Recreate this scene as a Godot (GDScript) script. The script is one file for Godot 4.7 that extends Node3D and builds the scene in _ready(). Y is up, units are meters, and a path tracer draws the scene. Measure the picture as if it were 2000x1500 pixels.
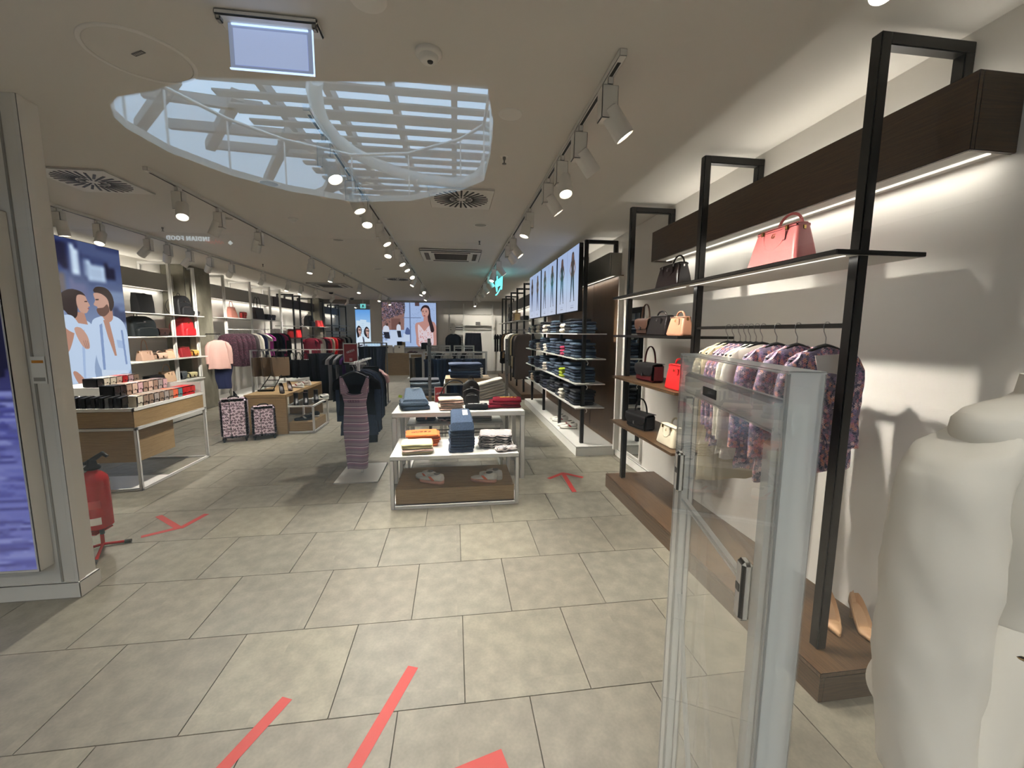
extends Node3D
# A clothing shop seen through its glass front. x runs to the right, y up, depth d into the shop (z = -d).
const CEIL := 2.98
const ORD := ["first", "second", "third", "fourth", "fifth", "sixth", "seventh", "eighth", "ninth", "tenth", "eleventh", "twelfth", "thirteenth", "fourteenth", "fifteenth", "sixteenth", "seventeenth", "eighteenth", "nineteenth", "twentieth"]
const LAMP_COLOR := Color(1.0, 0.98, 0.935)
const LED_COLOR := Color(1.0, 0.98, 0.94)
const COVE := 0.5
const MALL := 7.5
const SPOT := 5.6
var M := {}
var T := {}
var used := {}
var rng := RandomNumberGenerator.new()
var cache := {}


func _ready() -> void:
	rng.seed = 7
	view_and_sky()
	make_materials()
	shell()
	mall()
	right_unit_near()
	right_unit_denim()
	right_unit_coats()
	back_area()
	left_wall()
	left_table()
	centre_tables()
	centre_racks()
	floor_marks()
	mannequin()
	pedestal()
	ceiling_fittings()
	track_lamps()


func view_and_sky() -> void:
	var cam := Camera3D.new()
	cam.name = "camera"
	cam.position = Vector3(0, 1.691, 0)
	cam.rotation = Vector3(-0.1242, -0.138, 0.0064)
	cam.fov = 85.53
	cam.near = 0.05
	cam.far = 200.0
	add_child(cam)
	cam.current = true
	var e := Environment.new()
	e.background_mode = Environment.BG_SKY
	var s := ProceduralSkyMaterial.new()
	s.sky_top_color = Color(0.66, 0.80, 0.93)
	s.sky_horizon_color = Color(0.74, 0.85, 0.93)
	s.ground_bottom_color = Color(0.2, 0.2, 0.2)
	s.ground_horizon_color = Color(0.5, 0.52, 0.55)
	s.sky_energy_multiplier = 1.0
	s.energy_multiplier = 10.0
	var sky := Sky.new()
	sky.sky_material = s
	e.sky = sky
	e.tonemap_mode = Environment.TONE_MAPPER_LINEAR
	e.tonemap_exposure = 1.0
	e.sdfgi_enabled = true
	e.ssao_enabled = true
	e.ssil_enabled = true
	var w := WorldEnvironment.new()
	w.name = "surroundings"
	w.environment = e
	add_child(w)


# ---------------------------------------------------------------- naming and nodes
func P(x: float, y: float, d: float) -> Vector3:
	return Vector3(x, y, -d)


func numbered(n: String) -> String:
	used[n] = used.get(n, -1) + 1
	return n if used[n] == 0 else "%s_%03d" % [n, used[n]]


func tag(o: Node, label: String, category: String, group := "") -> void:
	o.set_meta("label", label)
	o.set_meta("category", category)
	if group:
		o.set_meta("group", group)


func thing(called: String, label: String, category: String, at := Vector3.ZERO, turn := 0.0, group := "") -> Node3D:
	var o := Node3D.new()
	o.name = numbered(called)
	add_child(o)
	o.position = at
	o.rotation.y = turn
	tag(o, label, category, group)
	return o


func part(parent: Node, called: String, mesh, mat: Material, at := Vector3.ZERO, rot := Vector3.ZERO) -> MeshInstance3D:
	var o := MeshInstance3D.new()
	o.name = called
	o.mesh = mesh.done() if mesh is Geo else mesh
	o.material_override = mat
	o.position = at
	o.rotation = rot
	parent.add_child(o, true)
	return o


func solo(called: String, label: String, category: String, mesh, mat: Material, at := Vector3.ZERO, turn := 0.0, group := "") -> MeshInstance3D:
	var o := part(self, numbered(called), mesh, mat, at, Vector3(0, turn, 0))
	tag(o, label, category, group)
	return o


func struct(called: String, mesh, mat: Material, at := Vector3.ZERO) -> MeshInstance3D:
	var o := part(self, called, mesh, mat, at)
	o.set_meta("kind", "structure")
	return o


func group_struct(called: String) -> Node3D:
	var o := Node3D.new()
	o.name = called
	add_child(o)
	o.set_meta("kind", "structure")
	return o


func copy(o: Node3D, called: String, label: String, at: Vector3, turn := 0.0, group := "") -> Node3D:
	var c: Node3D = o.duplicate()
	c.name = numbered(called)
	add_child(c)
	c.position = at
	c.rotation.y = turn
	c.set_meta("label", label)
	if group:
		c.set_meta("group", group)
	return c


# ---------------------------------------------------------------- mesh building (all faces given counter-clockwise from outside)
class Geo:
	var v := PackedVector3Array()
	var n := PackedVector3Array()
	var t := PackedVector2Array()
	var c := PackedColorArray()
	var i := PackedInt32Array()
	var tint := Color.WHITE
	var tinted := false
	var made: ArrayMesh

	func vert(p: Vector3, q: Vector3, uv := Vector2.ZERO) -> int:
		v.append(p)
		n.append(q)
		t.append(uv)
		c.append(tint)
		return v.size() - 1

	func tri(a: int, b: int, d: int) -> void:
		i.append(a)
		i.append(d)
		i.append(b)

	func quad(a: Vector3, b: Vector3, d: Vector3, e: Vector3, flip_uv := false) -> Geo:
		var q := (b - a).cross(d - a).normalized()
		var k := vert(a, q, Vector2(0, 1))
		vert(b, q, Vector2(1, 1))
		vert(d, q, Vector2(1, 0))
		vert(e, q, Vector2(0, 0))
		if flip_uv:
			t[k] = Vector2(1, 1); t[k + 1] = Vector2(0, 1); t[k + 2] = Vector2(0, 0); t[k + 3] = Vector2(1, 0)
		tri(k, k + 1, k + 2)
		tri(k, k + 2, k + 3)
		return self

	func box(m: Vector3, s: Vector3, bevel := 0.0, rot := Basis()) -> Geo:
		var h := s / 2.0
		var b := minf(bevel, minf(h.x, minf(h.y, h.z)) * 0.98)
		var ax := [Vector3(1, 0, 0), Vector3(0, 1, 0), Vector3(0, 0, 1)]
		var at := {}
		for f in 3:
			for sg in [-1, 1]:
				var nn: Vector3 = ax[f] * sg
				for s1 in [-1, 1]:
					for s2 in [-1, 1]:
						var u := (f + 1) % 3
						var w := (f + 2) % 3
						var p := Vector3.ZERO
						p[f] = sg * h[f]
						p[u] = s1 * (h[u] - b)
						p[w] = s2 * (h[w] - b)
						var sgn := [0, 0, 0]
						sgn[f] = sg; sgn[u] = s1; sgn[w] = s2
						at[[f, sgn[0], sgn[1], sgn[2]]] = vert(m + rot * p, rot * nn)
		for f in 3:
			var u := (f + 1) % 3
			var w := (f + 2) % 3
			for sg in [-1, 1]:
				var ids := []
				for k in [[-1, -1], [1, -1], [1, 1], [-1, 1]]:
					var sgn := [0, 0, 0]
					sgn[f] = sg; sgn[u] = k[0]; sgn[w] = k[1]
					ids.append(at[[f, sgn[0], sgn[1], sgn[2]]])
				if sg < 0:
					ids.reverse()
				tri(ids[0], ids[1], ids[2])
				tri(ids[0], ids[2], ids[3])
			if b > 0.0:
				for s1 in [-1, 1]:
					for s2 in [-1, 1]:
						var e := []
						for s0 in [-1, 1]:
							var sgn := [0, 0, 0]
							sgn[f] = s0; sgn[u] = s1; sgn[w] = s2
							e.append(at[[u, sgn[0], sgn[1], sgn[2]]])
							e.append(at[[w, sgn[0], sgn[1], sgn[2]]])
						if s1 * s2 > 0:
							tri(e[0], e[2], e[3]); tri(e[0], e[3], e[1])
						else:
							tri(e[0], e[3], e[2]); tri(e[0], e[1], e[3])
		if b > 0.0:
			for s0 in [-1, 1]:
				for s1 in [-1, 1]:
					for s2 in [-1, 1]:
						var a0: int = at[[0, s0, s1, s2]]
						var a1: int = at[[1, s0, s1, s2]]
						var a2: int = at[[2, s0, s1, s2]]
						if s0 * s1 * s2 > 0:
							tri(a0, a1, a2)
						else:
							tri(a0, a2, a1)
		return self

	# box from low corner to high corner in x, y, depth
	func span(x0: float, x1: float, y0: float, y1: float, d0: float, d1: float, bevel := 0.0) -> Geo:
		return box(Vector3((x0 + x1) / 2, (y0 + y1) / 2, -(d0 + d1) / 2), Vector3(absf(x1 - x0), absf(y1 - y0), absf(d1 - d0)), bevel)

	# rows of points; every row has the same count. Smooth normals; turned outwards if closed.
	func loft(rows: Array, closed := true, caps := true, uvs := Vector2(1, 1), orient := true) -> Geo:
		var base := v.size()
		var nr := rows.size()
		var nc: int = rows[0].size()
		var w := nc + (1 if closed else 0)
		var cen := Vector3.ZERO
		for r in nr:
			for k in w:
				var p: Vector3 = rows[r][k % nc]
				cen += p
				vert(p, Vector3.ZERO, Vector2(float(k) / (w - 1) * uvs.x, float(r) / maxf(1, nr - 1) * uvs.y))
		cen /= nr * w
		var faces := PackedInt32Array()
		for r in nr - 1:
			for k in w - 1:
				var a := base + r * w + k
				faces.append_array([a, a + 1, a + w + 1, a, a + w + 1, a + w])
		var vol := 0.0
		for f in range(0, faces.size(), 3):
			vol += (v[faces[f]] - cen).dot((v[faces[f + 1]] - cen).cross(v[faces[f + 2]] - cen))
		var back := orient and vol < 0.0
		for f in range(0, faces.size(), 3):
			var a := faces[f]
			var b := faces[f + 1]
			var d := faces[f + 2]
			if back:
				var x := b
				b = d
				d = x
			var q := (v[b] - v[a]).cross(v[d] - v[a])
			n[a] += q; n[b] += q; n[d] += q
			tri(a, b, d)
		if closed:
			for r in nr:
				var q := n[base + r * w] + n[base + r * w + w - 1]
				n[base + r * w] = q
				n[base + r * w + w - 1] = q
		for k in range(base, v.size()):
			n[k] = n[k].normalized() if n[k].length() > 1e-12 else Vector3.UP
		if caps and closed:
			for e in [0, nr - 1]:
				var mid := Vector3.ZERO
				for k in nc:
					mid += rows[e][k]
				mid /= nc
				var inner := rows[1 if e == 0 else nr - 2][0] as Vector3
				var out := Vector3.ZERO
				for k in nc:
					out += (rows[e][k] - mid).cross(rows[e][(k + 1) % nc] - mid)
				var mid2 := Vector3.ZERO
				for k in nc:
					mid2 += rows[1 if e == 0 else nr - 2][k]
				mid2 /= nc
				var flip := out.dot(mid - mid2) < 0.0
				var q := out.normalized() * (-1.0 if flip else 1.0)
				if out.length() < 1e-10:
					continue
				var m0 := vert(mid, q, Vector2(0.5, 0.0 if e == 0 else uvs.y))
				var ks := []
				for k in nc:
					ks.append(vert(rows[e][k], q, Vector2(float(k) / nc, 0.0 if e == 0 else uvs.y)))
				for k in nc:
					if flip:
						tri(m0, ks[(k + 1) % nc], ks[k])
					else:
						tri(m0, ks[k], ks[(k + 1) % nc])
		return self

	func tube(path: Array, r, seg := 8, flat := 1.0, closed_path := false) -> Geo:
		var rows := []
		var m := path.size()
		var up := Vector3.ZERO
		for k in m:
			var a: Vector3 = path[(k - 1 + m) % m] if closed_path else path[maxi(k - 1, 0)]
			var b: Vector3 = path[(k + 1) % m] if closed_path else path[mini(k + 1, m - 1)]
			var dir := (b - a).normalized()
			if up == Vector3.ZERO:
				up = Vector3.UP if absf(dir.y) < 0.9 else Vector3.RIGHT
			var side := dir.cross(up).normalized()
			up = side.cross(dir).normalized()
			var rr: float = r[k] if r is Array else r
			var ring := []
			for j in seg:
				var an := TAU * j / seg
				ring.append(path[k] + side * cos(an) * rr + up * sin(an) * rr * flat)
			rows.append(ring)
		if closed_path:
			rows.append(rows[0])
		return loft(rows, true, not closed_path)

	func lathe(prof: Array, seg := 20, at := Vector3.ZERO, rot := Basis()) -> Geo:
		var rows := []
		for p in prof:
			var ring := []
			for j in seg:
				var an := TAU * j / seg
				ring.append(at + rot * Vector3(cos(an) * maxf(p.x, 1e-4), p.y, sin(an) * maxf(p.x, 1e-4)))
			rows.append(ring)
		return loft(rows, true, true)

	# outline in the plane of axes u, w (counter-clockwise seen against u x w), from at, thick along u x w
	func plate(poly: PackedVector2Array, at: Vector3, u: Vector3, w: Vector3, thick: float) -> Geo:
		var o := u.cross(w).normalized()
		var ids := Geometry2D.triangulate_polygon(poly)
		var area := 0.0
		for k in poly.size():
			area += poly[k].cross(poly[(k + 1) % poly.size()])
		for side in [0, 1]:
			var base := v.size()
			for p in poly:
				vert(at + u * p.x + w * p.y + o * (thick if side else 0.0), o * (1.0 if side else -1.0), p)
			for k in range(0, ids.size(), 3):
				var a := poly[ids[k]]
				var ccw := (poly[ids[k + 1]] - a).cross(poly[ids[k + 2]] - a) > 0.0
				if ccw == (side == 1):
					tri(base + ids[k], base + ids[k + 1], base + ids[k + 2])
				else:
					tri(base + ids[k], base + ids[k + 2], base + ids[k + 1])
		for k in poly.size():
			var a := at + u * poly[k].x + w * poly[k].y
			var b := at + u * poly[(k + 1) % poly.size()].x + w * poly[(k + 1) % poly.size()].y
			if area > 0:
				quad(a, b, b + o * thick, a + o * thick)
			else:
				quad(b, a, a + o * thick, b + o * thick)
		return self

	func done() -> ArrayMesh:
		if made:
			return made
		var arr := []
		arr.resize(Mesh.ARRAY_MAX)
		arr[Mesh.ARRAY_VERTEX] = v
		arr[Mesh.ARRAY_NORMAL] = n
		arr[Mesh.ARRAY_TEX_UV] = t
		if tinted:
			arr[Mesh.ARRAY_COLOR] = c
		arr[Mesh.ARRAY_INDEX] = i
		made = ArrayMesh.new()
		made.add_surface_from_arrays(Mesh.PRIMITIVE_TRIANGLES, arr)
		return made


func rrect(hx: float, hz: float, r: float, seg := 4) -> Array:
	r = minf(r, minf(hx, hz) * 0.999)
	var out := []
	for q in 4:
		var cx := (hx - r) * (1 if q in [0, 3] else -1)
		var cz := (hz - r) * (1 if q in [0, 1] else -1)
		for k in seg + 1:
			var an := PI / 2 * q + PI / 2 * k / seg
			out.append(Vector3(cx + cos(an) * r, 0, cz + sin(an) * r))
	return out


func ring_at(ring: Array, y: float, shift := Vector3.ZERO, sx := 1.0, sz := 1.0) -> Array:
	var out := []
	for p in ring:
		out.append(Vector3(p.x * sx + shift.x, y + shift.y, p.z * sz + shift.z))
	return out


func ell(rx: float, rz: float, seg := 24) -> Array:
	var out := []
	for k in seg:
		out.append(Vector3(cos(TAU * k / seg) * rx, 0, sin(TAU * k / seg) * rz))
	return out


func arc(a: Vector3, b: Vector3, rise: Vector3, seg := 10) -> Array:
	var out := []
	for k in seg + 1:
		var s := float(k) / seg
		out.append(a.lerp(b, s) + rise * (1.0 - pow(2.0 * s - 1.0, 2.0)))
	return out


func bez(a: Vector3, b: Vector3, c: Vector3, d: Vector3, seg := 10) -> Array:
	var out := []
	for k in seg + 1:
		out.append(a.bezier_interpolate(b, c, d, float(k) / seg))
	return out


func area(called: String, at: Vector3, along: float, wide: float, facing: Vector3, axis: Vector3, energy: float, col: Color, parent: Node = self) -> void:
	# facing: the way it shines; axis: the direction of its length
	var l := AreaLight3D.new()
	l.name = called
	l.area_size = Vector2(along, wide)
	l.light_energy = energy
	l.light_color = col
	l.area_range = 30.0
	l.shadow_enabled = true
	var z := -facing.normalized()
	var x := axis.normalized()
	l.transform = Transform3D(Basis(x, z.cross(x), z), at)
	parent.add_child(l, true)


func spot(called: String, at: Vector3, dir: Vector3, energy: float, angle: float, size: float, parent: Node = self) -> void:
	var l := SpotLight3D.new()
	l.name = called
	l.light_energy = energy
	l.light_color = LAMP_COLOR
	l.spot_angle = angle
	l.spot_angle_attenuation = 1.0
	l.spot_range = 40.0
	l.spot_attenuation = 2.0
	l.light_size = size
	l.shadow_enabled = true
	var z := -dir.normalized()
	var x := Vector3.UP.cross(z)
	x = Vector3.RIGHT if x.length() < 0.01 else x.normalized()
	l.transform = Transform3D(Basis(x, z.cross(x), z), at)
	parent.add_child(l, true)


# ---------------------------------------------------------------- painting of prints and grain
func oval(img: Image, cx: float, cy: float, rx: float, ry: float, rot: float, col: Color, wrap := true) -> void:
	var w := img.get_width()
	var h := img.get_height()
	var r := ceili(maxf(rx, ry))
	var c := cos(rot)
	var s := sin(rot)
	for y in range(-r, r + 1):
		for x in range(-r, r + 1):
			var u := (x * c + y * s) / rx
			var q := (-x * s + y * c) / ry
			if u * u + q * q <= 1.0:
				var px := int(cx) + x
				var py := int(cy) + y
				if wrap:
					img.set_pixel(posmod(px, w), posmod(py, h), col)
				elif px >= 0 and py >= 0 and px < w and py < h:
					img.set_pixel(px, py, col)


# polygon in shares of the picture (0..1), filled
func poly(img: Image, pts: Array, col: Color) -> void:
	var w := img.get_width()
	var h := img.get_height()
	var y0 := 1e9
	var y1 := -1e9
	for p in pts:
		y0 = minf(y0, p.y * h)
		y1 = maxf(y1, p.y * h)
	for y in range(maxi(0, floori(y0)), mini(h - 1, ceili(y1)) + 1):
		var xs := []
		var yy := y + 0.5
		for k in pts.size():
			var a: Vector2 = pts[k] * Vector2(w, h)
			var b: Vector2 = pts[(k + 1) % pts.size()] * Vector2(w, h)
			if (a.y <= yy) != (b.y <= yy):
				xs.append(a.x + (yy - a.y) / (b.y - a.y) * (b.x - a.x))
		xs.sort()
		for k in range(0, xs.size() - 1, 2):
			var x0 := clampi(roundi(xs[k]), 0, w)
			var x1 := clampi(roundi(xs[k + 1]), 0, w)
			if x1 > x0:
				img.fill_rect(Rect2i(x0, y, x1 - x0, 1), col)


func smooth_poly(img: Image, pts: Array, col: Color) -> void:
	# the same through a closed smooth curve
	var out := []
	var m := pts.size()
	for k in m:
		for s in 6:
			out.append((pts[k] as Vector2).cubic_interpolate(pts[(k + 1) % m], pts[(k - 1 + m) % m], pts[(k + 2) % m], s / 6.0))
	poly(img, out, col)


func disc(img: Image, x: float, y: float, rx: float, ry: float, col: Color, rot := 0.0) -> void:
	oval(img, x * img.get_width(), y * img.get_height(), rx * img.get_width(), ry * img.get_height(), rot, col, false)


func blur(img: Image, by: int) -> void:
	var w := img.get_width()
	var h := img.get_height()
	img.resize(maxi(2, w / by), maxi(2, h / by), Image.INTERPOLATE_BILINEAR)
	img.resize(w, h, Image.INTERPOLATE_CUBIC)


func tex(img: Image) -> ImageTexture:
	return ImageTexture.create_from_image(img)


func noise(freq: float, sd: int, oct := 4) -> FastNoiseLite:
	var f := FastNoiseLite.new()
	f.seed = sd
	f.frequency = freq
	f.fractal_octaves = oct
	f.noise_type = FastNoiseLite.TYPE_SIMPLEX_SMOOTH
	return f


func grain(dark: Color, light: Color, sd: int, across := false, fine := 1.0) -> ImageTexture:
	var w := 512
	var img := Image.create(w, w, false, Image.FORMAT_RGB8)
	var a := noise(1.0, sd, 3)
	var b := noise(1.0, sd + 5, 2)
	for y in w:
		for x in w:
			var u := x if not across else y
			var q := y if not across else x
			var bend := 14.0 * b.get_noise_2d(u * 0.004, q * 0.008)
			var s := a.get_noise_2d(u * 0.006, (q + bend) * 0.09 * fine) * 0.6 + a.get_noise_2d(u * 0.03 + 90, q * 0.5 * fine) * 0.4
			img.set_pixel(x, y, dark.lerp(light, clampf(0.5 + 0.8 * s, 0, 1)))
	return tex(img)


func make_textures() -> void:
	T.dark_wood = grain(Color8(50, 36, 24), Color8(100, 74, 48), 3)
	T.dark_wood_v = grain(Color8(56, 40, 26), Color8(104, 77, 50), 4, true)
	T.brown_panel = grain(Color8(88, 66, 44), Color8(108, 83, 57), 5, true, 0.6)
	T.oak = grain(Color8(134, 108, 74), Color8(174, 147, 107), 8)
	# soft cloudy patches of the stoneware tiles, as a tint
	var img := Image.create(512, 512, false, Image.FORMAT_RGB8)
	var a := noise(0.012, 21, 5)
	var b := noise(0.09, 22, 3)
	for y in 512:
		for x in 512:
			var k := 0.90 + 0.11 * a.get_noise_2d(x, y) + 0.04 * b.get_noise_2d(x, y)
			img.set_pixel(x, y, Color(k, k * 0.995, k * 0.98))
	T.stone = tex(img)
	# twill
	img = Image.create(256, 256, false, Image.FORMAT_RGB8)
	a = noise(0.03, 31, 4)
	for y in 256:
		for x in 256:
			var k := 0.80 + 0.10 * sin((x + y) * TAU / 8.0) + 0.22 * a.get_noise_2d(x, y) + rng.randf() * 0.10
			img.set_pixel(x, y, Color(k, k, k))
	T.twill = tex(img)
	# woven cloth relief
	img = Image.create(128, 128, false, Image.FORMAT_RGB8)
	for y in 128:
		for x in 128:
			var k := 0.5 + 0.25 * sin(x * TAU / 4.0) * sin(y * TAU / 4.0) + rng.randf() * 0.25
			img.set_pixel(x, y, Color(k, k, k))
	T.weave = tex(img)
	# leather pebbles
	img = Image.create(256, 256, false, Image.FORMAT_RGB8)
	a = noise(0.12, 41, 2)
	for y in 256:
		for x in 256:
			var k := 0.5 + 0.5 * a.get_noise_2d(x, y)
			img.set_pixel(x, y, Color(k, k, k))
	T.pebble = tex(img)
	# lilac floral print: pink, rose, petrol and white flowers
	img = Image.create(512, 512, false, Image.FORMAT_RGB8)
	img.fill(Color8(120, 108, 128))
	for k in 420:
		var x := rng.randf() * 512
		var y := rng.randf() * 512
		if k < 180:
			for j in 3:
				oval(img, x + rng.randf_range(-16, 16), y + rng.randf_range(-16, 16), rng.randf_range(8, 17), rng.randf_range(3, 6), rng.randf() * TAU, [Color8(38, 48, 74), Color8(52, 70, 96), Color8(66, 60, 92)][j])
		else:
			var col: Color = [Color8(206, 134, 138), Color8(172, 124, 152), Color8(228, 196, 196), Color8(150, 134, 172), Color8(214, 152, 130)][k % 5]
			var big := rng.randf_range(6, 13)
			for j in 6:
				oval(img, x + cos(TAU * j / 6) * big, y + sin(TAU * j / 6) * big, big * 0.85, big * 0.36, TAU * j / 6, col)
			oval(img, x, y, big * 0.3, big * 0.3, 0, Color8(90, 60, 90))
	T.floral = tex(img)
	# dark berry floral
	img = Image.create(512, 512, false, Image.FORMAT_RGB8)
	img.fill(Color8(34, 12, 24))
	for k in 1300:
		var col: Color = [Color8(80, 22, 48), Color8(140, 80, 104), Color8(48, 14, 32), Color8(26, 10, 20), Color8(24, 12, 24), Color8(64, 14, 36)][k % 6]
		oval(img, rng.randf() * 512, rng.randf() * 512, rng.randf_range(4, 13), rng.randf_range(2, 6), rng.randf() * TAU, col)
	T.berry = tex(img)
	# leopard spots on pale pink
	img = Image.create(512, 512, false, Image.FORMAT_RGB8)
	img.fill(Color8(226, 204, 214))
	for gy in 9:
		for gx in 9:
			var x := (gx + 0.5 * (gy % 2) + rng.randf_range(-0.22, 0.22)) * 57.0
			var y := (gy + rng.randf_range(-0.22, 0.22)) * 57.0
			var a0 := rng.randf() * TAU
			oval(img, x, y, 17, 13, a0, Color8(206, 168, 190))
			for j in 5:
				if j == 2 and rng.randf() < 0.6:
					continue
				var an := a0 + TAU * j / 5
				oval(img, x + cos(an) * 17, y + sin(an) * 14, 12, 6.5, an + PI / 2, Color8(30, 20, 26))
	T.leopard = tex(img)
	# wavy black stripes on off-white
	img = Image.create(256, 256, false, Image.FORMAT_RGB8)
	a = noise(0.02, 61, 2)
	for y in 256:
		for x in 256:
			var s := sin((y + 6.0 * sin(x * TAU / 128.0) + 4.0 * sin(x * TAU / 64.0 + 1.0)) * TAU / 32.0)
			img.set_pixel(x, y, Color8(225, 214, 208) if s > -0.25 else Color8(38, 30, 32))
	T.zebra = tex(img)
	# rose and dark thin stripes
	img = Image.create(64, 256, false, Image.FORMAT_RGB8)
	for y in 256:
		var k := y % 32
		img.fill_rect(Rect2i(0, y, 64, 1), Color8(220, 178, 160) if k < 14 else Color8(236, 226, 214) if k < 24 else Color8(60, 48, 46))
	T.rose_stripe = tex(img)
	# lavender knit with white bands, down the length of a dress
	img = Image.create(64, 512, false, Image.FORMAT_RGB8)
	for y in 512:
		var k := y % 52
		var col := Color8(150, 126, 146)
		if k < 5:
			col = Color8(222, 206, 212)
		elif k < 13:
			col = Color8(168, 128, 150)
		elif k > 44:
			col = Color8(128, 104, 128)
		elif k > 26:
			col = Color8(160, 142, 154)
		img.fill_rect(Rect2i(0, y, 64, 1), col)
	T.lavender = tex(img)
	# brown shearling flecks
	img = Image.create(256, 256, false, Image.FORMAT_RGB8)
	a = noise(0.06, 71, 3)
	for y in 256:
		for x in 256:
			var k := clampf(0.5 + a.get_noise_2d(x, y) + rng.randf_range(-0.2, 0.2), 0, 1)
			img.set_pixel(x, y, Color8(26, 19, 16).lerp(Color8(66, 50, 40), k))
	T.shearling = tex(img)
	# raw concrete
	img = Image.create(512, 512, false, Image.FORMAT_RGB8)
	a = noise(0.01, 81, 5)
	for y in 512:
		for x in 512:
			var k := 0.5 + 0.5 * a.get_noise_2d(x, y * 0.6)
			img.set_pixel(x, y, Color8(96, 92, 78).lerp(Color8(140, 136, 120), k))
	T.concrete = tex(img)


func mat(col: Color, rough := 0.6, metal := 0.0, spec := 0.5) -> StandardMaterial3D:
	var m := StandardMaterial3D.new()
	m.albedo_color = col
	m.roughness = rough
	m.metallic = metal
	m.metallic_specular = spec
	return m


func tmat(t: Texture2D, scale: Vector3, rough := 0.6, tint := Color.WHITE, world := false) -> StandardMaterial3D:
	var m := mat(tint, rough)
	m.albedo_texture = t
	m.uv1_triplanar = true
	m.uv1_world_triplanar = world
	m.uv1_scale = scale
	m.uv1_triplanar_sharpness = 8.0
	return m


func relief(m: StandardMaterial3D, t: Texture2D, cm: float) -> StandardMaterial3D:
	m.heightmap_enabled = true
	m.heightmap_texture = t
	m.heightmap_scale = cm
	return m


# plain cloth of one colour
func fab(col: Color, rough := 0.85) -> StandardMaterial3D:
	var key := "fab" + col.to_html()
	if not M.has(key):
		var m := mat(col, rough, 0.0, 0.3 if col.get_luminance() > 0.25 else 0.15)
		m.uv1_triplanar = true
		m.uv1_scale = Vector3(18, 18, 18)
		relief(m, T.weave, 0.03)
		if col.get_luminance() > 0.25:
			m.rim_enabled = true
			m.rim = 0.25
			m.rim_tint = 0.8
		M[key] = m
	return M[key]


# denim of a tone
func den(col: Color) -> StandardMaterial3D:
	var key := "den" + col.to_html()
	if not M.has(key):
		M[key] = tmat(T.twill, Vector3(7, 7, 7), 0.85, col)
	return M[key]


# leather of one colour
func lea(col: Color, rough := 0.42) -> StandardMaterial3D:
	var key := "lea%s%.2f" % [col.to_html(), rough]
	if not M.has(key):
		var m := mat(col, rough, 0.0, 0.5 if col.get_luminance() > 0.2 else 0.35)
		m.uv1_triplanar = true
		m.uv1_scale = Vector3(9, 9, 9)
		relief(m, T.pebble, 0.04)
		M[key] = m
	return M[key]


func glow(col: Color, energy: float) -> StandardMaterial3D:
	var m := mat(col, 0.5)
	m.emission_enabled = true
	m.emission = col
	m.emission_energy_multiplier = energy
	return m


func lit_print(img: Image, energy: float) -> StandardMaterial3D:
	var m := mat(Color(0.02, 0.02, 0.02), 0.35)
	m.emission_enabled = true
	m.emission = Color.BLACK
	m.emission_texture = tex(img)
	m.emission_energy_multiplier = energy
	return m


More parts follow.
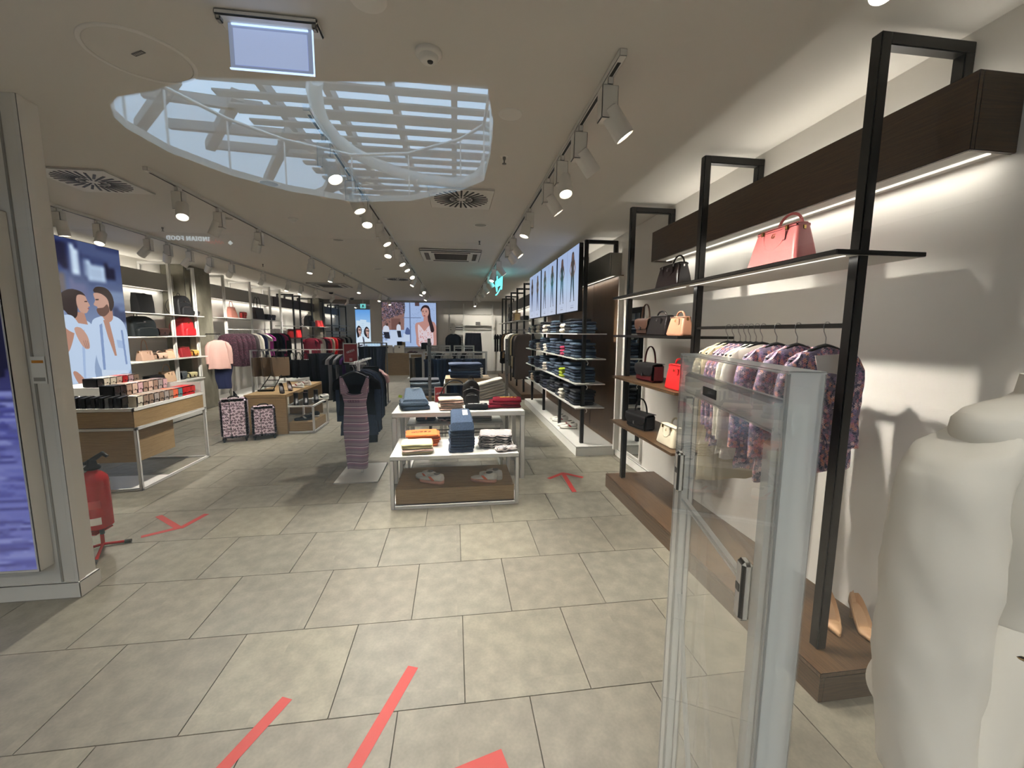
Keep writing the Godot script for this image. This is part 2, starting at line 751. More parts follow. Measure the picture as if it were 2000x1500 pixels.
func make_materials() -> void:
	make_textures()
	M.wall = mat(Color8(226, 222, 214), 0.7)
	M.ceiling = mat(Color8(214, 210, 202), 0.85, 0.0, 0.3)
	M.white = mat(Color8(228, 226, 220), 0.32)
	M.matt_white = mat(Color8(226, 223, 216), 0.55)
	M.black = mat(Color8(20, 18, 16), 0.32, 0.0, 0.4)
	M.plastic_black = mat(Color8(16, 16, 17), 0.5, 0.0, 0.35)
	M.grey_panel = mat(Color8(150, 147, 140), 0.55)
	M.dark_panel = mat(Color8(74, 70, 66), 0.5)
	M.bronze_panel = mat(Color8(62, 50, 46), 0.5)
	M.dark_wood = tmat(T.dark_wood, Vector3(0.9, 2.4, 0.9), 0.42)
	M.dark_wood_top = tmat(T.dark_wood_v, Vector3(2.4, 0.9, 0.9), 0.42)
	M.brown_panel = tmat(T.brown_panel, Vector3(1.0, 0.6, 1.6), 0.5)
	M.oak = tmat(T.oak, Vector3(0.9, 2.2, 0.9), 0.5)
	for k in 4:
		M["tile%d" % k] = tmat(T.stone, Vector3(1.1, 1.1, 1.1), 0.5, [Color8(138, 132, 119), Color8(133, 127, 115), Color8(142, 136, 122), Color8(135, 130, 119)][k], true)
	M.tile_joint = mat(Color8(88, 83, 74), 0.9)
	M.concrete = tmat(T.concrete, Vector3(0.7, 0.7, 0.7), 0.8)
	M.chrome = mat(Color8(198, 198, 200), 0.18, 1.0)
	M.steel = mat(Color8(120, 118, 114), 0.35, 1.0)
	M.mirror = mat(Color8(225, 228, 226), 0.02, 1.0)
	M.gold = mat(Color8(214, 178, 112), 0.22, 1.0)
	M.floral = tmat(T.floral, Vector3(3.2, 3.2, 3.2), 0.75)
	M.berry = tmat(T.berry, Vector3(3.4, 3.4, 3.4), 0.8)
	M.leopard = tmat(T.leopard, Vector3(2.6, 2.6, 2.6), 0.35)
	M.zebra = tmat(T.zebra, Vector3(3.6, 3.6, 3.6), 0.8)
	M.rose_stripe = tmat(T.rose_stripe, Vector3(6, 6, 6), 0.8)
	M.shearling = tmat(T.shearling, Vector3(4, 4, 4), 0.95)
	var lav := mat(Color.WHITE, 0.85, 0.0, 0.3)
	lav.albedo_texture = T.lavender
	M.lavender = lav
	M.red_tape = mat(Color8(176, 38, 34), 0.55)
	M.red_sign = mat(Color8(150, 22, 28), 0.5)
	M.red_gloss = mat(Color8(168, 18, 24), 0.22)
	M.paper = mat(Color8(236, 234, 228), 0.7)
	M.rubber = mat(Color8(18, 18, 18), 0.7)
	M.lamp_on = glow(Color(1.0, 0.96, 0.87), 9.0)
	M.lamp_off = mat(Color8(90, 88, 84), 0.25)
	M.led = glow(Color(1.0, 0.98, 0.93), 1.3)
	M.neon = glow(Color8(92, 226, 232), 2.4)
	var g := mat(Color(1, 1, 1, 0.0), 0.0)
	g.transparency = BaseMaterial3D.TRANSPARENCY_ALPHA
	M.pane = g
	g = mat(Color(0.93, 0.96, 0.97, 0.06), 0.0)
	g.transparency = BaseMaterial3D.TRANSPARENCY_ALPHA
	M.acrylic = g
	g = mat(Color(0.90, 0.92, 0.92, 0.48), 0.3)
	g.transparency = BaseMaterial3D.TRANSPARENCY_ALPHA
	g.backlight_enabled = true
	g.backlight = Color(0.95, 0.97, 0.97)
	M.frosted = g
	g = mat(Color(0.25, 0.27, 0.28, 0.35), 0.05)
	g.transparency = BaseMaterial3D.TRANSPARENCY_ALPHA
	M.smoked = g


# ---------------------------------------------------------------- the room
func shell() -> void:
	var fl := group_struct("floor")
	part(fl, "screed", Geo.new().span(-5.8, 2.4, -0.12, -0.006, 0.0, 22.2), M.tile_joint)
	var slab := Geo.new().box(Vector3(0, -0.006, 0), Vector3(0.5972, 0.012, 0.5972), 0.001).done()
	var rest := Geo.new()
	for r in range(-3, 34):
		var d := 1.72 + 0.6 * r
		var shift := 0.031 - 0.3 * posmod(r, 2)
		for k in range(-10, 5):
			var x := shift + 0.6 * k
			if x + 0.6 < -5.7 or x > 2.22:
				continue
			if x < -5.7 or x + 0.6 > 2.22 or r < -1 or r > 15:
				var x0 := maxf(x, -5.7)
				var x1 := minf(x + 0.6, 2.22)
				rest.span(x0 + 0.0014, x1 - 0.0014, -0.012, 0.0, d + 0.0014, d + 0.5986, 0.001)
			else:
				part(fl, "tile", slab, M["tile%d" % ((r * 7 + k * 5 + (r * k) % 3 + 400) % 4)], P(x + 0.3, 0, d + 0.3))
	part(fl, "tile_field", rest, M.tile1).set_meta("kind", "stuff")
	struct("ceiling", Geo.new().span(-5.9, 2.42, CEIL, CEIL + 0.14, 0.28, 22.3), M.ceiling)
	struct("wall_right", Geo.new().span(2.22, 2.42, -0.12, CEIL, 0.28, 22.3), M.wall)
	struct("wall_left", Geo.new().span(-5.9, -5.7, -0.12, CEIL, 0.28, 22.3), M.wall)
	struct("wall_back", Geo.new().span(-3.45, 2.22, 0, CEIL, 18.1, 18.3), M.wall)
	struct("wall_recess", Geo.new().span(-3.45, -3.3, 0, CEIL, 18.3, 22.1), M.wall)
	struct("wall_recess_end", Geo.new().span(-5.7, -3.3, 0, CEIL, 22.1, 22.3), M.wall)
	struct("trim_1", Geo.new().span(-5.7, -3.45, 2.8, CEIL, 18.2, 18.3), M.grey_panel)
	struct("baseboard_right", Geo.new().span(2.2, 2.22, 0, 0.1, 4.26, 5.38, 0.004), M.matt_white)
	struct("baseboard_back", Geo.new().span(-3.45, 2.22, 0, 0.1, 18.08, 18.1, 0.004), M.matt_white)
	# the short wall at the left of the entrance, with its baseboard and reveal
	var w := group_struct("wall_entrance")
	part(w, "plaster", Geo.new().span(-4.2, -2.385, 0, CEIL, 2.82, 2.95), M.wall)
	part(w, "edge_strip", Geo.new().span(-2.40, -2.375, 0.1, CEIL, 2.812, 2.86, 0.002), M.matt_white)
	part(w, "reveal_bead", Geo.new().span(-2.475, -2.465, 0.1, CEIL, 2.812, 2.822), M.grey_panel)
	part(w, "baseboard", Geo.new().span(-4.2, -2.365, 0, 0.105, 2.80, 2.96, 0.004), M.matt_white)
	# notices on the plaster beside the display
	var nt := thing("wall_notice", "small printed notice with an orange band on the entrance wall", "notice", P(-2.44, 1.45, 2.81))
	part(nt, "sheet", Geo.new().box(Vector3.ZERO, Vector3(0.075, 0.16, 0.002)), M.paper)
	part(nt, "orange_band", Geo.new().box(Vector3(0.0, 0.05, 0.002), Vector3(0.06, 0.016, 0.001)), mat(Color8(214, 140, 44), 0.6))
	part(nt, "grey_panel", Geo.new().box(Vector3(0.0, -0.055, 0.002), Vector3(0.06, 0.022, 0.001)), M.grey_panel)
	# glass front
	var f := group_struct("window_1")
	var g := Geo.new()
	g.quad(P(-5.7, 0.02, 0.30), P(2.22, 0.02, 0.30), P(2.22, CEIL, 0.30), P(-5.7, CEIL, 0.30))
	g.quad(P(2.22, 0.02, 0.312), P(-5.7, 0.02, 0.312), P(-5.7, CEIL, 0.312), P(2.22, CEIL, 0.312))
	part(f, "glass_pane", g, M.pane)
	part(f, "floor_channel", Geo.new().span(-5.7, 2.22, 0, 0.02, 0.285, 0.327), M.steel)


func V2(x: float, y: float, dv: float) -> Vector3:
	# a place in the mall behind the viewer, given by how far behind the glass its mirror image stands
	return Vector3(x, y, dv - 0.6)


func mall() -> void:
	var white := mat(Color8(196, 192, 184), 0.8)
	var dim := mat(Color8(150, 146, 138), 0.8)
	var st := mat(Color8(168, 168, 166), 0.7)
	struct("floor_mall", Geo.new().box(Vector3(-2, -0.06, 7.0), Vector3(26, 0.12, 14.6)), mat(Color8(120, 114, 104), 0.6))
	struct("wall_mall_left", Geo.new().box(Vector3(-15.1, 2.4, 7.0), Vector3(0.2, 5.0, 14.6)), dim)
	struct("wall_mall_right", Geo.new().box(Vector3(11.1, 2.4, 7.0), Vector3(0.2, 5.0, 14.6)), dim)
	struct("wall_mall_far", Geo.new().box(Vector3(-2, 2.4, 13.2), Vector3(26, 5.0, 0.2)), dim)
	struct("wall_over_front", Geo.new().box(Vector3(-2, 3.8, -0.3), Vector3(26, 1.65, 0.1)), dim)
	struct("wall_beside_front_left", Geo.new().box(Vector3(-10.4, 1.5, -0.3), Vector3(9.2, 3.1, 0.1)), dim)
	struct("wall_beside_front_right", Geo.new().box(Vector3(6.8, 1.5, -0.3), Vector3(8.8, 3.1, 0.1)), dim)
	var edge := [Vector2(-2.79, 5.46), Vector2(-3.56, 5.86), Vector2(-4.02, 6.04), Vector2(-4.27, 6.27), Vector2(-4.46, 6.59), Vector2(-4.54, 6.92), Vector2(-4.47, 7.70), Vector2(-4.01, 8.62), Vector2(-3.32, 9.35), Vector2(-2.16, 9.90), Vector2(-0.93, 9.63), Vector2(0.16, 8.79), Vector2(0.58, 8.16), Vector2(0.60, 6.98), Vector2(0.56, 6.00), Vector2(0.41, 5.16), Vector2(-0.47, 5.21), Vector2(-1.50, 5.35)]
	# slab with the opening: the outline of four borders, cut from the opening's edge outwards
	var sl := Geo.new()
	var cx := Vector2(-2, 7.2)
	var m := edge.size()
	for k in m:
		var a: Vector2 = edge[k]
		var b: Vector2 = edge[(k + 1) % m]
		var ao := a + (a - cx).normalized() * 26.0
		var bo := b + (b - cx).normalized() * 26.0
		var y := 4.5
		var t := 4.62
		sl.quad(V2(a.x, y, a.y), V2(ao.x, y, ao.y), V2(bo.x, y, bo.y), V2(b.x, y, b.y))
		sl.quad(V2(b.x, t, b.y), V2(bo.x, t, bo.y), V2(ao.x, t, ao.y), V2(a.x, t, a.y))
		sl.quad(V2(a.x, y, a.y), V2(b.x, y, b.y), V2(b.x, t, b.y), V2(a.x, t, a.y))
	struct("ceiling_mall", sl, white)
	# balustrade round the opening
	var bal := group_struct("atrium_balustrade")
	var ribbon := Geo.new()
	var rail := []
	for k in range(1, 14):
		var a: Vector2 = edge[k]
		var b: Vector2 = edge[k + 1]
		if k < 13:
			ribbon.quad(V2(a.x, 4.62, a.y), V2(b.x, 4.62, b.y), V2(b.x, 5.45, b.y), V2(a.x, 5.45, a.y))
		rail.append(V2(a.x, 5.47, a.y))
		part(bal, "post", Geo.new().box(V2(a.x, 5.0, a.y), Vector3(0.025, 0.85, 0.025)), M.white)
	part(bal, "glass_ribbon", ribbon, M.smoked)
	part(bal, "handrail", Geo.new().tube(rail, 0.03, 6), M.white)
	# an upper gallery ring
	var ring := []
	for p in [Vector2(-3.38, 11.84), Vector2(-3.60, 12.43), Vector2(-3.77, 13.21), Vector2(-3.90, 14.19), Vector2(-3.81, 15.26), Vector2(-3.48, 16.28), Vector2(-2.94, 17.16), Vector2(-2.11, 18.00), Vector2(-1.14, 18.59), Vector2(-0.09, 18.78), Vector2(0.62, 18.5), Vector2(1.0, 18.0), Vector2(1.21, 17.11), Vector2(1.31, 15.25), Vector2(1.22, 13.47)]:
		ring.append(V2(p.x, 8.0, p.y))
	struct("gallery_ring", Geo.new().tube(ring, 0.2, 10), M.white)
	# roof: main beams, slats and the lattice at the left
	var roof := group_struct("roof_beam")
	for k in 5:
		part(roof, "girder", Geo.new().box(V2(-7.9 + 2.67 * k, 12.0, 26.0), Vector3(0.28, 0.5, 26)), st)
	for k in 15:
		var dv := 17.2 + 1.15 * k
		var left := -9.53 + (dv - 19.0) * 0.157
		part(roof, "slat", Geo.new().box(V2((left + 9.0) / 2, 11.2, dv), Vector3(9.0 - left, 0.08, 0.5 if k % 3 else 0.8)), st)
	for s in [[Vector2(-13.00, 22.85), Vector2(-16.63, 26.73)], [Vector2(-10.83, 24.06), Vector2(-14.28, 28.84)], [Vector2(-9.70, 27.80), Vector2(-13.47, 34.58)], [Vector2(-6.79, 29.51), Vector2(-9.79, 36.21)], [Vector2(-13.69, 23.80), Vector2(-10.57, 24.26)], [Vector2(-14.48, 26.97), Vector2(-9.50, 27.25)], [Vector2(-13.58, 29.43), Vector2(-9.24, 29.89)], [Vector2(-7.38, 34.15), Vector2(-11.12, 38.03)], [Vector2(-6.88, 33.55), Vector2(-5.15, 36.70)]]:
		var a := V2(s[0].x, 13, s[0].y)
		var b := V2(s[1].x, 13, s[1].y)
		part(roof, "strut", Geo.new().box((a + b) / 2, Vector3(0.5 if absf(s[0].y - s[1].y) > 1 else 0.28, 0.5, (b - a).length() + 2.0), 0.0, Basis.looking_at(b - a)), st)
	# lamps of the mall walk
	var k2 := 0
	for z in [1.0, 2.7]:
		for x in [-6.5, -4.0, -1.5, 1.0, 3.5]:
			var dl := thing("downlight", "round mall ceiling downlight, %s in the row %s" % [ORD[k2 % 5], "by the shop glass" if k2 < 5 else "farther from the glass"], "downlight", Vector3(x, 4.5, z), 0.0, "mall ceiling downlights")
			part(dl, "rim", Geo.new().lathe([Vector2(0.09, -0.004), Vector2(0.115, -0.008), Vector2(0.12, 0.0)], 24), M.matt_white)
			part(dl, "lens", Geo.new().lathe([Vector2(0, -0.003), Vector2(0.088, -0.003), Vector2(0.09, 0.0)], 24), M.lamp_on)
			spot("downlight_beam", Vector3(0, -0.02, 0), Vector3.DOWN, MALL, 70.0, 0.09, dl)
			k2 += 1
	# the sign across the mall whose mirror image shows in the glass
	var sg := thing("mall_sign", "lit INDIAN FOOD sign mirrored in the shop glass", "sign", V2(-6.95, 4.2, 13.08))
	var wordm := TextMesh.new()
	wordm.text = "INDIAN FOOD"
	wordm.font_size = 32
	wordm.pixel_size = 0.0052
	wordm.depth = 0.02
	var fnt := SystemFont.new()
	fnt.font_names = PackedStringArray(["Droid Sans"])
	fnt.font_weight = 700
	wordm.font = fnt
	part(sg, "word", wordm, glow(Color8(214, 232, 240), 5.0), Vector3(-0.36, 0.02, 0), Vector3(0, PI, 0))
	var sq := []
	for k in 22:
		sq.append(Vector3(0.08 + k * 0.022, -0.05 + 0.05 * sin(k * 1.7) + 0.02 * sin(k * 0.6), 0))
	part(sg, "red_script", Geo.new().tube(sq, 0.012, 5), glow(Color8(220, 60, 40), 2.2))
	part(sg, "diamond_mark", Geo.new().box(Vector3(0.72, -0.06, 0), Vector3(0.09, 0.09, 0.02), 0.0, Basis(Vector3(0, 0, 1), PI / 4)), glow(Color8(214, 232, 240), 5.0))


# ---------------------------------------------------------------- goods: folded clothes, hanging clothes, bags, shoes
func folded_mesh(w: float, h: float, d: float, sd: int) -> ArrayMesh:
	var key := "fold%.3f_%.3f_%.3f_%d" % [w, h, d, sd]
	if cache.has(key):
		return cache[key]
	var f := noise(3.0, sd, 2)
	var rows := []
	var nx := 9
	for k in nx + 3:
		var s := clampf((k - 1) / float(nx), 0, 1)
		var x := (s - 0.5) * w
		var edge := 0.35 if k == 0 or k == nx + 2 else 1.0 if s > 0.08 and s < 0.92 else 0.86
		if k == 0:
			x -= 0.006
		elif k == nx + 2:
			x += 0.006
		var ring := []
		for q in rrect(d / 2, h / 2, h * 0.47, 3):
			var u: float = q.x
			var y: float = q.z
			var nn := f.get_noise_3d(x * 2, y * 8, u * 2)
			var sag := 0.05 * h * cos(u / d * PI * 2)
			ring.append(Vector3(x + 0.012 * f.get_noise_2d(u * 4, y * 9), clampf(h / 2 + y * edge * (1.0 + 0.16 * nn) + (sag if y > 0 else 0.0), 0.0, h), u * lerpf(1.0, edge, 0.35) + 0.012 * f.get_noise_2d(x * 3 + 9, y * 12)))
		rows.append(ring)
	cache[key] = Geo.new().loft(rows).done()
	return cache[key]


# a pile of folded pieces, each one a thing; where: words that tell the pile
func pile(called: String, what: String, where: String, category: String, n: int, at: Vector3, turn: float, size: Vector3, mats: Array, jit := 0.012) -> float:
	var y := at.y + 0.001
	for k in n:
		var m := folded_mesh(size.x, size.y, size.z, 11 + k % 5)
		var pos := Vector3(at.x + rng.randf_range(-jit, jit), y, at.z + rng.randf_range(-jit, jit))
		var lab := "%s %s" % [what, where]
		if n > 1:
			lab = "%s, %s up, %s" % [what, ORD[k], where]
		solo(called, lab, category, m, mats[k % mats.size()], pos, turn + rng.randf_range(-0.05, 0.05), where)
		y += size.y + 0.0006
	return y


func hook_mesh() -> ArrayMesh:
	if not cache.has("hook"):
		var p := []
		for k in 9:
			var an := -0.35 + (PI + 0.5) * k / 8.0
			p.append(Vector3(cos(an) * 0.0195, sin(an) * 0.0195, 0))
		p.append(Vector3(-0.016, -0.026, 0))
		p.append(Vector3(0, -0.055, 0))
		p.append(Vector3(0, -0.10, 0))
		cache.hook = Geo.new().tube(p, 0.0026, 6).done()
	return cache.hook


func hanger_mesh(w: float) -> ArrayMesh:
	var key := "hanger%.3f" % w
	if not cache.has(key):
		var p := []
		var r := []
		for k in 13:
			var s := (k - 6) / 6.0
			p.append(Vector3(s * w, -0.095 - 0.075 * pow(absf(s), 1.35), 0))
			r.append(0.021 - 0.006 * absf(s))
		cache[key] = Geo.new().tube(p, r, 8, 0.55).done()
	return cache[key]


func hanger(g: Node3D, w := 0.2) -> void:
	var h := part(g, "hanger", hanger_mesh(w), M.plastic_black)
	part(h, "hook", hook_mesh(), M.chrome)


# torso of a hanging garment; the origin is on the rail. w: half width at the shoulders, len: length, flare: hem width share, deep: half depth
func torso_mesh(w: float, length: float, flare: float, deep: float, sd: int, waist := 0.9, neck := 0.075, strap := false) -> ArrayMesh:
	var key := "torso%.2f_%.2f_%.2f_%.2f_%d_%.2f_%.2f_%s" % [w, length, flare, deep, sd, waist, neck, strap]
	if cache.has(key):
		return cache[key]
	var rows := []
	var y0 := -0.10
	var steps := [[0.0, neck, 0.35], [0.012, neck * 1.25, 0.5], [0.03, w * 0.72, 0.6], [0.055, w * 0.95, 0.75], [0.085, w * 1.02, 0.85], [0.13, w * 1.0, 1.0]]
	for s in steps:
		rows.append([y0 - s[0], s[1], deep * s[2], 0.0])
	for k in 12:
		var s := (k + 1) / 12.0
		var ww := lerpf(1.0, waist, clampf(s / 0.5, 0, 1)) if s < 0.5 else lerpf(waist, flare, (s - 0.5) / 0.5)
		rows.append([y0 - 0.13 - (length - 0.13) * s, w * ww, deep * lerpf(1.0, 0.9, s), s])
	rows.append([y0 - length + 0.004, w * flare * 0.93, deep * 0.6, 1.0])
	var out := []
	var f := noise(2.0, sd, 2)
	var ph := rng.randf() * TAU
	for r in rows:
		var ring := []
		for k in 28:
			var a := TAU * k / 28
			var fold: float = 0.22 * r[3] * sin(a * 5 + ph + r[3]) + 0.12 * r[3] * sin(a * 9 - ph)
			var x: float = cos(a) * r[1]
			var z: float = sin(a) * r[2] * (1.0 + fold)
			ring.append(Vector3(x + 0.012 * r[3] * f.get_noise_2d(a * 3, r[0] * 3), r[0] + 0.006 * r[3] * sin(a * 5 + ph), z))
		out.append(ring)
	cache[key] = Geo.new().loft(out, true, true, Vector2(1, 1)).done()
	return cache[key]


func sleeve_mesh(side: int, w: float, length: float, r0: float, r1: float, sd: int) -> ArrayMesh:
	var key := "sleeve%d_%.2f_%.2f_%.3f_%.3f_%d" % [side, w, length, r0, r1, sd]
	if cache.has(key):
		return cache[key]
	var f := noise(4.0, sd + side, 2)
	var rows := []
	for k in 12:
		var s := k / 11.0
		var c := Vector3(side * (w * 0.84 + 0.028 * sin(minf(s * 2.2, 1.0) * PI / 2) + 0.006 * s), -0.155 - (length - 0.05) * s, 0.012 * sin(s * 4.0 + sd))
		var r := lerpf(r0, r1, s) * (1.0 + 0.10 * f.get_noise_1d(s * 3)) * (0.62 if k == 0 else 1.0)
		var ring := []
		for j in 14:
			var a := TAU * j / 14
			ring.append(c + Vector3(cos(a) * r, (0.05 * (1.0 - s)) * side * cos(a) * -0.6, sin(a) * r * 0.72 * (1.0 + 0.16 * sin(a * 3 + s * 9 + sd))))
		rows.append(ring)
	cache[key] = Geo.new().loft(rows).done()
	return cache[key]


func trousers_mesh(w: float, length: float, sd: int) -> ArrayMesh:
	var key := "trousers%.2f_%.2f_%d" % [w, length, sd]
	if cache.has(key):
		return cache[key]
	var rows := []
	for k in 14:
		var s := k / 13.0
		var hw := w * lerpf(1.0, 0.72, s)
		var ring := []
		for j in 32:
			var a := TAU * j / 32
			var x := cos(a) * hw
			var split := clampf((s - 0.22) * 3.0, 0, 1)
			var z := sin(a) * 0.045 * (1.0 - 0.75 * split * exp(-pow(x / (hw * 0.16), 2.0))) * (1.0 + 0.12 * sin(x * 60 + sd + s * 6))
			ring.append(Vector3(x + 0.01 * sin(s * 7 + sd), -0.09 - length * s, z))
		rows.append(ring)
	cache[key] = Geo.new().loft(rows).done()
	return cache[key]


# one hanging garment as a thing. kind: shirt, tee, coat, top, trousers, skirt
func garment(called: String, kind: String, label: String, category: String, m: Material, at: Vector3, turn: float, w: float, length: float, group := "", with_hook := true, sd := 1, thin := 1.0) -> Node3D:
	var g := thing(called, label, category, at, turn, group)
	g.scale.z = thin
	if kind == "trousers":
		part(g, "legs", trousers_mesh(w, length, sd), m)
		part(g, "waistband", Geo.new().loft([ring_at(ell(w * 1.03, 0.036), -0.078), ring_at(ell(w * 1.03, 0.048), -0.083), ring_at(ell(w * 1.02, 0.048), -0.115), ring_at(ell(w, 0.04), -0.118)]), m)
	else:
		var flare := 1.05
		var deep := 0.05
		var waist := 0.95
		if kind == "coat":
			deep = 0.075
			flare = 1.08
			waist = 0.98
		elif kind == "top":
			flare = 0.95
			waist = 0.86
		elif kind == "skirt":
			flare = 1.5
			waist = 1.25
		if kind == "skirt":
			var rows := []
			for k in 10:
				var sk := k / 9.0
				var ring := []
				for j in 32:
					var a := TAU * j / 32
					var wide := w * lerpf(0.82, 1.25, pow(sk, 0.7))
					ring.append(Vector3(cos(a) * wide, -0.09 - length * sk, sin(a) * (0.04 + 0.03 * sk) * (1.0 + 0.25 * sk * sin(a * 6 + sd))))
				rows.append(ring)
			part(g, "body", Geo.new().loft(rows), m)
			part(g, "waistband", Geo.new().loft([ring_at(ell(w * 0.84, 0.04), -0.075), ring_at(ell(w * 0.86, 0.044), -0.08), ring_at(ell(w * 0.86, 0.044), -0.115), ring_at(ell(w * 0.84, 0.04), -0.12)]), m)
		else:
			part(g, "body", torso_mesh(w, length, flare, deep, sd, waist), m)
		if kind in ["shirt", "coat"]:
			for s in [-1, 1]:
				part(g, "sleeve", sleeve_mesh(s, w, minf(0.58, length * 0.82), 0.058, 0.042, sd), m)
		elif kind == "tee":
			for s in [-1, 1]:
				part(g, "sleeve", sleeve_mesh(s, w, 0.2, 0.06, 0.066, sd), m)
	if with_hook:
		part(g, "hanger_hook", hook_mesh(), M.chrome)
	return g


# a row of hanging garments along a rail from a to b
func rail_row(called: String, kind: String, what: String, where: String, category: String, mats: Array, a: Vector3, b: Vector3, n: int, turn: float, w: float, length: float, jit := 0.03, thin := 0.42) -> void:
	for k in n:
		var s := (k + 0.5) / n
		var lab := "%s, %s along %s" % [what, ORD[k % 20], where] if n > 1 else "%s on %s" % [what, where]
		garment(called, kind, lab, category, mats[k % mats.size()], a.lerp(b, s), turn + rng.randf_range(-jit, jit), w, length * (1.0 + 0.04 * ((k * 7) % 3 - 1)), where, true, 1 + k % 3, thin)


func letter(ch: String, size: float, deep := 0.002) -> TextMesh:
	var key := "letter%s%.3f" % [ch, size]
	if not cache.has(key):
		var t := TextMesh.new()
		t.text = ch
		t.font_size = 24
		t.pixel_size = size / 17.5
		t.depth = deep
		var f := SystemFont.new()
		f.font_names = PackedStringArray(["Droid Serif"])
		f.font_weight = 700
		t.font = f
		cache[key] = t
	return cache[key]


# ------------------------------------------------------------ bags
# satchel: stiff body that tapers upwards, two handle loops on the front and back, side gussets, emblem
func satchel(label: String, at: Vector3, turn: float, w: float, h: float, d: float, m: Material, metal: Material, group := "", top := 0.82, loops := 2, rise := 0.0, called := "handbag") -> Node3D:
	var b := thing(called, label, "handbag", at + Vector3(0, 0.001, 0), turn, group)
	var body := Geo.new()
	body.loft([ring_at(rrect(w / 2 - 0.008, d / 2 - 0.008, 0.02), 0.0), ring_at(rrect(w / 2, d / 2, 0.022), 0.012), ring_at(rrect(w / 2 * lerpf(1, top, 0.5), d / 2 * 0.8, 0.02), h * 0.5), ring_at(rrect(w / 2 * top, d / 2 * 0.5, 0.016), h * 0.97), ring_at(rrect(w / 2 * top - 0.004, d / 2 * 0.42, 0.014), h)])
	part(b, "body", body, m)
	part(b, "top_band", Geo.new().box(Vector3(0, h * 0.93, 0), Vector3(w * top * 1.01, h * 0.1, d * 0.56), 0.006), m)
	var hr := rise if rise > 0.0 else h * 0.42
	for s in ([-1, 1] if loops == 2 else [0]):
		var z: float = s * d * 0.29
		var up := Vector3(0, hr if (s <= 0) else -h * 0.5, 0.012 if s > 0 else -0.0)
		if loops == 1:
			up = Vector3(0, hr, 0)
		var a := Vector3(-w * 0.24, h * 0.93, z)
		var c := Vector3(w * 0.24, h * 0.93, z)
		var path := bez(a, a + up * 1.32, c + up * 1.32, c, 14)
		part(b, "handle", Geo.new().tube(path, 0.0075, 8), m)
		for e in [a, c]:
			part(b, "handle_ring", Geo.new().box(e + Vector3(0, -0.006, 0.004 if s > 0 else -0.002), Vector3(0.022, 0.026, 0.012), 0.004), metal)
	var em := part(b, "emblem", letter("G", h * 0.13), metal, Vector3(0, h * 0.78, d * 0.335 + 0.004), Vector3(-0.22, 0, 0))
	em.set_meta("label", "metal G emblem")
	part(b, "charm", Geo.new().box(Vector3(w * 0.22, h * 0.72, d * 0.36), Vector3(0.022, 0.05, 0.008), 0.003), m)
	for s in [-1, 1]:
		part(b, "strap_ring", Geo.new().box(Vector3(s * w / 2 * top * 1.02, h * 0.86, 0), Vector3(0.01, 0.024, 0.018), 0.003), metal)
	return b


# flap bag: rounded box, overlapping flap, single arched handle, clasp
func flap_bag(label: String, at: Vector3, turn: float, w: float, h: float, d: float, m: Material, flap_m: Material, metal: Material, group := "", rise := 0.1) -> Node3D:
	var b := thing("handbag", label, "handbag", at + Vector3(0, 0.001, 0), turn, group)
	part(b, "body", Geo.new().box(Vector3(0, h / 2, 0), Vector3(w, h, d), minf(0.02, d * 0.25)), m)
	var fl := []
	for k in 9:
		var s := k / 8.0
		var an := PI * 0.5 * minf(s * 1.6, 1.0)
		var y := h * 1.0 + 0.006 if s < 0.35 else lerpf(h * 1.0, h * 0.38, (s - 0.35) / 0.65)
		var z := lerpf(-d * 0.42, d * 0.5 + 0.008, minf(s / 0.4, 1.0))
		var hw := w / 2 * (1.02 if s < 0.8 else 1.02 - 0.25 * (s - 0.8) / 0.2)
		fl.append([Vector3(-hw, y, z), Vector3(-hw * 0.5, y, z + 0.002), Vector3(hw * 0.5, y, z + 0.002), Vector3(hw, y, z), Vector3(hw, y - 0.004, z - 0.005), Vector3(-hw, y - 0.004, z - 0.005)])
	part(b, "flap", Geo.new().loft(fl), flap_m)
	part(b, "clasp", Geo.new().box(Vector3(0, h * 0.42, d * 0.5 + 0.014), Vector3(0.03, 0.036, 0.008), 0.004), metal)
	if rise > 0.0:
		part(b, "handle", Geo.new().tube(bez(Vector3(-w * 0.3, h, 0), Vector3(-w * 0.28, h + rise * 1.4, 0), Vector3(w * 0.28, h + rise * 1.4, 0), Vector3(w * 0.3, h, 0), 14), 0.009, 8, 0.6), m)
		for s in [-1, 1]:
			part(b, "handle_ring", Geo.new().box(Vector3(s * w * 0.3, h + 0.004, 0), Vector3(0.02, 0.024, 0.014), 0.004), metal)
	return b


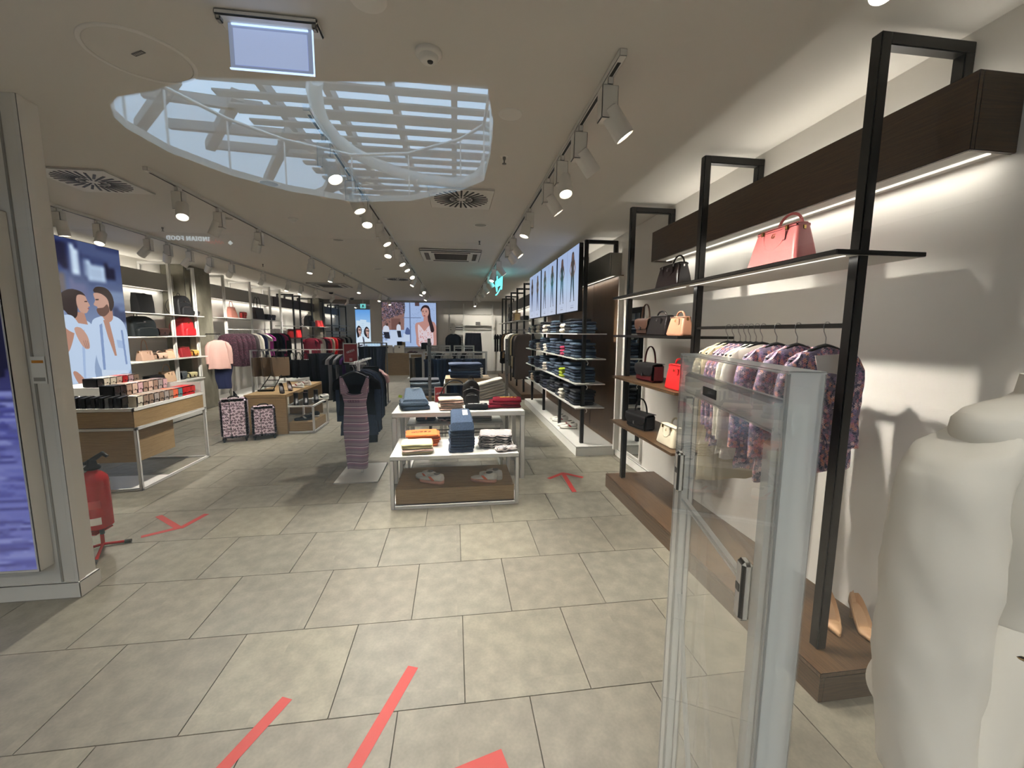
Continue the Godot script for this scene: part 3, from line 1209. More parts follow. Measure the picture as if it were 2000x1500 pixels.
func backpack(label: String, at: Vector3, turn: float, w: float, h: float, d: float, m: Material, metal: Material, group := "") -> Node3D:
	var b := thing("backpack", label, "backpack", at + Vector3(0, 0.001, 0), turn, group)
	var rows := []
	for k in 14:
		var s := k / 13.0
		var ww := 1.0 if s < 0.6 else sqrt(maxf(0.02, 1.0 - pow((s - 0.6) / 0.42, 2.0)))
		rows.append(ring_at(rrect(w / 2 * ww * (1.0 - 0.04 * (1 - s)), d / 2 * lerpf(1.0, 0.72, s), 0.04), h * s))
	part(b, "body", Geo.new().loft(rows), m)
	rows = []
	for k in 9:
		var s := k / 8.0
		var ww := 1.0 if s < 0.55 else sqrt(maxf(0.03, 1.0 - pow((s - 0.55) / 0.47, 2.0)))
		rows.append(ring_at(rrect(w * 0.4 * ww, d * 0.2 * (0.7 + 0.3 * ww), 0.03), h * 0.03 + h * 0.46 * s, Vector3(0, 0, d * 0.52)))
	var pk := part(b, "front_pocket", Geo.new().loft(rows), m)
	part(pk, "zip", Geo.new().tube([Vector3(-w * 0.3, h * 0.4, d * 0.69), Vector3(0, h * 0.44, d * 0.72), Vector3(w * 0.3, h * 0.4, d * 0.69)], 0.004, 6), metal)
	part(b, "zip", Geo.new().tube(arc(Vector3(-w * 0.46, h * 0.56, d * 0.36), Vector3(w * 0.46, h * 0.56, d * 0.36), Vector3(0, h * 0.12, 0.015)), 0.004, 6), metal)
	part(b, "top_loop", Geo.new().tube(bez(Vector3(-0.03, h * 0.97, -d * 0.2), Vector3(-0.035, h * 1.2, -d * 0.2), Vector3(0.035, h * 1.2, -d * 0.2), Vector3(0.03, h * 0.97, -d * 0.2), 10), 0.006, 6), m)
	for s in [-1, 1]:
		part(b, "strap", Geo.new().tube(bez(Vector3(s * w * 0.16, h * 0.9, -d * 0.45), Vector3(s * w * 0.5, h * 0.8, -d * 0.95), Vector3(s * w * 0.6, h * 0.25, -d * 0.9), Vector3(s * w * 0.4, h * 0.04, -d * 0.45), 12), 0.012, 8, 0.4), m)
	part(b, "emblem", Geo.new().plate(PackedVector2Array([Vector2(-0.022, 0.018), Vector2(0, -0.018), Vector2(0.022, 0.018)]), Vector3(0, h * 0.7, d * 0.44), Vector3.RIGHT, Vector3.UP, 0.004), metal)
	return b


func tote(label: String, at: Vector3, turn: float, w: float, h: float, d: float, m: Material, strap_m: Material, drop: float, group := "", called := "tote_bag") -> Node3D:
	# origin at the base; straps rise by drop above the rim
	var b := thing(called, label, "tote bag", at + Vector3(0, 0.001, 0), turn, group)
	part(b, "body", Geo.new().loft([ring_at(rrect(w * 0.46, d * 0.46, 0.012), 0), ring_at(rrect(w * 0.47, d * 0.5, 0.014), 0.01), ring_at(rrect(w * 0.5, d * 0.4, 0.01), h * 0.6), ring_at(rrect(w * 0.5, d * 0.26, 0.008), h)]), m)
	for s in [-1, 1]:
		var z: float = s * d * 0.22
		part(b, "strap", Geo.new().tube(bez(Vector3(-w * 0.24, h * 0.82, z), Vector3(-w * 0.2, h + drop * 1.35, z), Vector3(w * 0.2, h + drop * 1.35, z), Vector3(w * 0.24, h * 0.82, z), 14), 0.008, 6, 0.6), strap_m)
	return b


# ------------------------------------------------------------ shoes; toe towards +x, origin under the middle of the sole
func shoe_rows(length: float, f: Callable, n := 14) -> Array:
	var rows := []
	for k in n + 1:
		rows.append(f.call(k / float(n), length))
	return rows


func sneaker(label: String, at: Vector3, turn: float, upper: Material, sole_m: Material, stripe: Material, group := "", length := 0.28) -> Node3D:
	var s := thing("sneaker", label, "shoe", at + Vector3(0, 0.001, 0), turn, group)
	var half := func(u: float) -> float:
		var w := 0.038 + 0.012 * sin(u * PI * 0.9 + 0.3)
		if u < 0.1:
			w *= sqrt(maxf(0.02, 1.0 - pow((0.1 - u) / 0.1, 2.0)))
		if u > 0.82:
			w *= sqrt(maxf(0.02, 1.0 - pow((u - 0.82) / 0.18, 2.0)))
		return w
	var sole := []
	var up := []
	for k in 19:
		var u := k / 18.0
		var x := (u - 0.5) * length
		var w: float = half.call(u) + 0.004
		var sr := []
		for p in [Vector2(-1, 0.004), Vector2(-1.02, 0.02), Vector2(-0.98, 0.033), Vector2(0.98, 0.033), Vector2(1.02, 0.02), Vector2(1, 0.004), Vector2(0.5, 0), Vector2(-0.5, 0)]:
			sr.append(Vector3(x, p.y, p.x * w))
		sole.append(sr)
		var top := 0.098 if u < 0.25 else lerpf(0.094, 0.052, clampf((u - 0.3) / 0.45, 0, 1))
		if u > 0.85:
			top = lerpf(0.052, 0.038, (u - 0.85) / 0.15)
		if u < 0.06:
			top = lerpf(0.06, 0.098, u / 0.06)
		var r := []
		for j in 16:
			var a := PI * j / 15.0
			var cc := cos(a)
			var sy := pow(sin(a), 0.62)
			r.append(Vector3(x - (0.008 * sin(a) if u < 0.2 else 0.0), 0.03 + (top - 0.03) * sy, -cc * (w - 0.004) * lerpf(1.0, 0.62, sy * clampf((top - 0.05) / 0.05, 0, 1))))
		up.append(r)
	part(s, "sole", Geo.new().loft(sole), sole_m)
	part(s, "upper", Geo.new().loft(up), upper)
	part(s, "collar", Geo.new().lathe([Vector2(0.022, 0.086), Vector2(0.027, 0.094), Vector2(0.024, 0.101), Vector2(0.018, 0.096), Vector2(0.0, 0.092)], 16, Vector3(-length * 0.27, 0.002, 0), Basis(Vector3(0, 0, 1), -0.12) * Basis().scaled(Vector3(1.35, 1, 0.85))), fab(Color8(120, 116, 112)))
	for k in 5:
		var u := 0.42 + 0.055 * k
		part(s, "lace", Geo.new().tube(arc(Vector3((u - 0.5) * length, lerpf(0.086, 0.064, k / 4.0), -0.02), Vector3((u - 0.5) * length, lerpf(0.086, 0.064, k / 4.0), 0.02), Vector3(0.004, 0.012, 0), 6), 0.003, 5), upper)
	if stripe:
		for z in [-1, 1]:
			part(s, "side_patch", Geo.new().plate(PackedVector2Array([Vector2(-0.055, 0.036), Vector2(-0.018, 0.036), Vector2(0.016, 0.072), Vector2(-0.012, 0.074)]), Vector3(0.0, 0, z * 0.0475 - 0.0015), Vector3.RIGHT, Vector3.UP, 0.003), stripe)
	return s


func pump(label: String, at: Vector3, turn: float, m: Material, group := "", heel := 0.085, length := 0.235, called := "high_heel_shoe") -> Node3D:
	var s := thing(called, label, "shoe", at + Vector3(0, 0.001, 0), turn, group)
	var up := []
	var sole := []
	for k in 21:
		var u := k / 20.0
		var x := (u - 0.5) * length * 0.94
		var rise := heel * (1.0 if u < 0.12 else pow(cos(clampf((u - 0.12) / 0.58, 0, 1) * PI / 2), 1.3))
		var w := 0.027 + 0.011 * sin(clampf(u * 1.25 - 0.15, 0, 1) * PI)
		if u < 0.1:
			w *= sqrt(maxf(0.03, 1.0 - pow((0.1 - u) / 0.1, 2.0)))
		if u > 0.72:
			w *= pow(maxf(0.0, 1.0 - (u - 0.72) / 0.285), 0.62) + 0.02
		var wall := lerpf(0.066, 0.036, clampf(u / 0.4, 0, 1)) if u < 0.55 else lerpf(0.036, 0.02, (u - 0.55) / 0.45)
		var open := u < 0.64 and u > 0.03
		var ring := []
		for j in 17:
			var a := PI * j / 16.0
			var lid := sin(a)
			var y := rise + 0.004 + (wall * pow(lid, 0.45) if not open else wall * minf(1.0, pow(lid, 0.45) * 1.25))
			var z := -cos(a) * w
			if open and absf(cos(a)) < 0.72:
				y = rise + 0.012
				z = -cos(a) * w * 0.95
			ring.append(Vector3(x, y, z))
		up.append(ring)
	part(s, "upper", Geo.new().loft(up), m)
	part(s, "heel", Geo.new().loft([ring_at(ell(0.008, 0.008, 12), 0.0, Vector3(-length * 0.43, 0, 0)), ring_at(ell(0.0085, 0.0085, 12), heel * 0.55, Vector3(-length * 0.43, 0, 0)), ring_at(ell(0.018, 0.02, 12), heel * 0.95, Vector3(-length * 0.41, 0, 0)), ring_at(ell(0.024, 0.024, 12), heel + 0.006, Vector3(-length * 0.4, 0, 0))]), m)
	return s


func boot(label: String, at: Vector3, turn: float, m: Material, group := "") -> Node3D:
	var s := thing("ankle_boot", label, "boot", at + Vector3(0, 0.001, 0), turn, group)
	part(s, "foot", Geo.new().loft([ring_at(rrect(0.13, 0.036, 0.034), 0.0, Vector3(0.02, 0, 0)), ring_at(rrect(0.13, 0.04, 0.036), 0.02, Vector3(0.02, 0, 0)), ring_at(rrect(0.115, 0.038, 0.034), 0.05, Vector3(0.01, 0, 0)), ring_at(rrect(0.075, 0.034, 0.03), 0.085, Vector3(-0.03, 0, 0)), ring_at(rrect(0.052, 0.034, 0.03), 0.12, Vector3(-0.05, 0, 0)), ring_at(rrect(0.05, 0.036, 0.03), 0.19, Vector3(-0.052, 0, 0))]), m)
	part(s, "heel", Geo.new().box(Vector3(-0.085, 0.012, 0), Vector3(0.06, 0.024, 0.066), 0.004), M.rubber)
	return s


# ---------------------------------------------------------------- wall units
func u_frame(parent: Node, xf: float, xb: float, d: float, y0: float, y1: float, rear_to: float, m: Material, s := 0.05) -> void:
	var sg := signf(xb - xf)
	var g := Geo.new()
	g.span(xf, xf + sg * s, y0, y1, d - s / 2, d + s / 2, 0.004)
	g.span(xf + sg * s * 0.9, xb, y1 - s, y1, d - s / 2, d + s / 2, 0.004)
	g.span(xb - sg * s, xb, rear_to, y1 - s * 0.9, d - s / 2, d + s / 2, 0.004)
	part(parent, "post_frame", g, m)


# beam along a side wall with hidden light strips on its upper and lower side
func cove_beam(label: String, xf: float, xw: float, y0: float, y1: float, d0: float, d1: float, m: Material, up := 1.0, down := 1.0) -> void:
	var sg := signf(xw - xf)
	var b := thing("wall_beam", label, "beam")
	var lo := minf(d0, d1)
	var hi := maxf(d0, d1)
	part(b, "front_panel", Geo.new().span(xf, xf + sg * 0.02, y0, y1, lo, hi, 0.002), m)
	part(b, "end_panel", Geo.new().span(xf + sg * 0.02, xw, y0, y1, lo, lo + 0.02, 0.002), m)
	part(b, "end_panel", Geo.new().span(xf + sg * 0.02, xw, y0, y1, hi - 0.02, hi, 0.002), m)
	part(b, "soffit", Geo.new().span(xf + sg * 0.02, xw, y0 + 0.012, y0 + 0.03, lo + 0.02, hi - 0.02), M.matt_white)
	part(b, "tray", Geo.new().span(xf + sg * 0.02, xw, y1 - 0.11, y1 - 0.095, lo + 0.02, hi - 0.02), M.matt_white)
	var xl := xw - sg * 0.07
	part(b, "led_strip", Geo.new().span(xl - 0.008, xl + 0.008, y0 + 0.006, y0 + 0.012, lo + 0.04, hi - 0.04), M.led)
	part(b, "led_strip", Geo.new().span(xl - 0.008, xl + 0.008, y1 - 0.095, y1 - 0.089, lo + 0.04, hi - 0.04), M.led)
	var l := hi - lo - 0.1
	if down > 0:
		area("cove_light", P(xl, y0 + 0.003, (lo + hi) / 2), l, 0.02, Vector3.DOWN, Vector3(0, 0, 1), COVE * down * l / 2.6, LED_COLOR, b)
	if up > 0:
		area("cove_light", P(xl, y1 - 0.085, (lo + hi) / 2), l, 0.02, Vector3.UP, Vector3(0, 0, 1), COVE * up * l / 2.6, LED_COLOR, b)


func shelf_led(parent: Node, x: float, y: float, d0: float, d1: float, e := 0.1) -> void:
	part(parent, "led_strip", Geo.new().span(x - 0.006, x + 0.006, y - 0.004, y, d0 + 0.03, d1 - 0.03), M.led)
	area("shelf_light", P(x, y - 0.007, (d0 + d1) / 2), d1 - d0 - 0.06, 0.012, Vector3(0.3, -1, 0), Vector3(0, 0, 1), e, LED_COLOR, parent)


func right_unit_near() -> void:
	cove_beam("long walnut wall beam over the pink handbag, lit from behind", 2.0, 2.22, 2.41, 2.70, 1.46, 4.13, M.dark_wood)
	var pl := thing("wood_plinth", "long walnut plinth carrying the beige heels along the right wall", "plinth")
	part(pl, "top_board", Geo.new().span(1.645, 2.21, 0.125, 0.147, 1.51, 4.255, 0.002), M.dark_wood_top)
	part(pl, "front_board", Geo.new().span(1.645, 1.667, 0, 0.125, 1.51, 4.255, 0.001), M.dark_wood)
	part(pl, "end_board", Geo.new().span(1.667, 2.21, 0, 0.125, 1.51, 1.532, 0.001), M.dark_wood)
	part(pl, "end_board", Geo.new().span(1.667, 2.21, 0, 0.125, 4.233, 4.255, 0.001), M.dark_wood)
	var u := thing("shelving_frame", "black metal wall shelving with three looped posts above the walnut plinth", "shelving")
	for d in [1.667, 2.89, 4.11]:
		u_frame(u, 1.753, 2.215, d, 0.147, 2.93, 2.6, M.black)
	for b in [[1.63, 2.905], [2.905, 4.2]]:
		var sh := part(u, "shelf", Geo.new().span(1.63, 2.08, 2.035, 2.055, b[0], b[1], 0.002), M.black)
		shelf_led(sh, 1.70, 2.035, b[0], b[1], 0.12)
		part(sh, "underside", Geo.new().span(1.64, 2.07, 2.0335, 2.0345, b[0] + 0.01, b[1] - 0.01), M.matt_white)
	for y in [1.67, 1.245, 0.775]:
		part(u, "shelf", Geo.new().span(1.64, 2.1, y - 0.022, y, 2.90, 4.17, 0.002), M.black if y > 1.5 else M.dark_wood_top)
	part(u, "clothes_bar", Geo.new().span(1.768, 1.788, 1.72, 1.74, 2.2, 2.87, 0.002), M.black)
	part(u, "clothes_bar", Geo.new().span(1.767, 1.789, 1.719, 1.741, 1.69, 2.22, 0.002), M.black)
	# tall mirror beyond the bags
	var mr := thing("wall_mirror", "tall wall mirror in a white frame beside the handbag shelves", "mirror")
	part(mr, "glass", Geo.new().span(2.196, 2.20, 0.17, 2.0, 4.62, 5.06), M.mirror)
	part(mr, "frame", Geo.new().span(2.19, 2.22, 0.15, 0.17, 4.6, 5.08).span(2.19, 2.22, 2.0, 2.02, 4.6, 5.08).span(2.19, 2.22, 0.17, 2.0, 4.6, 4.62).span(2.19, 2.22, 0.17, 2.0, 5.06, 5.08), M.matt_white)
	# handbags, facing the aisle
	var face := -PI / 2
	var blk := lea(Color8(24, 20, 20), 0.25)
	satchel("large pink structured handbag with double handles on the top lit shelf", P(1.80, 2.055, 2.15), face, 0.36, 0.215, 0.15, lea(Color8(205, 112, 110)), M.gold, "", 0.8)
	satchel("glossy black patent handbag with double handles on the far top shelf", P(1.84, 2.055, 3.38), face, 0.38, 0.21, 0.15, lea(Color8(22, 15, 15), 0.12), M.chrome, "", 0.85)
	flap_bag("dark brown flap handbag with an upright strap beside the mirror", P(1.78, 1.67, 3.73), face + 0.15, 0.2, 0.15, 0.09, lea(Color8(58, 40, 32)), lea(Color8(64, 45, 36)), M.chrome, "", 0.13)
	satchel("soft black open-top handbag standing left of the tan one", P(1.78, 1.67, 3.42), face, 0.33, 0.17, 0.13, blk, M.chrome, "", 0.86, 1, 0.05)
	satchel("tan brown bucket handbag beside the second black post", P(1.77, 1.67, 3.10), face, 0.24, 0.15, 0.12, lea(Color8(166, 118, 92)), M.gold, "", 0.82, 1, 0.05)
	flap_bag("boxy black handbag with dark red back and a tall arched handle", P(1.79, 1.245, 3.62), face + 0.1, 0.29, 0.165, 0.13, lea(Color8(74, 18, 22)), lea(Color8(24, 22, 23)), M.chrome, "", 0.15)
	satchel("bright red handbag on the middle walnut shelf", P(1.76, 1.245, 3.06), face, 0.25, 0.2, 0.12, lea(Color8(196, 30, 32)), M.gold, "", 0.9, 1, 0.06)
	flap_bag("black saddle handbag with arched handle on the lowest walnut shelf", P(1.78, 0.775, 3.74), face + 0.2, 0.30, 0.15, 0.13, lea(Color8(26, 24, 25)), lea(Color8(22, 20, 21)), M.chrome, "", 0.13)
	satchel("cream handbag with thin double handles on the lowest walnut shelf", P(1.76, 0.775, 3.13), face, 0.27, 0.165, 0.13, lea(Color8(214, 204, 180)), M.gold, "", 0.9)
	# clothes on the bar, far to near
	var gr := "clothes on the bar of the black shelving"
	var list := [[2.52, "shirt", "cream trouser suit jacket, rearmost on the black bar", fab(Color8(206, 194, 164)), 0.2, 0.72], [2.46, "shirt", "cream long jacket, second from the back on the black bar", fab(Color8(200, 186, 152)), 0.2, 0.9],
		[2.40, "shirt", "lilac floral blouse hanging just before the cream jackets", M.floral, 0.19, 0.62], [2.35, "shirt", "lilac floral blouse in the middle of the bunched hangers", M.floral, 0.19, 0.64], [2.31, "shirt", "lilac floral blouse next to the white jackets", M.floral, 0.19, 0.6],
		[2.26, "shirt", "off-white jacket behind the other white jacket", fab(Color8(222, 216, 200)), 0.21, 0.66], [2.21, "shirt", "off-white jacket foremost of the white jackets", fab(Color8(228, 222, 208)), 0.21, 0.68],
		[2.10, "shirt", "lilac floral blouse with a ruffled neck behind the glass pedestal", M.floral, 0.2, 0.7], [1.96, "shirt", "lilac floral blouse hanging second from the nearest post", M.floral, 0.2, 0.72], [1.79, "shirt", "lilac floral blouse with white lining nearest on the black bar", M.floral, 0.22, 0.62]]
	for k in list.size():
		var q: Array = list[k]
		var at := P(1.778, 1.73, q[0])
		var o := garment("blouse" if "blouse" in q[2] else "jacket", q[1], q[2], "clothing", q[3], at, 0.02 * (k % 3 - 1) if k < 8 else 0.1, q[4], q[5], gr, false, k, 0.42 if k < 7 else 0.8)
		hanger(o, q[4] * 0.95)
		if k == 9:
			part(o, "lining", Geo.new().plate(PackedVector2Array([Vector2(-0.10, -0.14), Vector2(0.12, -0.13), Vector2(0.07, -0.27), Vector2(-0.05, -0.30)]), Vector3(0, 0, 0.045), Vector3.RIGHT, Vector3.UP, 0.004), fab(Color8(222, 212, 206)))
			part(o, "waist_tie", Geo.new().tube(bez(Vector3(-0.2, -0.42, 0.055), Vector3(-0.05, -0.47, 0.09), Vector3(0.0, -0.46, 0.08), Vector3(0.02, -0.7, 0.07)), 0.014, 8), M.floral)
	# heels on the plinth
	var nude := lea(Color8(196, 156, 116), 0.45)
	pump("beige pointed pump nearer the black post on the walnut plinth", P(1.985, 0.147, 1.80), deg_to_rad(-115), nude, "beige heels on the plinth")
	pump("beige pointed pump nearer the wall on the walnut plinth", P(2.105, 0.147, 1.735), deg_to_rad(-112), nude, "beige heels on the plinth")


# the six fit figures: two slim figures on one lit panel
func fit_print(sd: int) -> Image:
	var w := 300
	var h := 340
	var img := Image.create(w, h, false, Image.FORMAT_RGB8)
	for y in h:
		img.fill_rect(Rect2i(0, y, w, 1), Color8(176, 198, 240).lerp(Color8(214, 224, 246), pow(y / float(h), 1.6)))
	var r := RandomNumberGenerator.new()
	r.seed = sd
	for k in 2:
		var cx := 0.25 + 0.5 * k
		var skin: Color = [Color8(150, 104, 84), Color8(120, 80, 66)][(sd + k) % 2]
		var top: Color = [Color8(60, 40, 40), Color8(24, 22, 28), Color8(70, 52, 48), Color8(30, 34, 44)][(sd + k) % 4]
		var jean: Color = [Color8(30, 44, 80), Color8(44, 62, 104), Color8(34, 38, 58)][(sd + 2 * k) % 3]
		var hair: Color = [Color8(24, 16, 16), Color8(60, 38, 26)][(sd + k) % 2]
		var lean := r.randf_range(-0.015, 0.015)
		var q := func(a: Array) -> Array:
			var out := []
			for p in a:
				out.append(Vector2(cx + p[0] * 0.8, p[1]))
			return out
		# legs, each tapering to the foot
		poly(img, q.call([[-0.085, 0.42], [0.0, 0.42], [-0.03, 0.60], [-0.075 + lean, 0.80], [-0.105 + lean, 0.80], [-0.09, 0.58]]), jean)
		poly(img, q.call([[0.0, 0.42], [0.085, 0.42], [0.085, 0.58], [0.10 + lean, 0.80], [0.07 + lean, 0.80], [0.015, 0.60]]), jean)
		poly(img, q.call([[-0.10 + lean, 0.80], [-0.08 + lean, 0.80], [-0.085 + lean, 0.84], [-0.125 + lean, 0.84]]), Color8(20, 18, 20))
		poly(img, q.call([[0.075 + lean, 0.80], [0.097 + lean, 0.80], [0.115 + lean, 0.84], [0.075 + lean, 0.84]]), Color8(20, 18, 20))
		# trunk, arms, neck and head
		smooth_poly(img, q.call([[-0.095, 0.21], [0.095, 0.21], [0.065, 0.33], [0.085, 0.44], [-0.085, 0.44], [-0.065, 0.33]]), top)
		poly(img, q.call([[-0.10, 0.21], [-0.07, 0.22], [-0.12, 0.34], [-0.07, 0.42], [-0.095, 0.43], [-0.155, 0.34]]), skin)
		poly(img, q.call([[0.10, 0.21], [0.07, 0.22], [0.12, 0.34], [0.06, 0.42], [0.09, 0.43], [0.155, 0.34]]), skin)
		smooth_poly(img, q.call([[-0.055, 0.10], [0.0, 0.07], [0.055, 0.10], [0.075, 0.25], [0.0, 0.21], [-0.07, 0.24]]), hair)
		disc(img, cx, 0.135, 0.024, 0.036, skin)
		poly(img, q.call([[-0.018, 0.16], [0.018, 0.16], [0.022, 0.205], [-0.022, 0.205]]), skin)
		for row in 2:
			for j in 5:
				img.fill_rect(Rect2i(int(cx * w) - 18 + j * 8, int((0.905 + row * 0.032) * h), 5, 3 + row), Color8(70, 80, 110) if row else Color8(140, 156, 196))
	img.fill_rect(Rect2i(w / 2 - 1, 0, 2, h), Color8(96, 112, 150))
	return img


func right_unit_denim() -> void:
	cove_beam("mid-grey wall beam above the brown panelling and lit figure panels", 2.05, 2.22, 2.445, 2.745, 5.43, 9.75, M.grey_panel, 0.7, 0.7)
	var tr := group_struct("trim_2")
	for k in 4:
		part(tr, "panel", Geo.new().span(2.19, 2.22, 0.13, 2.45, 5.345 + 1.1 * k, 5.345 + 1.1 * k + 1.095, 0.003), M.brown_panel)
	part(tr, "edge_strip", Geo.new().span(2.15, 2.22, 0.1, 2.43, 5.31, 5.345), M.matt_white)
	var pl := thing("white_plinth", "long white plinth under the folded jeans shelves", "plinth")
	part(pl, "top_board", Geo.new().span(1.64, 2.19, 0.11, 0.13, 5.385, 9.6, 0.003), M.white)
	part(pl, "front_board", Geo.new().span(1.64, 1.66, 0, 0.11, 5.385, 9.6), M.white)
	part(pl, "end_board", Geo.new().span(1.66, 2.19, 0, 0.11, 5.385, 5.405), M.white)
	var u := thing("shelving_frame", "black posts with four white shelves of folded jeans", "shelving")
	var posts := [5.585, 6.84, 8.12, 9.4]
	for d in posts:
		u_frame(u, 1.753, 2.215, d, 0.13, 2.93, 2.7, M.black)
	var bays := [[5.46, 6.84], [6.84, 8.12], [8.12, 9.5]]
	var levels := [0.66, 0.99, 1.335, 1.68]
	for y in levels:
		for b in bays:
			part(u, "shelf", Geo.new().span(1.64, 2.06, y - 0.016, y, b[0] + 0.003, b[1] - 0.003, 0.002), M.white)
	for y in [0.6, 0.93, 1.27]:
		part(u, "price_hook", Geo.new().tube([P(1.80, y + 0.04, 5.58), P(1.82, y + 0.03, 5.55), P(1.835, y, 5.55), P(1.82, y - 0.03, 5.55)], 0.006, 6), M.matt_white)
	# lit figure panels
	for k in 3:
		var d0: float = [5.61, 6.87, 8.15][k]
		var t := thing("light_panel", "%s lit panel from the entrance showing two slim standing jeans figures" % ORD[k], "light panel", Vector3.ZERO, 0.0, "lit jeans figure panels")
		part(t, "housing", Geo.new().span(1.688, 1.748, 1.985, 2.90, d0, d0 + 1.2, 0.004), M.plastic_black)
		var g := Geo.new().quad(P(1.686, 1.995, d0 + 1.19), P(1.686, 1.995, d0 + 0.01), P(1.686, 2.89, d0 + 0.01), P(1.686, 2.89, d0 + 1.19))
		part(t, "screen", g, lit_print(fit_print(3 + k * 5), 0.8))
		area("panel_light", P(1.68, 2.44, d0 + 0.6), 1.18, 0.88, Vector3.LEFT, Vector3(0, 0, 1), 0.03, Color8(190, 206, 240), t)
	# piles of jeans and tops
	var blues := [den(Color8(54, 70, 94)), den(Color8(72, 92, 116)), den(Color8(44, 56, 80)), den(Color8(84, 104, 126))]
	var darks := [den(Color8(30, 36, 50)), den(Color8(24, 26, 34)), den(Color8(38, 46, 64))]
	var brights := [fab(Color8(196, 70, 104)), fab(Color8(168, 184, 58)), fab(Color8(200, 190, 176)), fab(Color8(176, 62, 48)), fab(Color8(206, 178, 156)), fab(Color8(60, 62, 76)), fab(Color8(216, 208, 194)), fab(Color8(44, 40, 48))]
	var lv := ["lowest", "second lowest", "second highest", "highest"]
	var bay := ["nearest", "middle", "farthest"]
	var kk := 0
	for l in 4:
		for b in 3:
			var span_d: float = bays[b][1] - bays[b][0]
			for j in 4:
				var d: float = [5.77, 7.02, 8.30][b] + 0.295 * j
				var wr := "%s pile, %s bay, %s jeans shelf" % [ORD[j], bay[b], lv[l]]
				var y: float = levels[l]
				kk += 1
				if j == 2 or (j == 0 and b == 2):
					var br: Material = brights[{24: 0, 15: 1, 27: 0, 12: 3}.get(kk, 2 + [0, 2, 3, 4, 5][(kk + l) % 5])]
					if l == 3:
						pile("folded_shirt", "small rolled top", wr, "folded clothes", 1 + kk % 2, P(1.74, y, d), -PI / 2, Vector3(0.2, 0.075, 0.2), [brights[2] if kk % 2 else darks[0]])
					else:
						pile("folded_shirt", "small folded top", wr, "folded clothes", 2 + kk % 2, P(1.73, y, d), -PI / 2, Vector3(0.17, 0.05, 0.17), [br])
				else:
					var m: Array = (blues if l in [1, 2] or j == 0 else darks) if l > 0 else darks
					var first: int = (kk * 3) % m.size()
					pile("folded_jeans", "%s jeans" % ("dark" if m == darks else "blue"), wr, "folded jeans", 3 + (kk % 3) + (1 if l < 3 else 0), P(1.82, y, d), -PI / 2 + 0.03 * (kk % 3 - 1), Vector3(0.26, 0.042, 0.32), m.slice(first) + m.slice(0, first), 0.016)
	# sneakers on the plinth
	var wl := lea(Color8(226, 222, 212))
	var rd := mat(Color8(170, 36, 44), 0.5)
	for k in 2:
		for s in 2:
			sneaker("white sneaker with red side patch, %s of the %s pair under the jeans shelves" % [["left one", "right one"][s], ["nearer", "farther"][k]], P(1.84, 0.13, 6.48 + 0.16 * s + 0.55 * k), deg_to_rad(168), wl, wl, rd, "white and red sneakers on the plinth")


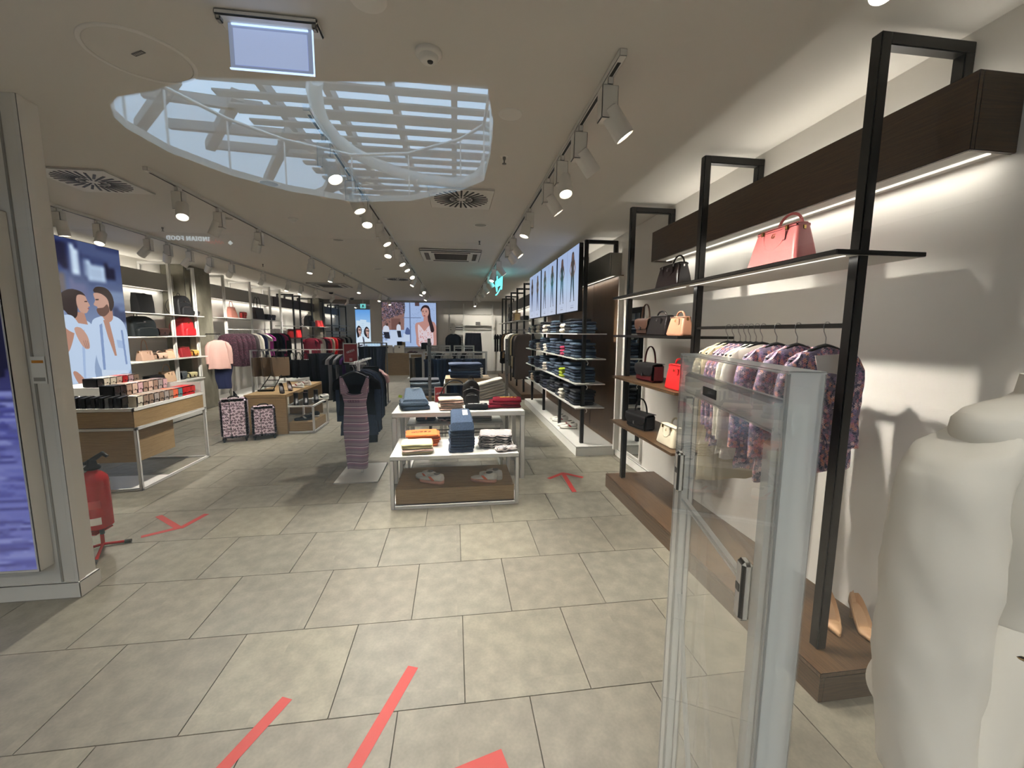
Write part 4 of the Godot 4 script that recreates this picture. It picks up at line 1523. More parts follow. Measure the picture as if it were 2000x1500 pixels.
func right_unit_coats() -> void:
	cove_beam("dark grey wall beam above the hanging coats", 2.05, 2.22, 2.43, 2.74, 9.95, 13.3, M.dark_panel, 0.8, 0.8)
	cove_beam("pale grey wall beam at the far end of the coat wall", 2.05, 2.22, 2.43, 2.74, 13.35, 16.0, M.grey_panel, 0.8, 0.8)
	var pl := thing("wood_plinth", "low walnut plinth under the hanging coats", "plinth")
	part(pl, "top_board", Geo.new().span(1.65, 2.21, 0.12, 0.14, 10.2, 15.7, 0.002), M.dark_wood_top)
	part(pl, "front_board", Geo.new().span(1.65, 1.67, 0, 0.12, 10.2, 15.7), M.dark_wood)
	part(pl, "end_board", Geo.new().span(1.67, 2.21, 0, 0.12, 10.2, 10.22), M.dark_wood)
	var u := thing("shelving_frame", "black looped posts with clothes bars on the coat wall", "shelving")
	for d in [10.62, 11.85, 13.1, 14.45, 15.5]:
		u_frame(u, 1.753, 2.215, d, 0.14, 2.93, 2.6, M.black)
	part(u, "shelf", Geo.new().span(1.64, 2.08, 1.985, 2.0, 10.55, 15.5, 0.002), M.matt_white)
	part(u, "clothes_bar", Geo.new().span(1.768, 1.788, 1.74, 1.76, 10.3, 15.5, 0.002), M.black)
	tote("black tote bag with upright straps on the coat wall shelf", P(1.80, 2.0, 13.4), -PI / 2, 0.5, 0.3, 0.16, lea(Color8(22, 18, 18)), lea(Color8(22, 18, 18)), 0.2)
	satchel("dark brown handbag on the coat wall shelf", P(1.82, 2.0, 12.5), -PI / 2, 0.5, 0.26, 0.16, lea(Color8(40, 28, 24)), M.chrome, "", 0.7)
	flap_bag("round straw coloured bag with hanging strap on the coat wall shelf", P(1.72, 2.0, 11.55), -PI / 2, 0.28, 0.22, 0.2, lea(Color8(186, 158, 112)), lea(Color8(196, 168, 122)), M.gold, "", 0.08)
	flap_bag("flat black clutch at the near end of the coat wall shelf", P(1.84, 2.0, 10.9), -PI / 2, 0.42, 0.11, 0.16, lea(Color8(26, 22, 22)), lea(Color8(26, 22, 22)), M.chrome, "", 0.0)
	var wh := "the coat wall bar"
	for q in [[10.42, "coat", "brown shearling coat nearest on the coat wall bar", M.shearling, 0.25, 1.15], [10.55, "coat", "brown shearling coat second on the coat wall bar", M.shearling, 0.25, 1.12], [10.72, "coat", "black long coat third on the coat wall bar", fab(Color8(24, 22, 22)), 0.24, 1.1], [10.95, "coat", "black long coat fourth on the coat wall bar", fab(Color8(20, 19, 20)), 0.24, 1.15],
		[11.3, "shirt", "khaki ruffled blouse beside the shearling coats", fab(Color8(150, 132, 100)), 0.22, 0.95], [11.5, "shirt", "cream sequinned top beside the khaki blouse", fab(Color8(196, 186, 164)), 0.2, 0.9], [11.75, "shirt", "grey green cardigan on the coat wall bar", fab(Color8(112, 108, 92)), 0.22, 0.9], [11.95, "shirt", "grey cardigan behind the green one", fab(Color8(120, 116, 108)), 0.22, 0.92],
		[12.7, "shirt", "white jacket on the coat wall bar", fab(Color8(226, 222, 210)), 0.23, 0.62], [12.85, "skirt", "black skirt behind the white jacket", fab(Color8(20, 18, 20)), 0.17, 0.95], [13.0, "shirt", "black jacket behind the black skirt", fab(Color8(26, 22, 22)), 0.22, 0.9], [13.5, "shirt", "camel jacket on the coat wall bar", fab(Color8(140, 110, 76)), 0.22, 0.8], [13.8, "coat", "black coat next to the camel jacket", fab(Color8(24, 22, 22)), 0.23, 1.0], [14.1, "coat", "black coat farthest on the coat wall bar", fab(Color8(22, 20, 20)), 0.23, 1.0]]:
		garment("skirt" if q[1] == "skirt" else "coat" if q[1] == "coat" else "jacket", q[1], q[2], "clothing", q[3], P(1.778, 1.75, q[0]), rng.randf_range(-0.08, 0.08), q[4], q[5], wh, true, 1, 0.7)


# ---------------------------------------------------------------- prints for the lit pictures
func couple_print() -> Image:
	var w := 300
	var h := 600
	var img := Image.create(w, h, false, Image.FORMAT_RGB8)
	for y in h:
		img.fill_rect(Rect2i(0, y, w, 1), Color8(46, 58, 104).lerp(Color8(150, 172, 206), clampf(y / float(h) * 1.6, 0, 1)))
	# soft street behind: dark doorways, pale walls, awnings
	for b in [[0.0, 0.0, 0.3, 0.16, Color8(16, 20, 58)], [0.32, 0.02, 0.42, 0.2, Color8(196, 216, 240)], [0.45, 0.0, 1.0, 0.09, Color8(70, 84, 128)], [0.5, 0.1, 0.75, 0.22, Color8(176, 198, 226)], [0.78, 0.1, 0.92, 0.2, Color8(24, 28, 60)], [0.3, 0.22, 0.5, 0.36, Color8(106, 112, 150)], [0.0, 0.17, 0.22, 0.3, Color8(110, 104, 108)], [0.62, 0.24, 1.0, 0.34, Color8(120, 140, 176)], [0.83, 0.36, 1.0, 0.46, Color8(60, 72, 108)], [0.0, 0.32, 0.2, 0.5, Color8(150, 166, 200)]]:
		poly(img, [Vector2(b[0], b[1]), Vector2(b[2], b[1] + 0.03), Vector2(b[2], b[3]), Vector2(b[0], b[3] - 0.02)], b[4])
	blur(img, 14)
	var skin := Color8(204, 160, 142)
	var skin2 := Color8(190, 142, 122)
	var cloth := Color8(200, 220, 246)
	var cloth2 := Color8(172, 196, 232)
	var fold := Color8(136, 160, 204)
	var q := func(a: Array) -> Array:
		var o := []
		for p in a:
			o.append(Vector2(p[0], p[1]))
		return o
	# woman at the left: dress, hair, face in profile to the right
	smooth_poly(img, q.call([[0.12, 0.47], [0.3, 0.44], [0.5, 0.47], [0.52, 0.62], [0.47, 0.75], [0.52, 1.0], [0.1, 1.0], [0.14, 0.72], [0.1, 0.6]]), cloth)
	poly(img, q.call([[0.36, 0.5], [0.4, 0.5], [0.36, 0.7], [0.32, 0.98], [0.3, 0.98], [0.33, 0.7]]), cloth2)
	poly(img, q.call([[0.3, 0.40], [0.42, 0.40], [0.45, 0.47], [0.3, 0.46]]), skin2)
	smooth_poly(img, q.call([[0.16, 0.31], [0.28, 0.275], [0.42, 0.285], [0.46, 0.32], [0.36, 0.35], [0.33, 0.42], [0.26, 0.44], [0.2, 0.4], [0.13, 0.37]]), Color8(44, 28, 30))
	smooth_poly(img, q.call([[0.36, 0.305], [0.45, 0.305], [0.48, 0.335], [0.505, 0.36], [0.48, 0.368], [0.48, 0.385], [0.44, 0.405], [0.37, 0.395], [0.34, 0.35]]), skin)
	poly(img, q.call([[0.44, 0.335], [0.475, 0.333], [0.475, 0.339], [0.44, 0.341]]), Color8(60, 36, 36))
	poly(img, q.call([[0.465, 0.376], [0.49, 0.373], [0.485, 0.382]]), Color8(150, 60, 66))
	smooth_poly(img, q.call([[0.12, 0.47], [0.22, 0.44], [0.28, 0.5], [0.18, 0.62], [0.1, 0.58]]), skin2)
	# man at the right: jacket, trousers, head in profile to the left
	smooth_poly(img, q.call([[0.5, 0.46], [0.62, 0.42], [0.8, 0.41], [0.97, 0.47], [1.02, 0.68], [0.95, 0.78], [0.72, 0.80], [0.56, 0.74], [0.5, 0.6]]), cloth)
	poly(img, q.call([[0.56, 0.74], [0.95, 0.76], [0.97, 1.0], [0.56, 1.0]]), Color8(212, 228, 248))
	poly(img, q.call([[0.72, 0.78], [0.75, 0.78], [0.76, 1.0], [0.73, 1.0]]), fold)
	poly(img, q.call([[0.60, 0.47], [0.64, 0.46], [0.62, 0.74], [0.585, 0.74]]), fold)
	poly(img, q.call([[0.66, 0.44], [0.74, 0.44], [0.78, 0.56], [0.80, 0.66], [0.77, 0.66], [0.70, 0.54]]), skin2)
	poly(img, q.call([[0.82, 0.56], [0.93, 0.57], [0.93, 0.62], [0.83, 0.61]]), cloth2)
	poly(img, q.call([[0.9, 0.5], [0.93, 0.5], [0.95, 0.72], [0.92, 0.72]]), fold)
	smooth_poly(img, q.call([[0.62, 0.36], [0.78, 0.35], [0.80, 0.43], [0.70, 0.45]]), skin2)
	smooth_poly(img, q.call([[0.57, 0.27], [0.62, 0.245], [0.74, 0.245], [0.82, 0.28], [0.84, 0.34], [0.78, 0.385], [0.74, 0.33], [0.62, 0.29]]), Color8(48, 32, 30))
	smooth_poly(img, q.call([[0.57, 0.285], [0.68, 0.285], [0.76, 0.32], [0.75, 0.385], [0.66, 0.405], [0.60, 0.395], [0.60, 0.365], [0.555, 0.352], [0.58, 0.325]]), skin)
	smooth_poly(img, q.call([[0.59, 0.375], [0.68, 0.365], [0.74, 0.345], [0.76, 0.385], [0.68, 0.418], [0.61, 0.408]]), Color8(104, 72, 62))
	poly(img, q.call([[0.585, 0.318], [0.63, 0.315], [0.63, 0.323], [0.585, 0.326]]), Color8(56, 36, 34))
	# his arm over her shoulder, hand with fingers
	smooth_poly(img, q.call([[0.14, 0.43], [0.26, 0.42], [0.34, 0.47], [0.36, 0.52], [0.28, 0.52], [0.18, 0.49]]), cloth)
	smooth_poly(img, q.call([[0.28, 0.49], [0.36, 0.49], [0.43, 0.54], [0.44, 0.60], [0.40, 0.61], [0.35, 0.59], [0.3, 0.54]]), skin)
	for k in 3:
		poly(img, q.call([[0.365 + k * 0.025, 0.56], [0.37 + k * 0.025, 0.56], [0.395 + k * 0.02, 0.605], [0.388 + k * 0.02, 0.605]]), Color8(150, 106, 96))
	# his hanging hand, her hand and her white bag
	smooth_poly(img, q.call([[0.88, 0.80], [0.97, 0.80], [0.98, 0.88], [0.94, 0.93], [0.88, 0.90]]), skin2)
	smooth_poly(img, q.call([[0.2, 0.74], [0.26, 0.74], [0.38, 0.82], [0.36, 0.85], [0.27, 0.82]]), skin2)
	smooth_poly(img, q.call([[0.2, 0.85], [0.42, 0.83], [0.48, 0.86], [0.47, 0.94], [0.24, 0.97]]), Color8(224, 236, 250))
	poly(img, q.call([[0.21, 0.895], [0.475, 0.885], [0.475, 0.89], [0.21, 0.90]]), fold)
	return img


func courtyard_print() -> Image:
	var w := 420
	var h := 344
	var img := Image.create(w, h, false, Image.FORMAT_RGB8)
	img.fill(Color8(172, 196, 238))
	var r := RandomNumberGenerator.new()
	r.seed = 4
	# rough stone wall and climbing plant at the left
	poly(img, [Vector2(0, 0), Vector2(0.42, 0), Vector2(0.40, 0.62), Vector2(0, 0.62)], Color8(150, 112, 104))
	poly(img, [Vector2(0.17, 0.36), Vector2(0.33, 0.36), Vector2(0.33, 0.62), Vector2(0.17, 0.62)], Color8(120, 84, 78))
	for k in 520:
		var u := r.randf() * 0.42
		var v := r.randf() * (0.42 - u * 0.45)
		oval(img, u * w, v * h, r.randf_range(3, 8), r.randf_range(2, 5), r.randf() * TAU, [Color8(70, 64, 74), Color8(110, 92, 112), Color8(48, 46, 52), Color8(150, 130, 150)][k % 4], false)
	for k in 60:
		oval(img, r.randf() * 0.14 * w, (0.4 + r.randf() * 0.45) * h, 5, 3, r.randf() * TAU, [Color8(60, 58, 64), Color8(96, 82, 88)][k % 2], false)
	# white terrace furniture and seated people
	for b in [[0.14, 0.63, 0.32, 0.80], [0.02, 0.86, 0.36, 1.0], [0.10, 0.78, 0.38, 0.90], [0.38, 0.70, 0.5, 0.88]]:
		poly(img, [Vector2(b[0], b[1]), Vector2(b[2], b[1] + 0.01), Vector2(b[2], b[3]), Vector2(b[0], b[3])], Color8(206, 222, 248))
	for p in [[0.07, 0.56, 0.05], [0.30, 0.53, 0.035]]:
		smooth_poly(img, [Vector2(p[0] - p[2], p[1]), Vector2(p[0], p[1] - 0.04), Vector2(p[0] + p[2], p[1]), Vector2(p[0] + p[2], p[1] + 0.12), Vector2(p[0] - p[2], p[1] + 0.12)], Color8(220, 228, 244))
		poly(img, [Vector2(p[0] - p[2], p[1] + 0.11), Vector2(p[0] + p[2], p[1] + 0.11), Vector2(p[0] + p[2] * 1.4, p[1] + 0.26), Vector2(p[0] - p[2] * 0.4, p[1] + 0.26)], Color8(30, 32, 48))
		disc(img, p[0] + 0.02, p[1] - 0.06, 0.02, 0.032, Color8(70, 50, 46))
	smooth_poly(img, [Vector2(0.42, 0.66), Vector2(0.46, 0.56), Vector2(0.52, 0.66), Vector2(0.51, 0.72), Vector2(0.43, 0.72)], Color8(84, 100, 150))
	# white planked wall and window frame behind the woman
	for k in 130:
		oval(img, (0.53 + r.randf() * 0.47) * w, r.randf() * 0.62 * h, r.randf_range(1, 3), r.randf_range(0.8, 1.6), r.randf() * TAU, Color8(120, 142, 190), false)
	poly(img, [Vector2(0.505, 0), Vector2(0.525, 0), Vector2(0.525, 0.92), Vector2(0.505, 0.92)], Color8(104, 120, 160))
	poly(img, [Vector2(0.38, 0.335), Vector2(0.72, 0.335), Vector2(0.72, 0.35), Vector2(0.38, 0.35)], Color8(110, 126, 166))
	poly(img, [Vector2(0.61, 0), Vector2(0.69, 0), Vector2(0.69, 0.075), Vector2(0.61, 0.075)], Color8(92, 70, 72))
	# woman: hair, shoulders, dress
	var skin := Color8(202, 148, 138)
	smooth_poly(img, [Vector2(0.61, 0.49), Vector2(0.70, 0.44), Vector2(0.76, 0.42), Vector2(0.88, 0.42), Vector2(0.99, 0.5), Vector2(1.02, 1.0), Vector2(0.66, 1.0), Vector2(0.62, 0.75)], skin)
	smooth_poly(img, [Vector2(0.66, 0.5), Vector2(0.72, 0.56), Vector2(0.78, 0.64), Vector2(0.84, 0.55), Vector2(0.90, 0.52), Vector2(0.94, 0.72), Vector2(0.92, 1.0), Vector2(0.7, 1.0), Vector2(0.66, 0.75)], Color8(232, 214, 222))
	for k in 90:
		oval(img, (0.67 + r.randf() * 0.25) * w, (0.6 + r.randf() * 0.4) * h, r.randf_range(2, 5), r.randf_range(2, 4), r.randf() * TAU, [Color8(226, 150, 130), Color8(200, 110, 120), Color8(240, 226, 232)][k % 3], false)
	smooth_poly(img, [Vector2(0.715, 0.18), Vector2(0.76, 0.07), Vector2(0.84, 0.06), Vector2(0.885, 0.14), Vector2(0.90, 0.34), Vector2(0.96, 0.62), Vector2(0.90, 0.66), Vector2(0.86, 0.45), Vector2(0.80, 0.3)], Color8(46, 26, 32))
	smooth_poly(img, [Vector2(0.73, 0.18), Vector2(0.78, 0.11), Vector2(0.845, 0.13), Vector2(0.865, 0.22), Vector2(0.84, 0.31), Vector2(0.79, 0.345), Vector2(0.745, 0.29)], Color8(214, 164, 152))
	poly(img, [Vector2(0.77, 0.32), Vector2(0.84, 0.3), Vector2(0.85, 0.44), Vector2(0.76, 0.44)], skin)
	for e in [0.757, 0.815]:
		disc(img, e, 0.205, 0.014, 0.007, Color8(50, 30, 34))
		disc(img, e, 0.182, 0.018, 0.005, Color8(70, 44, 42))
	poly(img, [Vector2(0.78, 0.21), Vector2(0.79, 0.255), Vector2(0.772, 0.258)], Color8(182, 128, 120))
	disc(img, 0.783, 0.295, 0.018, 0.011, Color8(150, 50, 62))
	return img


func pair_print() -> Image:
	var w := 200
	var h := 560
	var img := Image.create(w, h, false, Image.FORMAT_RGB8)
	for y in h:
		img.fill_rect(Rect2i(0, y, w, 1), Color8(96, 160, 232).lerp(Color8(186, 218, 246), clampf(y / float(h) * 2.4, 0, 1)))
	for b in [[0.05, 0.22, 0.42, 0.6], [0.3, 0.20, 0.7, 0.6], [0.62, 0.25, 0.95, 0.6]]:
		poly(img, [Vector2(b[0], b[1]), Vector2(b[2], b[1] + 0.01), Vector2(b[2], b[3]), Vector2(b[0], b[3])], Color8(206, 228, 246))
	for k in 6:
		poly(img, [Vector2(0.38, 0.28 + k * 0.04), Vector2(0.56, 0.282 + k * 0.04), Vector2(0.56, 0.288 + k * 0.04), Vector2(0.38, 0.286 + k * 0.04)], Color8(168, 198, 226))
	for p in [[0.22, 0.40, 1.0], [0.72, 0.42, -1.0]]:
		var cx: float = p[0]
		var cy: float = p[1]
		var sgn: float = p[2]
		smooth_poly(img, [Vector2(cx - 0.18, cy + 0.2), Vector2(cx, cy + 0.11), Vector2(cx + 0.2, cy + 0.18), Vector2(cx + 0.28, cy + 0.4), Vector2(cx + 0.2, cy + 0.6), Vector2(cx - 0.16, cy + 0.6), Vector2(cx - 0.24, cy + 0.38)], Color8(226, 240, 252))
		smooth_poly(img, [Vector2(cx - 0.19, cy), Vector2(cx - 0.02, cy - 0.075), Vector2(cx + 0.15, cy - 0.01), Vector2(cx + 0.12, cy + 0.09), Vector2(cx - 0.1 * sgn, cy + 0.17), Vector2(cx - 0.16, cy + 0.1)], Color8(34, 26, 32))
		smooth_poly(img, [Vector2(cx - 0.05, cy - 0.03), Vector2(cx + 0.10, cy - 0.02), Vector2(cx + 0.11, cy + 0.06), Vector2(cx + 0.02, cy + 0.10), Vector2(cx - 0.07, cy + 0.05)], Color8(206, 168, 156))
		poly(img, [Vector2(cx, cy + 0.09), Vector2(cx + 0.08, cy + 0.08), Vector2(cx + 0.1, cy + 0.14), Vector2(cx - 0.02, cy + 0.14)], Color8(188, 148, 138))
		disc(img, cx + 0.0, cy + 0.012, 0.045, 0.015, Color8(28, 26, 34))
		disc(img, cx + 0.09, cy + 0.014, 0.03, 0.013, Color8(28, 26, 34))
		disc(img, cx + 0.04, cy + 0.068, 0.03, 0.007, Color8(150, 70, 76))
	smooth_poly(img, [Vector2(0.4, 0.80), Vector2(0.62, 0.72), Vector2(0.8, 0.74), Vector2(0.85, 0.78), Vector2(0.62, 0.80), Vector2(0.44, 0.86)], Color8(92, 92, 112))
	smooth_poly(img, [Vector2(0.42, 0.56), Vector2(0.5, 0.58), Vector2(0.56, 0.72), Vector2(0.48, 0.74)], Color8(70, 66, 84))
	poly(img, [Vector2(0.2, 0.72), Vector2(0.4, 0.71), Vector2(0.42, 0.735), Vector2(0.22, 0.75)], Color8(60, 50, 66))
	return img


func pavement_print() -> Image:
	var w := 200
	var h := 520
	var img := Image.create(w, h, false, Image.FORMAT_RGB8)
	for y in h:
		img.fill_rect(Rect2i(0, y, w, 1), Color8(44, 44, 96).lerp(Color8(122, 128, 214), clampf((y / float(h) - 0.35) * 3.0, 0, 1)))
	var r := RandomNumberGenerator.new()
	r.seed = 9
	for k in 420:
		var v := 0.46 + r.randf() * 0.54
		oval(img, r.randf() * w, v * h, r.randf_range(10, 30), r.randf_range(1.5, 4), 0.05, [Color8(150, 158, 232), Color8(98, 102, 190), Color8(128, 134, 218), Color8(86, 88, 170)][k % 4], false)
	disc(img, 0.8, 0.41, 0.12, 0.015, Color8(220, 224, 240))
	smooth_poly(img, [Vector2(0.55, 0.0), Vector2(1, 0.0), Vector2(1, 0.4), Vector2(0.75, 0.42), Vector2(0.6, 0.3)], Color8(28, 28, 62))
	smooth_poly(img, [Vector2(0.0, 0.1), Vector2(0.3, 0.05), Vector2(0.4, 0.3), Vector2(0.2, 0.4), Vector2(0, 0.4)], Color8(160, 170, 210))
	blur(img, 4)
	return img


# ---------------------------------------------------------------- left side
func left_wall() -> void:
	# display on the entrance wall
	var ds := thing("digital_display", "tall digital display at the entrance wall showing blurred blue pavement", "display")
	part(ds, "housing", Geo.new().span(-3.5, -2.5, 0.23, 2.35, 2.722, 2.819, 0.004), M.matt_white)
	part(ds, "screen", Geo.new().quad(P(-3.44, 0.25, 2.720), P(-2.512, 0.25, 2.720), P(-2.512, 2.3, 2.720), P(-3.44, 2.3, 2.720)), lit_print(pavement_print(), 0.55))
	area("display_light", P(-2.98, 1.28, 2.71), 0.9, 2.0, Vector3(0, 0, 1), Vector3(1, 0, 0), 0.06, Color8(140, 146, 230), ds)
	# big lit picture of a couple
	var lp := thing("lit_picture", "large lit picture of an embracing couple in white on the left wall", "lit picture")
	part(lp, "housing", Geo.new().span(-5.12, -5.0, 0.49, 2.88, 5.95, 7.22, 0.006), M.plastic_black)
	part(lp, "screen", Geo.new().quad(P(-4.998, 0.5, 5.96), P(-4.998, 0.5, 7.21), P(-4.998, 2.87, 7.21), P(-4.998, 2.87, 5.96)), lit_print(couple_print(), 0.9))
	part(lp, "bracket", Geo.new().span(-5.7, -5.12, 2.0, 2.1, 6.1, 6.16).span(-5.7, -5.12, 2.0, 2.1, 7.0, 7.06).span(-5.7, -5.12, 0.8, 0.9, 7.0, 7.06), M.plastic_black)
	area("picture_light", P(-4.99, 1.68, 6.58), 1.25, 2.37, Vector3.RIGHT, Vector3(0, 0, 1), 0.08, Color8(190, 208, 240), lp)
	cove_beam("light grey wall beam over the bag shelves on the left wall", -5.45, -5.7, 2.44, 2.74, 5.2, 9.16, M.grey_panel)
	cove_beam("light grey wall beam over the berry blouses", -5.45, -5.7, 2.43, 2.735, 10.15, 13.7, M.grey_panel)
	cove_beam("dark bronze wall beam over the red shoulder bags", -5.45, -5.7, 2.43, 2.735, 13.8, 17.5, M.bronze_panel)
	cove_beam("dark bronze wall beam at the far left end", -5.45, -5.7, 2.43, 2.735, 18.3, 21.2, M.bronze_panel)
	struct("column_left", Geo.new().span(-5.7, -5.28, 0, CEIL, 9.22, 10.1, 0.006), M.concrete)
	struct("column_far_left", Geo.new().span(-5.7, -5.28, 0, CEIL, 17.55, 18.25, 0.006), M.concrete)
	# bag shelves with a low cabinet
	var u := thing("shelving_frame", "white looped posts with bag shelves beside the couple picture", "shelving")
	for d in [8.62, 9.34]:
		u_frame(u, -5.17, -5.69, d, 0.74, 2.93, 2.6, M.white)
	for y in [1.975, 1.58, 1.165]:
		part(u, "shelf", Geo.new().span(-5.08, -5.55, y - 0.018, y, 7.3, 9.42, 0.002), M.white)
	var cb := thing("low_cabinet", "long white low cabinet under the bag shelves", "cabinet")
	part(cb, "body", Geo.new().span(-5.66, -5.07, 0.02, 0.72, 7.3, 9.2, 0.003), M.white)
	part(cb, "top_board", Geo.new().span(-5.66, -5.05, 0.72, 0.74, 7.28, 9.22, 0.002), M.white)
	var fc := PI / 2
	var blk := lea(Color8(26, 26, 28))
	tote("wide black shopper on the highest white bag shelf", P(-5.3, 1.975, 8.05), fc + 0.1, 0.46, 0.33, 0.14, blk, blk, 0.02)
	backpack("black backpack beside the white post on the highest bag shelf", P(-5.3, 1.975, 9.08), fc - 0.15, 0.36, 0.38, 0.2, blk, M.chrome)
	flap_bag("small black pouch right of the black backpack", P(-5.25, 1.975, 9.38), fc, 0.2, 0.1, 0.1, blk, blk, M.chrome, "", 0.0)
	backpack("dark slouchy backpack on the middle bag shelf next to the picture", P(-5.32, 1.58, 7.95), fc - 0.2, 0.48, 0.34, 0.24, lea(Color8(32, 36, 38)), M.chrome)
	flap_bag("dark brown shoulder bag on the middle bag shelf", P(-5.26, 1.58, 8.37), fc, 0.27, 0.14, 0.12, lea(Color8(46, 28, 26)), lea(Color8(50, 32, 28)), M.chrome, "", 0.0)
	backpack("red backpack on the middle bag shelf", P(-5.3, 1.58, 9.12), fc - 0.1, 0.34, 0.36, 0.2, lea(Color8(176, 30, 38)), M.gold)
	satchel("beige satchel with a tall white hoop handle", P(-5.28, 1.165, 7.95), fc, 0.3, 0.17, 0.13, lea(Color8(206, 170, 148)), M.gold, "", 0.92, 1, 0.2)
	flap_bag("small blush flap bag left of the tan one", P(-5.26, 1.165, 8.28), fc, 0.24, 0.11, 0.1, lea(Color8(216, 182, 158)), lea(Color8(222, 190, 166)), M.gold, "", 0.04)
	satchel("tan trapeze bag on the lowest bag shelf", P(-5.26, 1.165, 8.58), fc - 0.2, 0.27, 0.16, 0.13, lea(Color8(212, 174, 144)), M.gold, "", 0.8, 1, 0.02)
	satchel("dark red bucket bag beside the white post", P(-5.28, 1.165, 8.98), fc, 0.28, 0.2, 0.15, lea(Color8(140, 28, 36)), M.gold, "", 1.0, 1, 0.02)
	flap_bag("small yellow and brown bag at the end of the lowest shelf", P(-5.24, 1.165, 9.26), fc, 0.2, 0.12, 0.1, lea(Color8(176, 118, 52)), lea(Color8(222, 176, 92)), M.gold, "", 0.0)
	flap_bag("quilted black bag on the low white cabinet", P(-5.25, 0.74, 8.05), fc, 0.34, 0.15, 0.14, blk, blk, M.chrome, "", 0.0)
	satchel("tan handbag with arched handle on the low white cabinet", P(-5.25, 0.74, 8.4), fc - 0.3, 0.28, 0.2, 0.14, lea(Color8(206, 172, 142)), M.gold, "", 0.9, 1, 0.14)
	flap_bag("small black and white bag on the low cabinet", P(-5.25, 0.74, 8.82), fc, 0.16, 0.15, 0.1, lea(Color8(52, 58, 64)), lea(Color8(80, 88, 94)), M.chrome, "", 0.0)
	flap_bag("flat cream clutch at the end of the low cabinet", P(-5.22, 0.74, 9.08), fc, 0.22, 0.11, 0.08, lea(Color8(176, 168, 134)), lea(Color8(206, 196, 150)), M.gold, "", 0.0)
	# pale things before the concrete column
	garment("cardigan", "shirt", "pale pink knitted cardigan before the concrete column", "clothing", fab(Color8(212, 172, 162)), P(-5.05, 1.58, 9.78), 0.3, 0.2, 0.62)
	garment("trousers", "trousers", "navy trousers hanging under the pale pink cardigan", "clothing", den(Color8(30, 40, 84)), P(-5.05, 1.0, 9.9), 0.2, 0.18, 0.5)
	solo("garment_rail", "short black clothes arm on the concrete column", "clothes arm", Geo.new().span(-5.28, -5.0, 1.6, 1.62, 9.77, 9.8).span(-5.28, -5.0, 1.02, 1.04, 9.89, 9.92), M.black)
	# berry blouse wall
	u = thing("shelving_frame", "white looped posts with a clothes bar of berry blouses", "shelving")
	for d in [10.45, 11.7, 12.85, 13.57]:
		u_frame(u, -5.17, -5.69, d, 0.12, 2.93, 2.6, M.white)
	part(u, "shelf", Geo.new().span(-5.08, -5.55, 1.965, 1.985, 10.3, 13.3, 0.002), M.white)
	part(u, "clothes_bar", Geo.new().span(-5.07, -5.05, 1.705, 1.725, 10.15, 13.5, 0.002).span(-5.17, -5.06, 1.705, 1.725, 10.44, 10.46).span(-5.17, -5.06, 1.705, 1.725, 13.44, 13.46), M.white)
	var pl := thing("white_plinth", "white plinth under the berry blouses on the left", "plinth")
	part(pl, "board", Geo.new().span(-5.69, -5.05, 0, 0.12, 10.15, 13.7, 0.004), M.white)
	satchel("salmon pink upright bag on the shelf over the berry blouses", P(-5.3, 1.985, 10.95), fc, 0.34, 0.26, 0.15, lea(Color8(210, 140, 124)), M.gold, "", 0.6, 1, 0.16)
	flap_bag("small red purse beside the salmon pink bag", P(-5.25, 1.985, 11.38), fc, 0.18, 0.16, 0.1, lea(Color8(200, 60, 58)), lea(Color8(206, 66, 62)), M.gold, "", 0.0)
	tote("black tote with a red stripe and tall straps over the blouses", P(-5.3, 1.985, 12.3), fc, 0.5, 0.32, 0.16, lea(Color8(34, 26, 28)), blk, 0.3)
	flap_bag("flat black bag right of the striped tote", P(-5.24, 1.985, 12.9), fc, 0.5, 0.16, 0.12, blk, blk, M.chrome, "", 0.0)
	var mm := [[M.berry, "shirt", "berry floral blouse", 0.74], [M.berry, "shirt", "berry floral blouse", 0.76], [M.berry, "shirt", "berry floral blouse", 0.74], [M.berry, "shirt", "berry floral blouse", 0.78], [fab(Color8(70, 64, 66)), "shirt", "dark grey blouse", 0.7], [fab(Color8(226, 220, 206)), "shirt", "white jacket", 0.82], [fab(Color8(28, 34, 64)), "shirt", "navy jacket", 0.66], [fab(Color8(222, 216, 204)), "tee", "white striped top", 0.72], [fab(Color8(158, 60, 140)), "tee", "magenta tee", 0.6], [fab(Color8(22, 20, 22)), "shirt", "black blouse", 0.8], [fab(Color8(24, 22, 26)), "shirt", "black jacket", 0.78], [fab(Color8(26, 30, 50)), "shirt", "midnight blue shirt", 0.8], [fab(Color8(160, 40, 88)), "tee", "raspberry tee", 0.66], [fab(Color8(20, 20, 22)), "shirt", "black cardigan", 0.8]]
	for k in mm.size():
		garment("blouse", mm[k][1], "%s, %s piece from the concrete column" % [mm[k][2], ORD[k]], "clothing", mm[k][0], P(-5.06, 1.715, 10.28 + 0.225 * k), rng.randf_range(-0.15, 0.1), 0.21, mm[k][3], "clothes on the white bar of the left wall", true, k % 3, 0.8)
	pump("black pump under the berry blouses, nearer one", P(-5.15, 0.12, 10.52), deg_to_rad(-25), blk, "black pumps under the blouses")
	pump("black pump under the berry blouses, farther one", P(-5.25, 0.12, 10.62), deg_to_rad(-35), blk, "black pumps under the blouses")
	# far left wall, black posts
	u = thing("shelving_frame", "black looped posts along the far left wall", "shelving")
	for d in [14.6, 15.2, 16.4, 17.7, 18.85, 20.05, 21.3]:
		u_frame(u, -5.17, -5.69, d, 0.12, 2.88, 2.6, M.black)
	part(u, "shelf", Geo.new().span(-5.08, -5.55, 1.83, 1.85, 14.0, 18.0, 0.002), M.grey_panel)
	part(u, "shelf", Geo.new().span(-5.08, -5.55, 1.44, 1.46, 14.2, 15.3, 0.002), M.black)
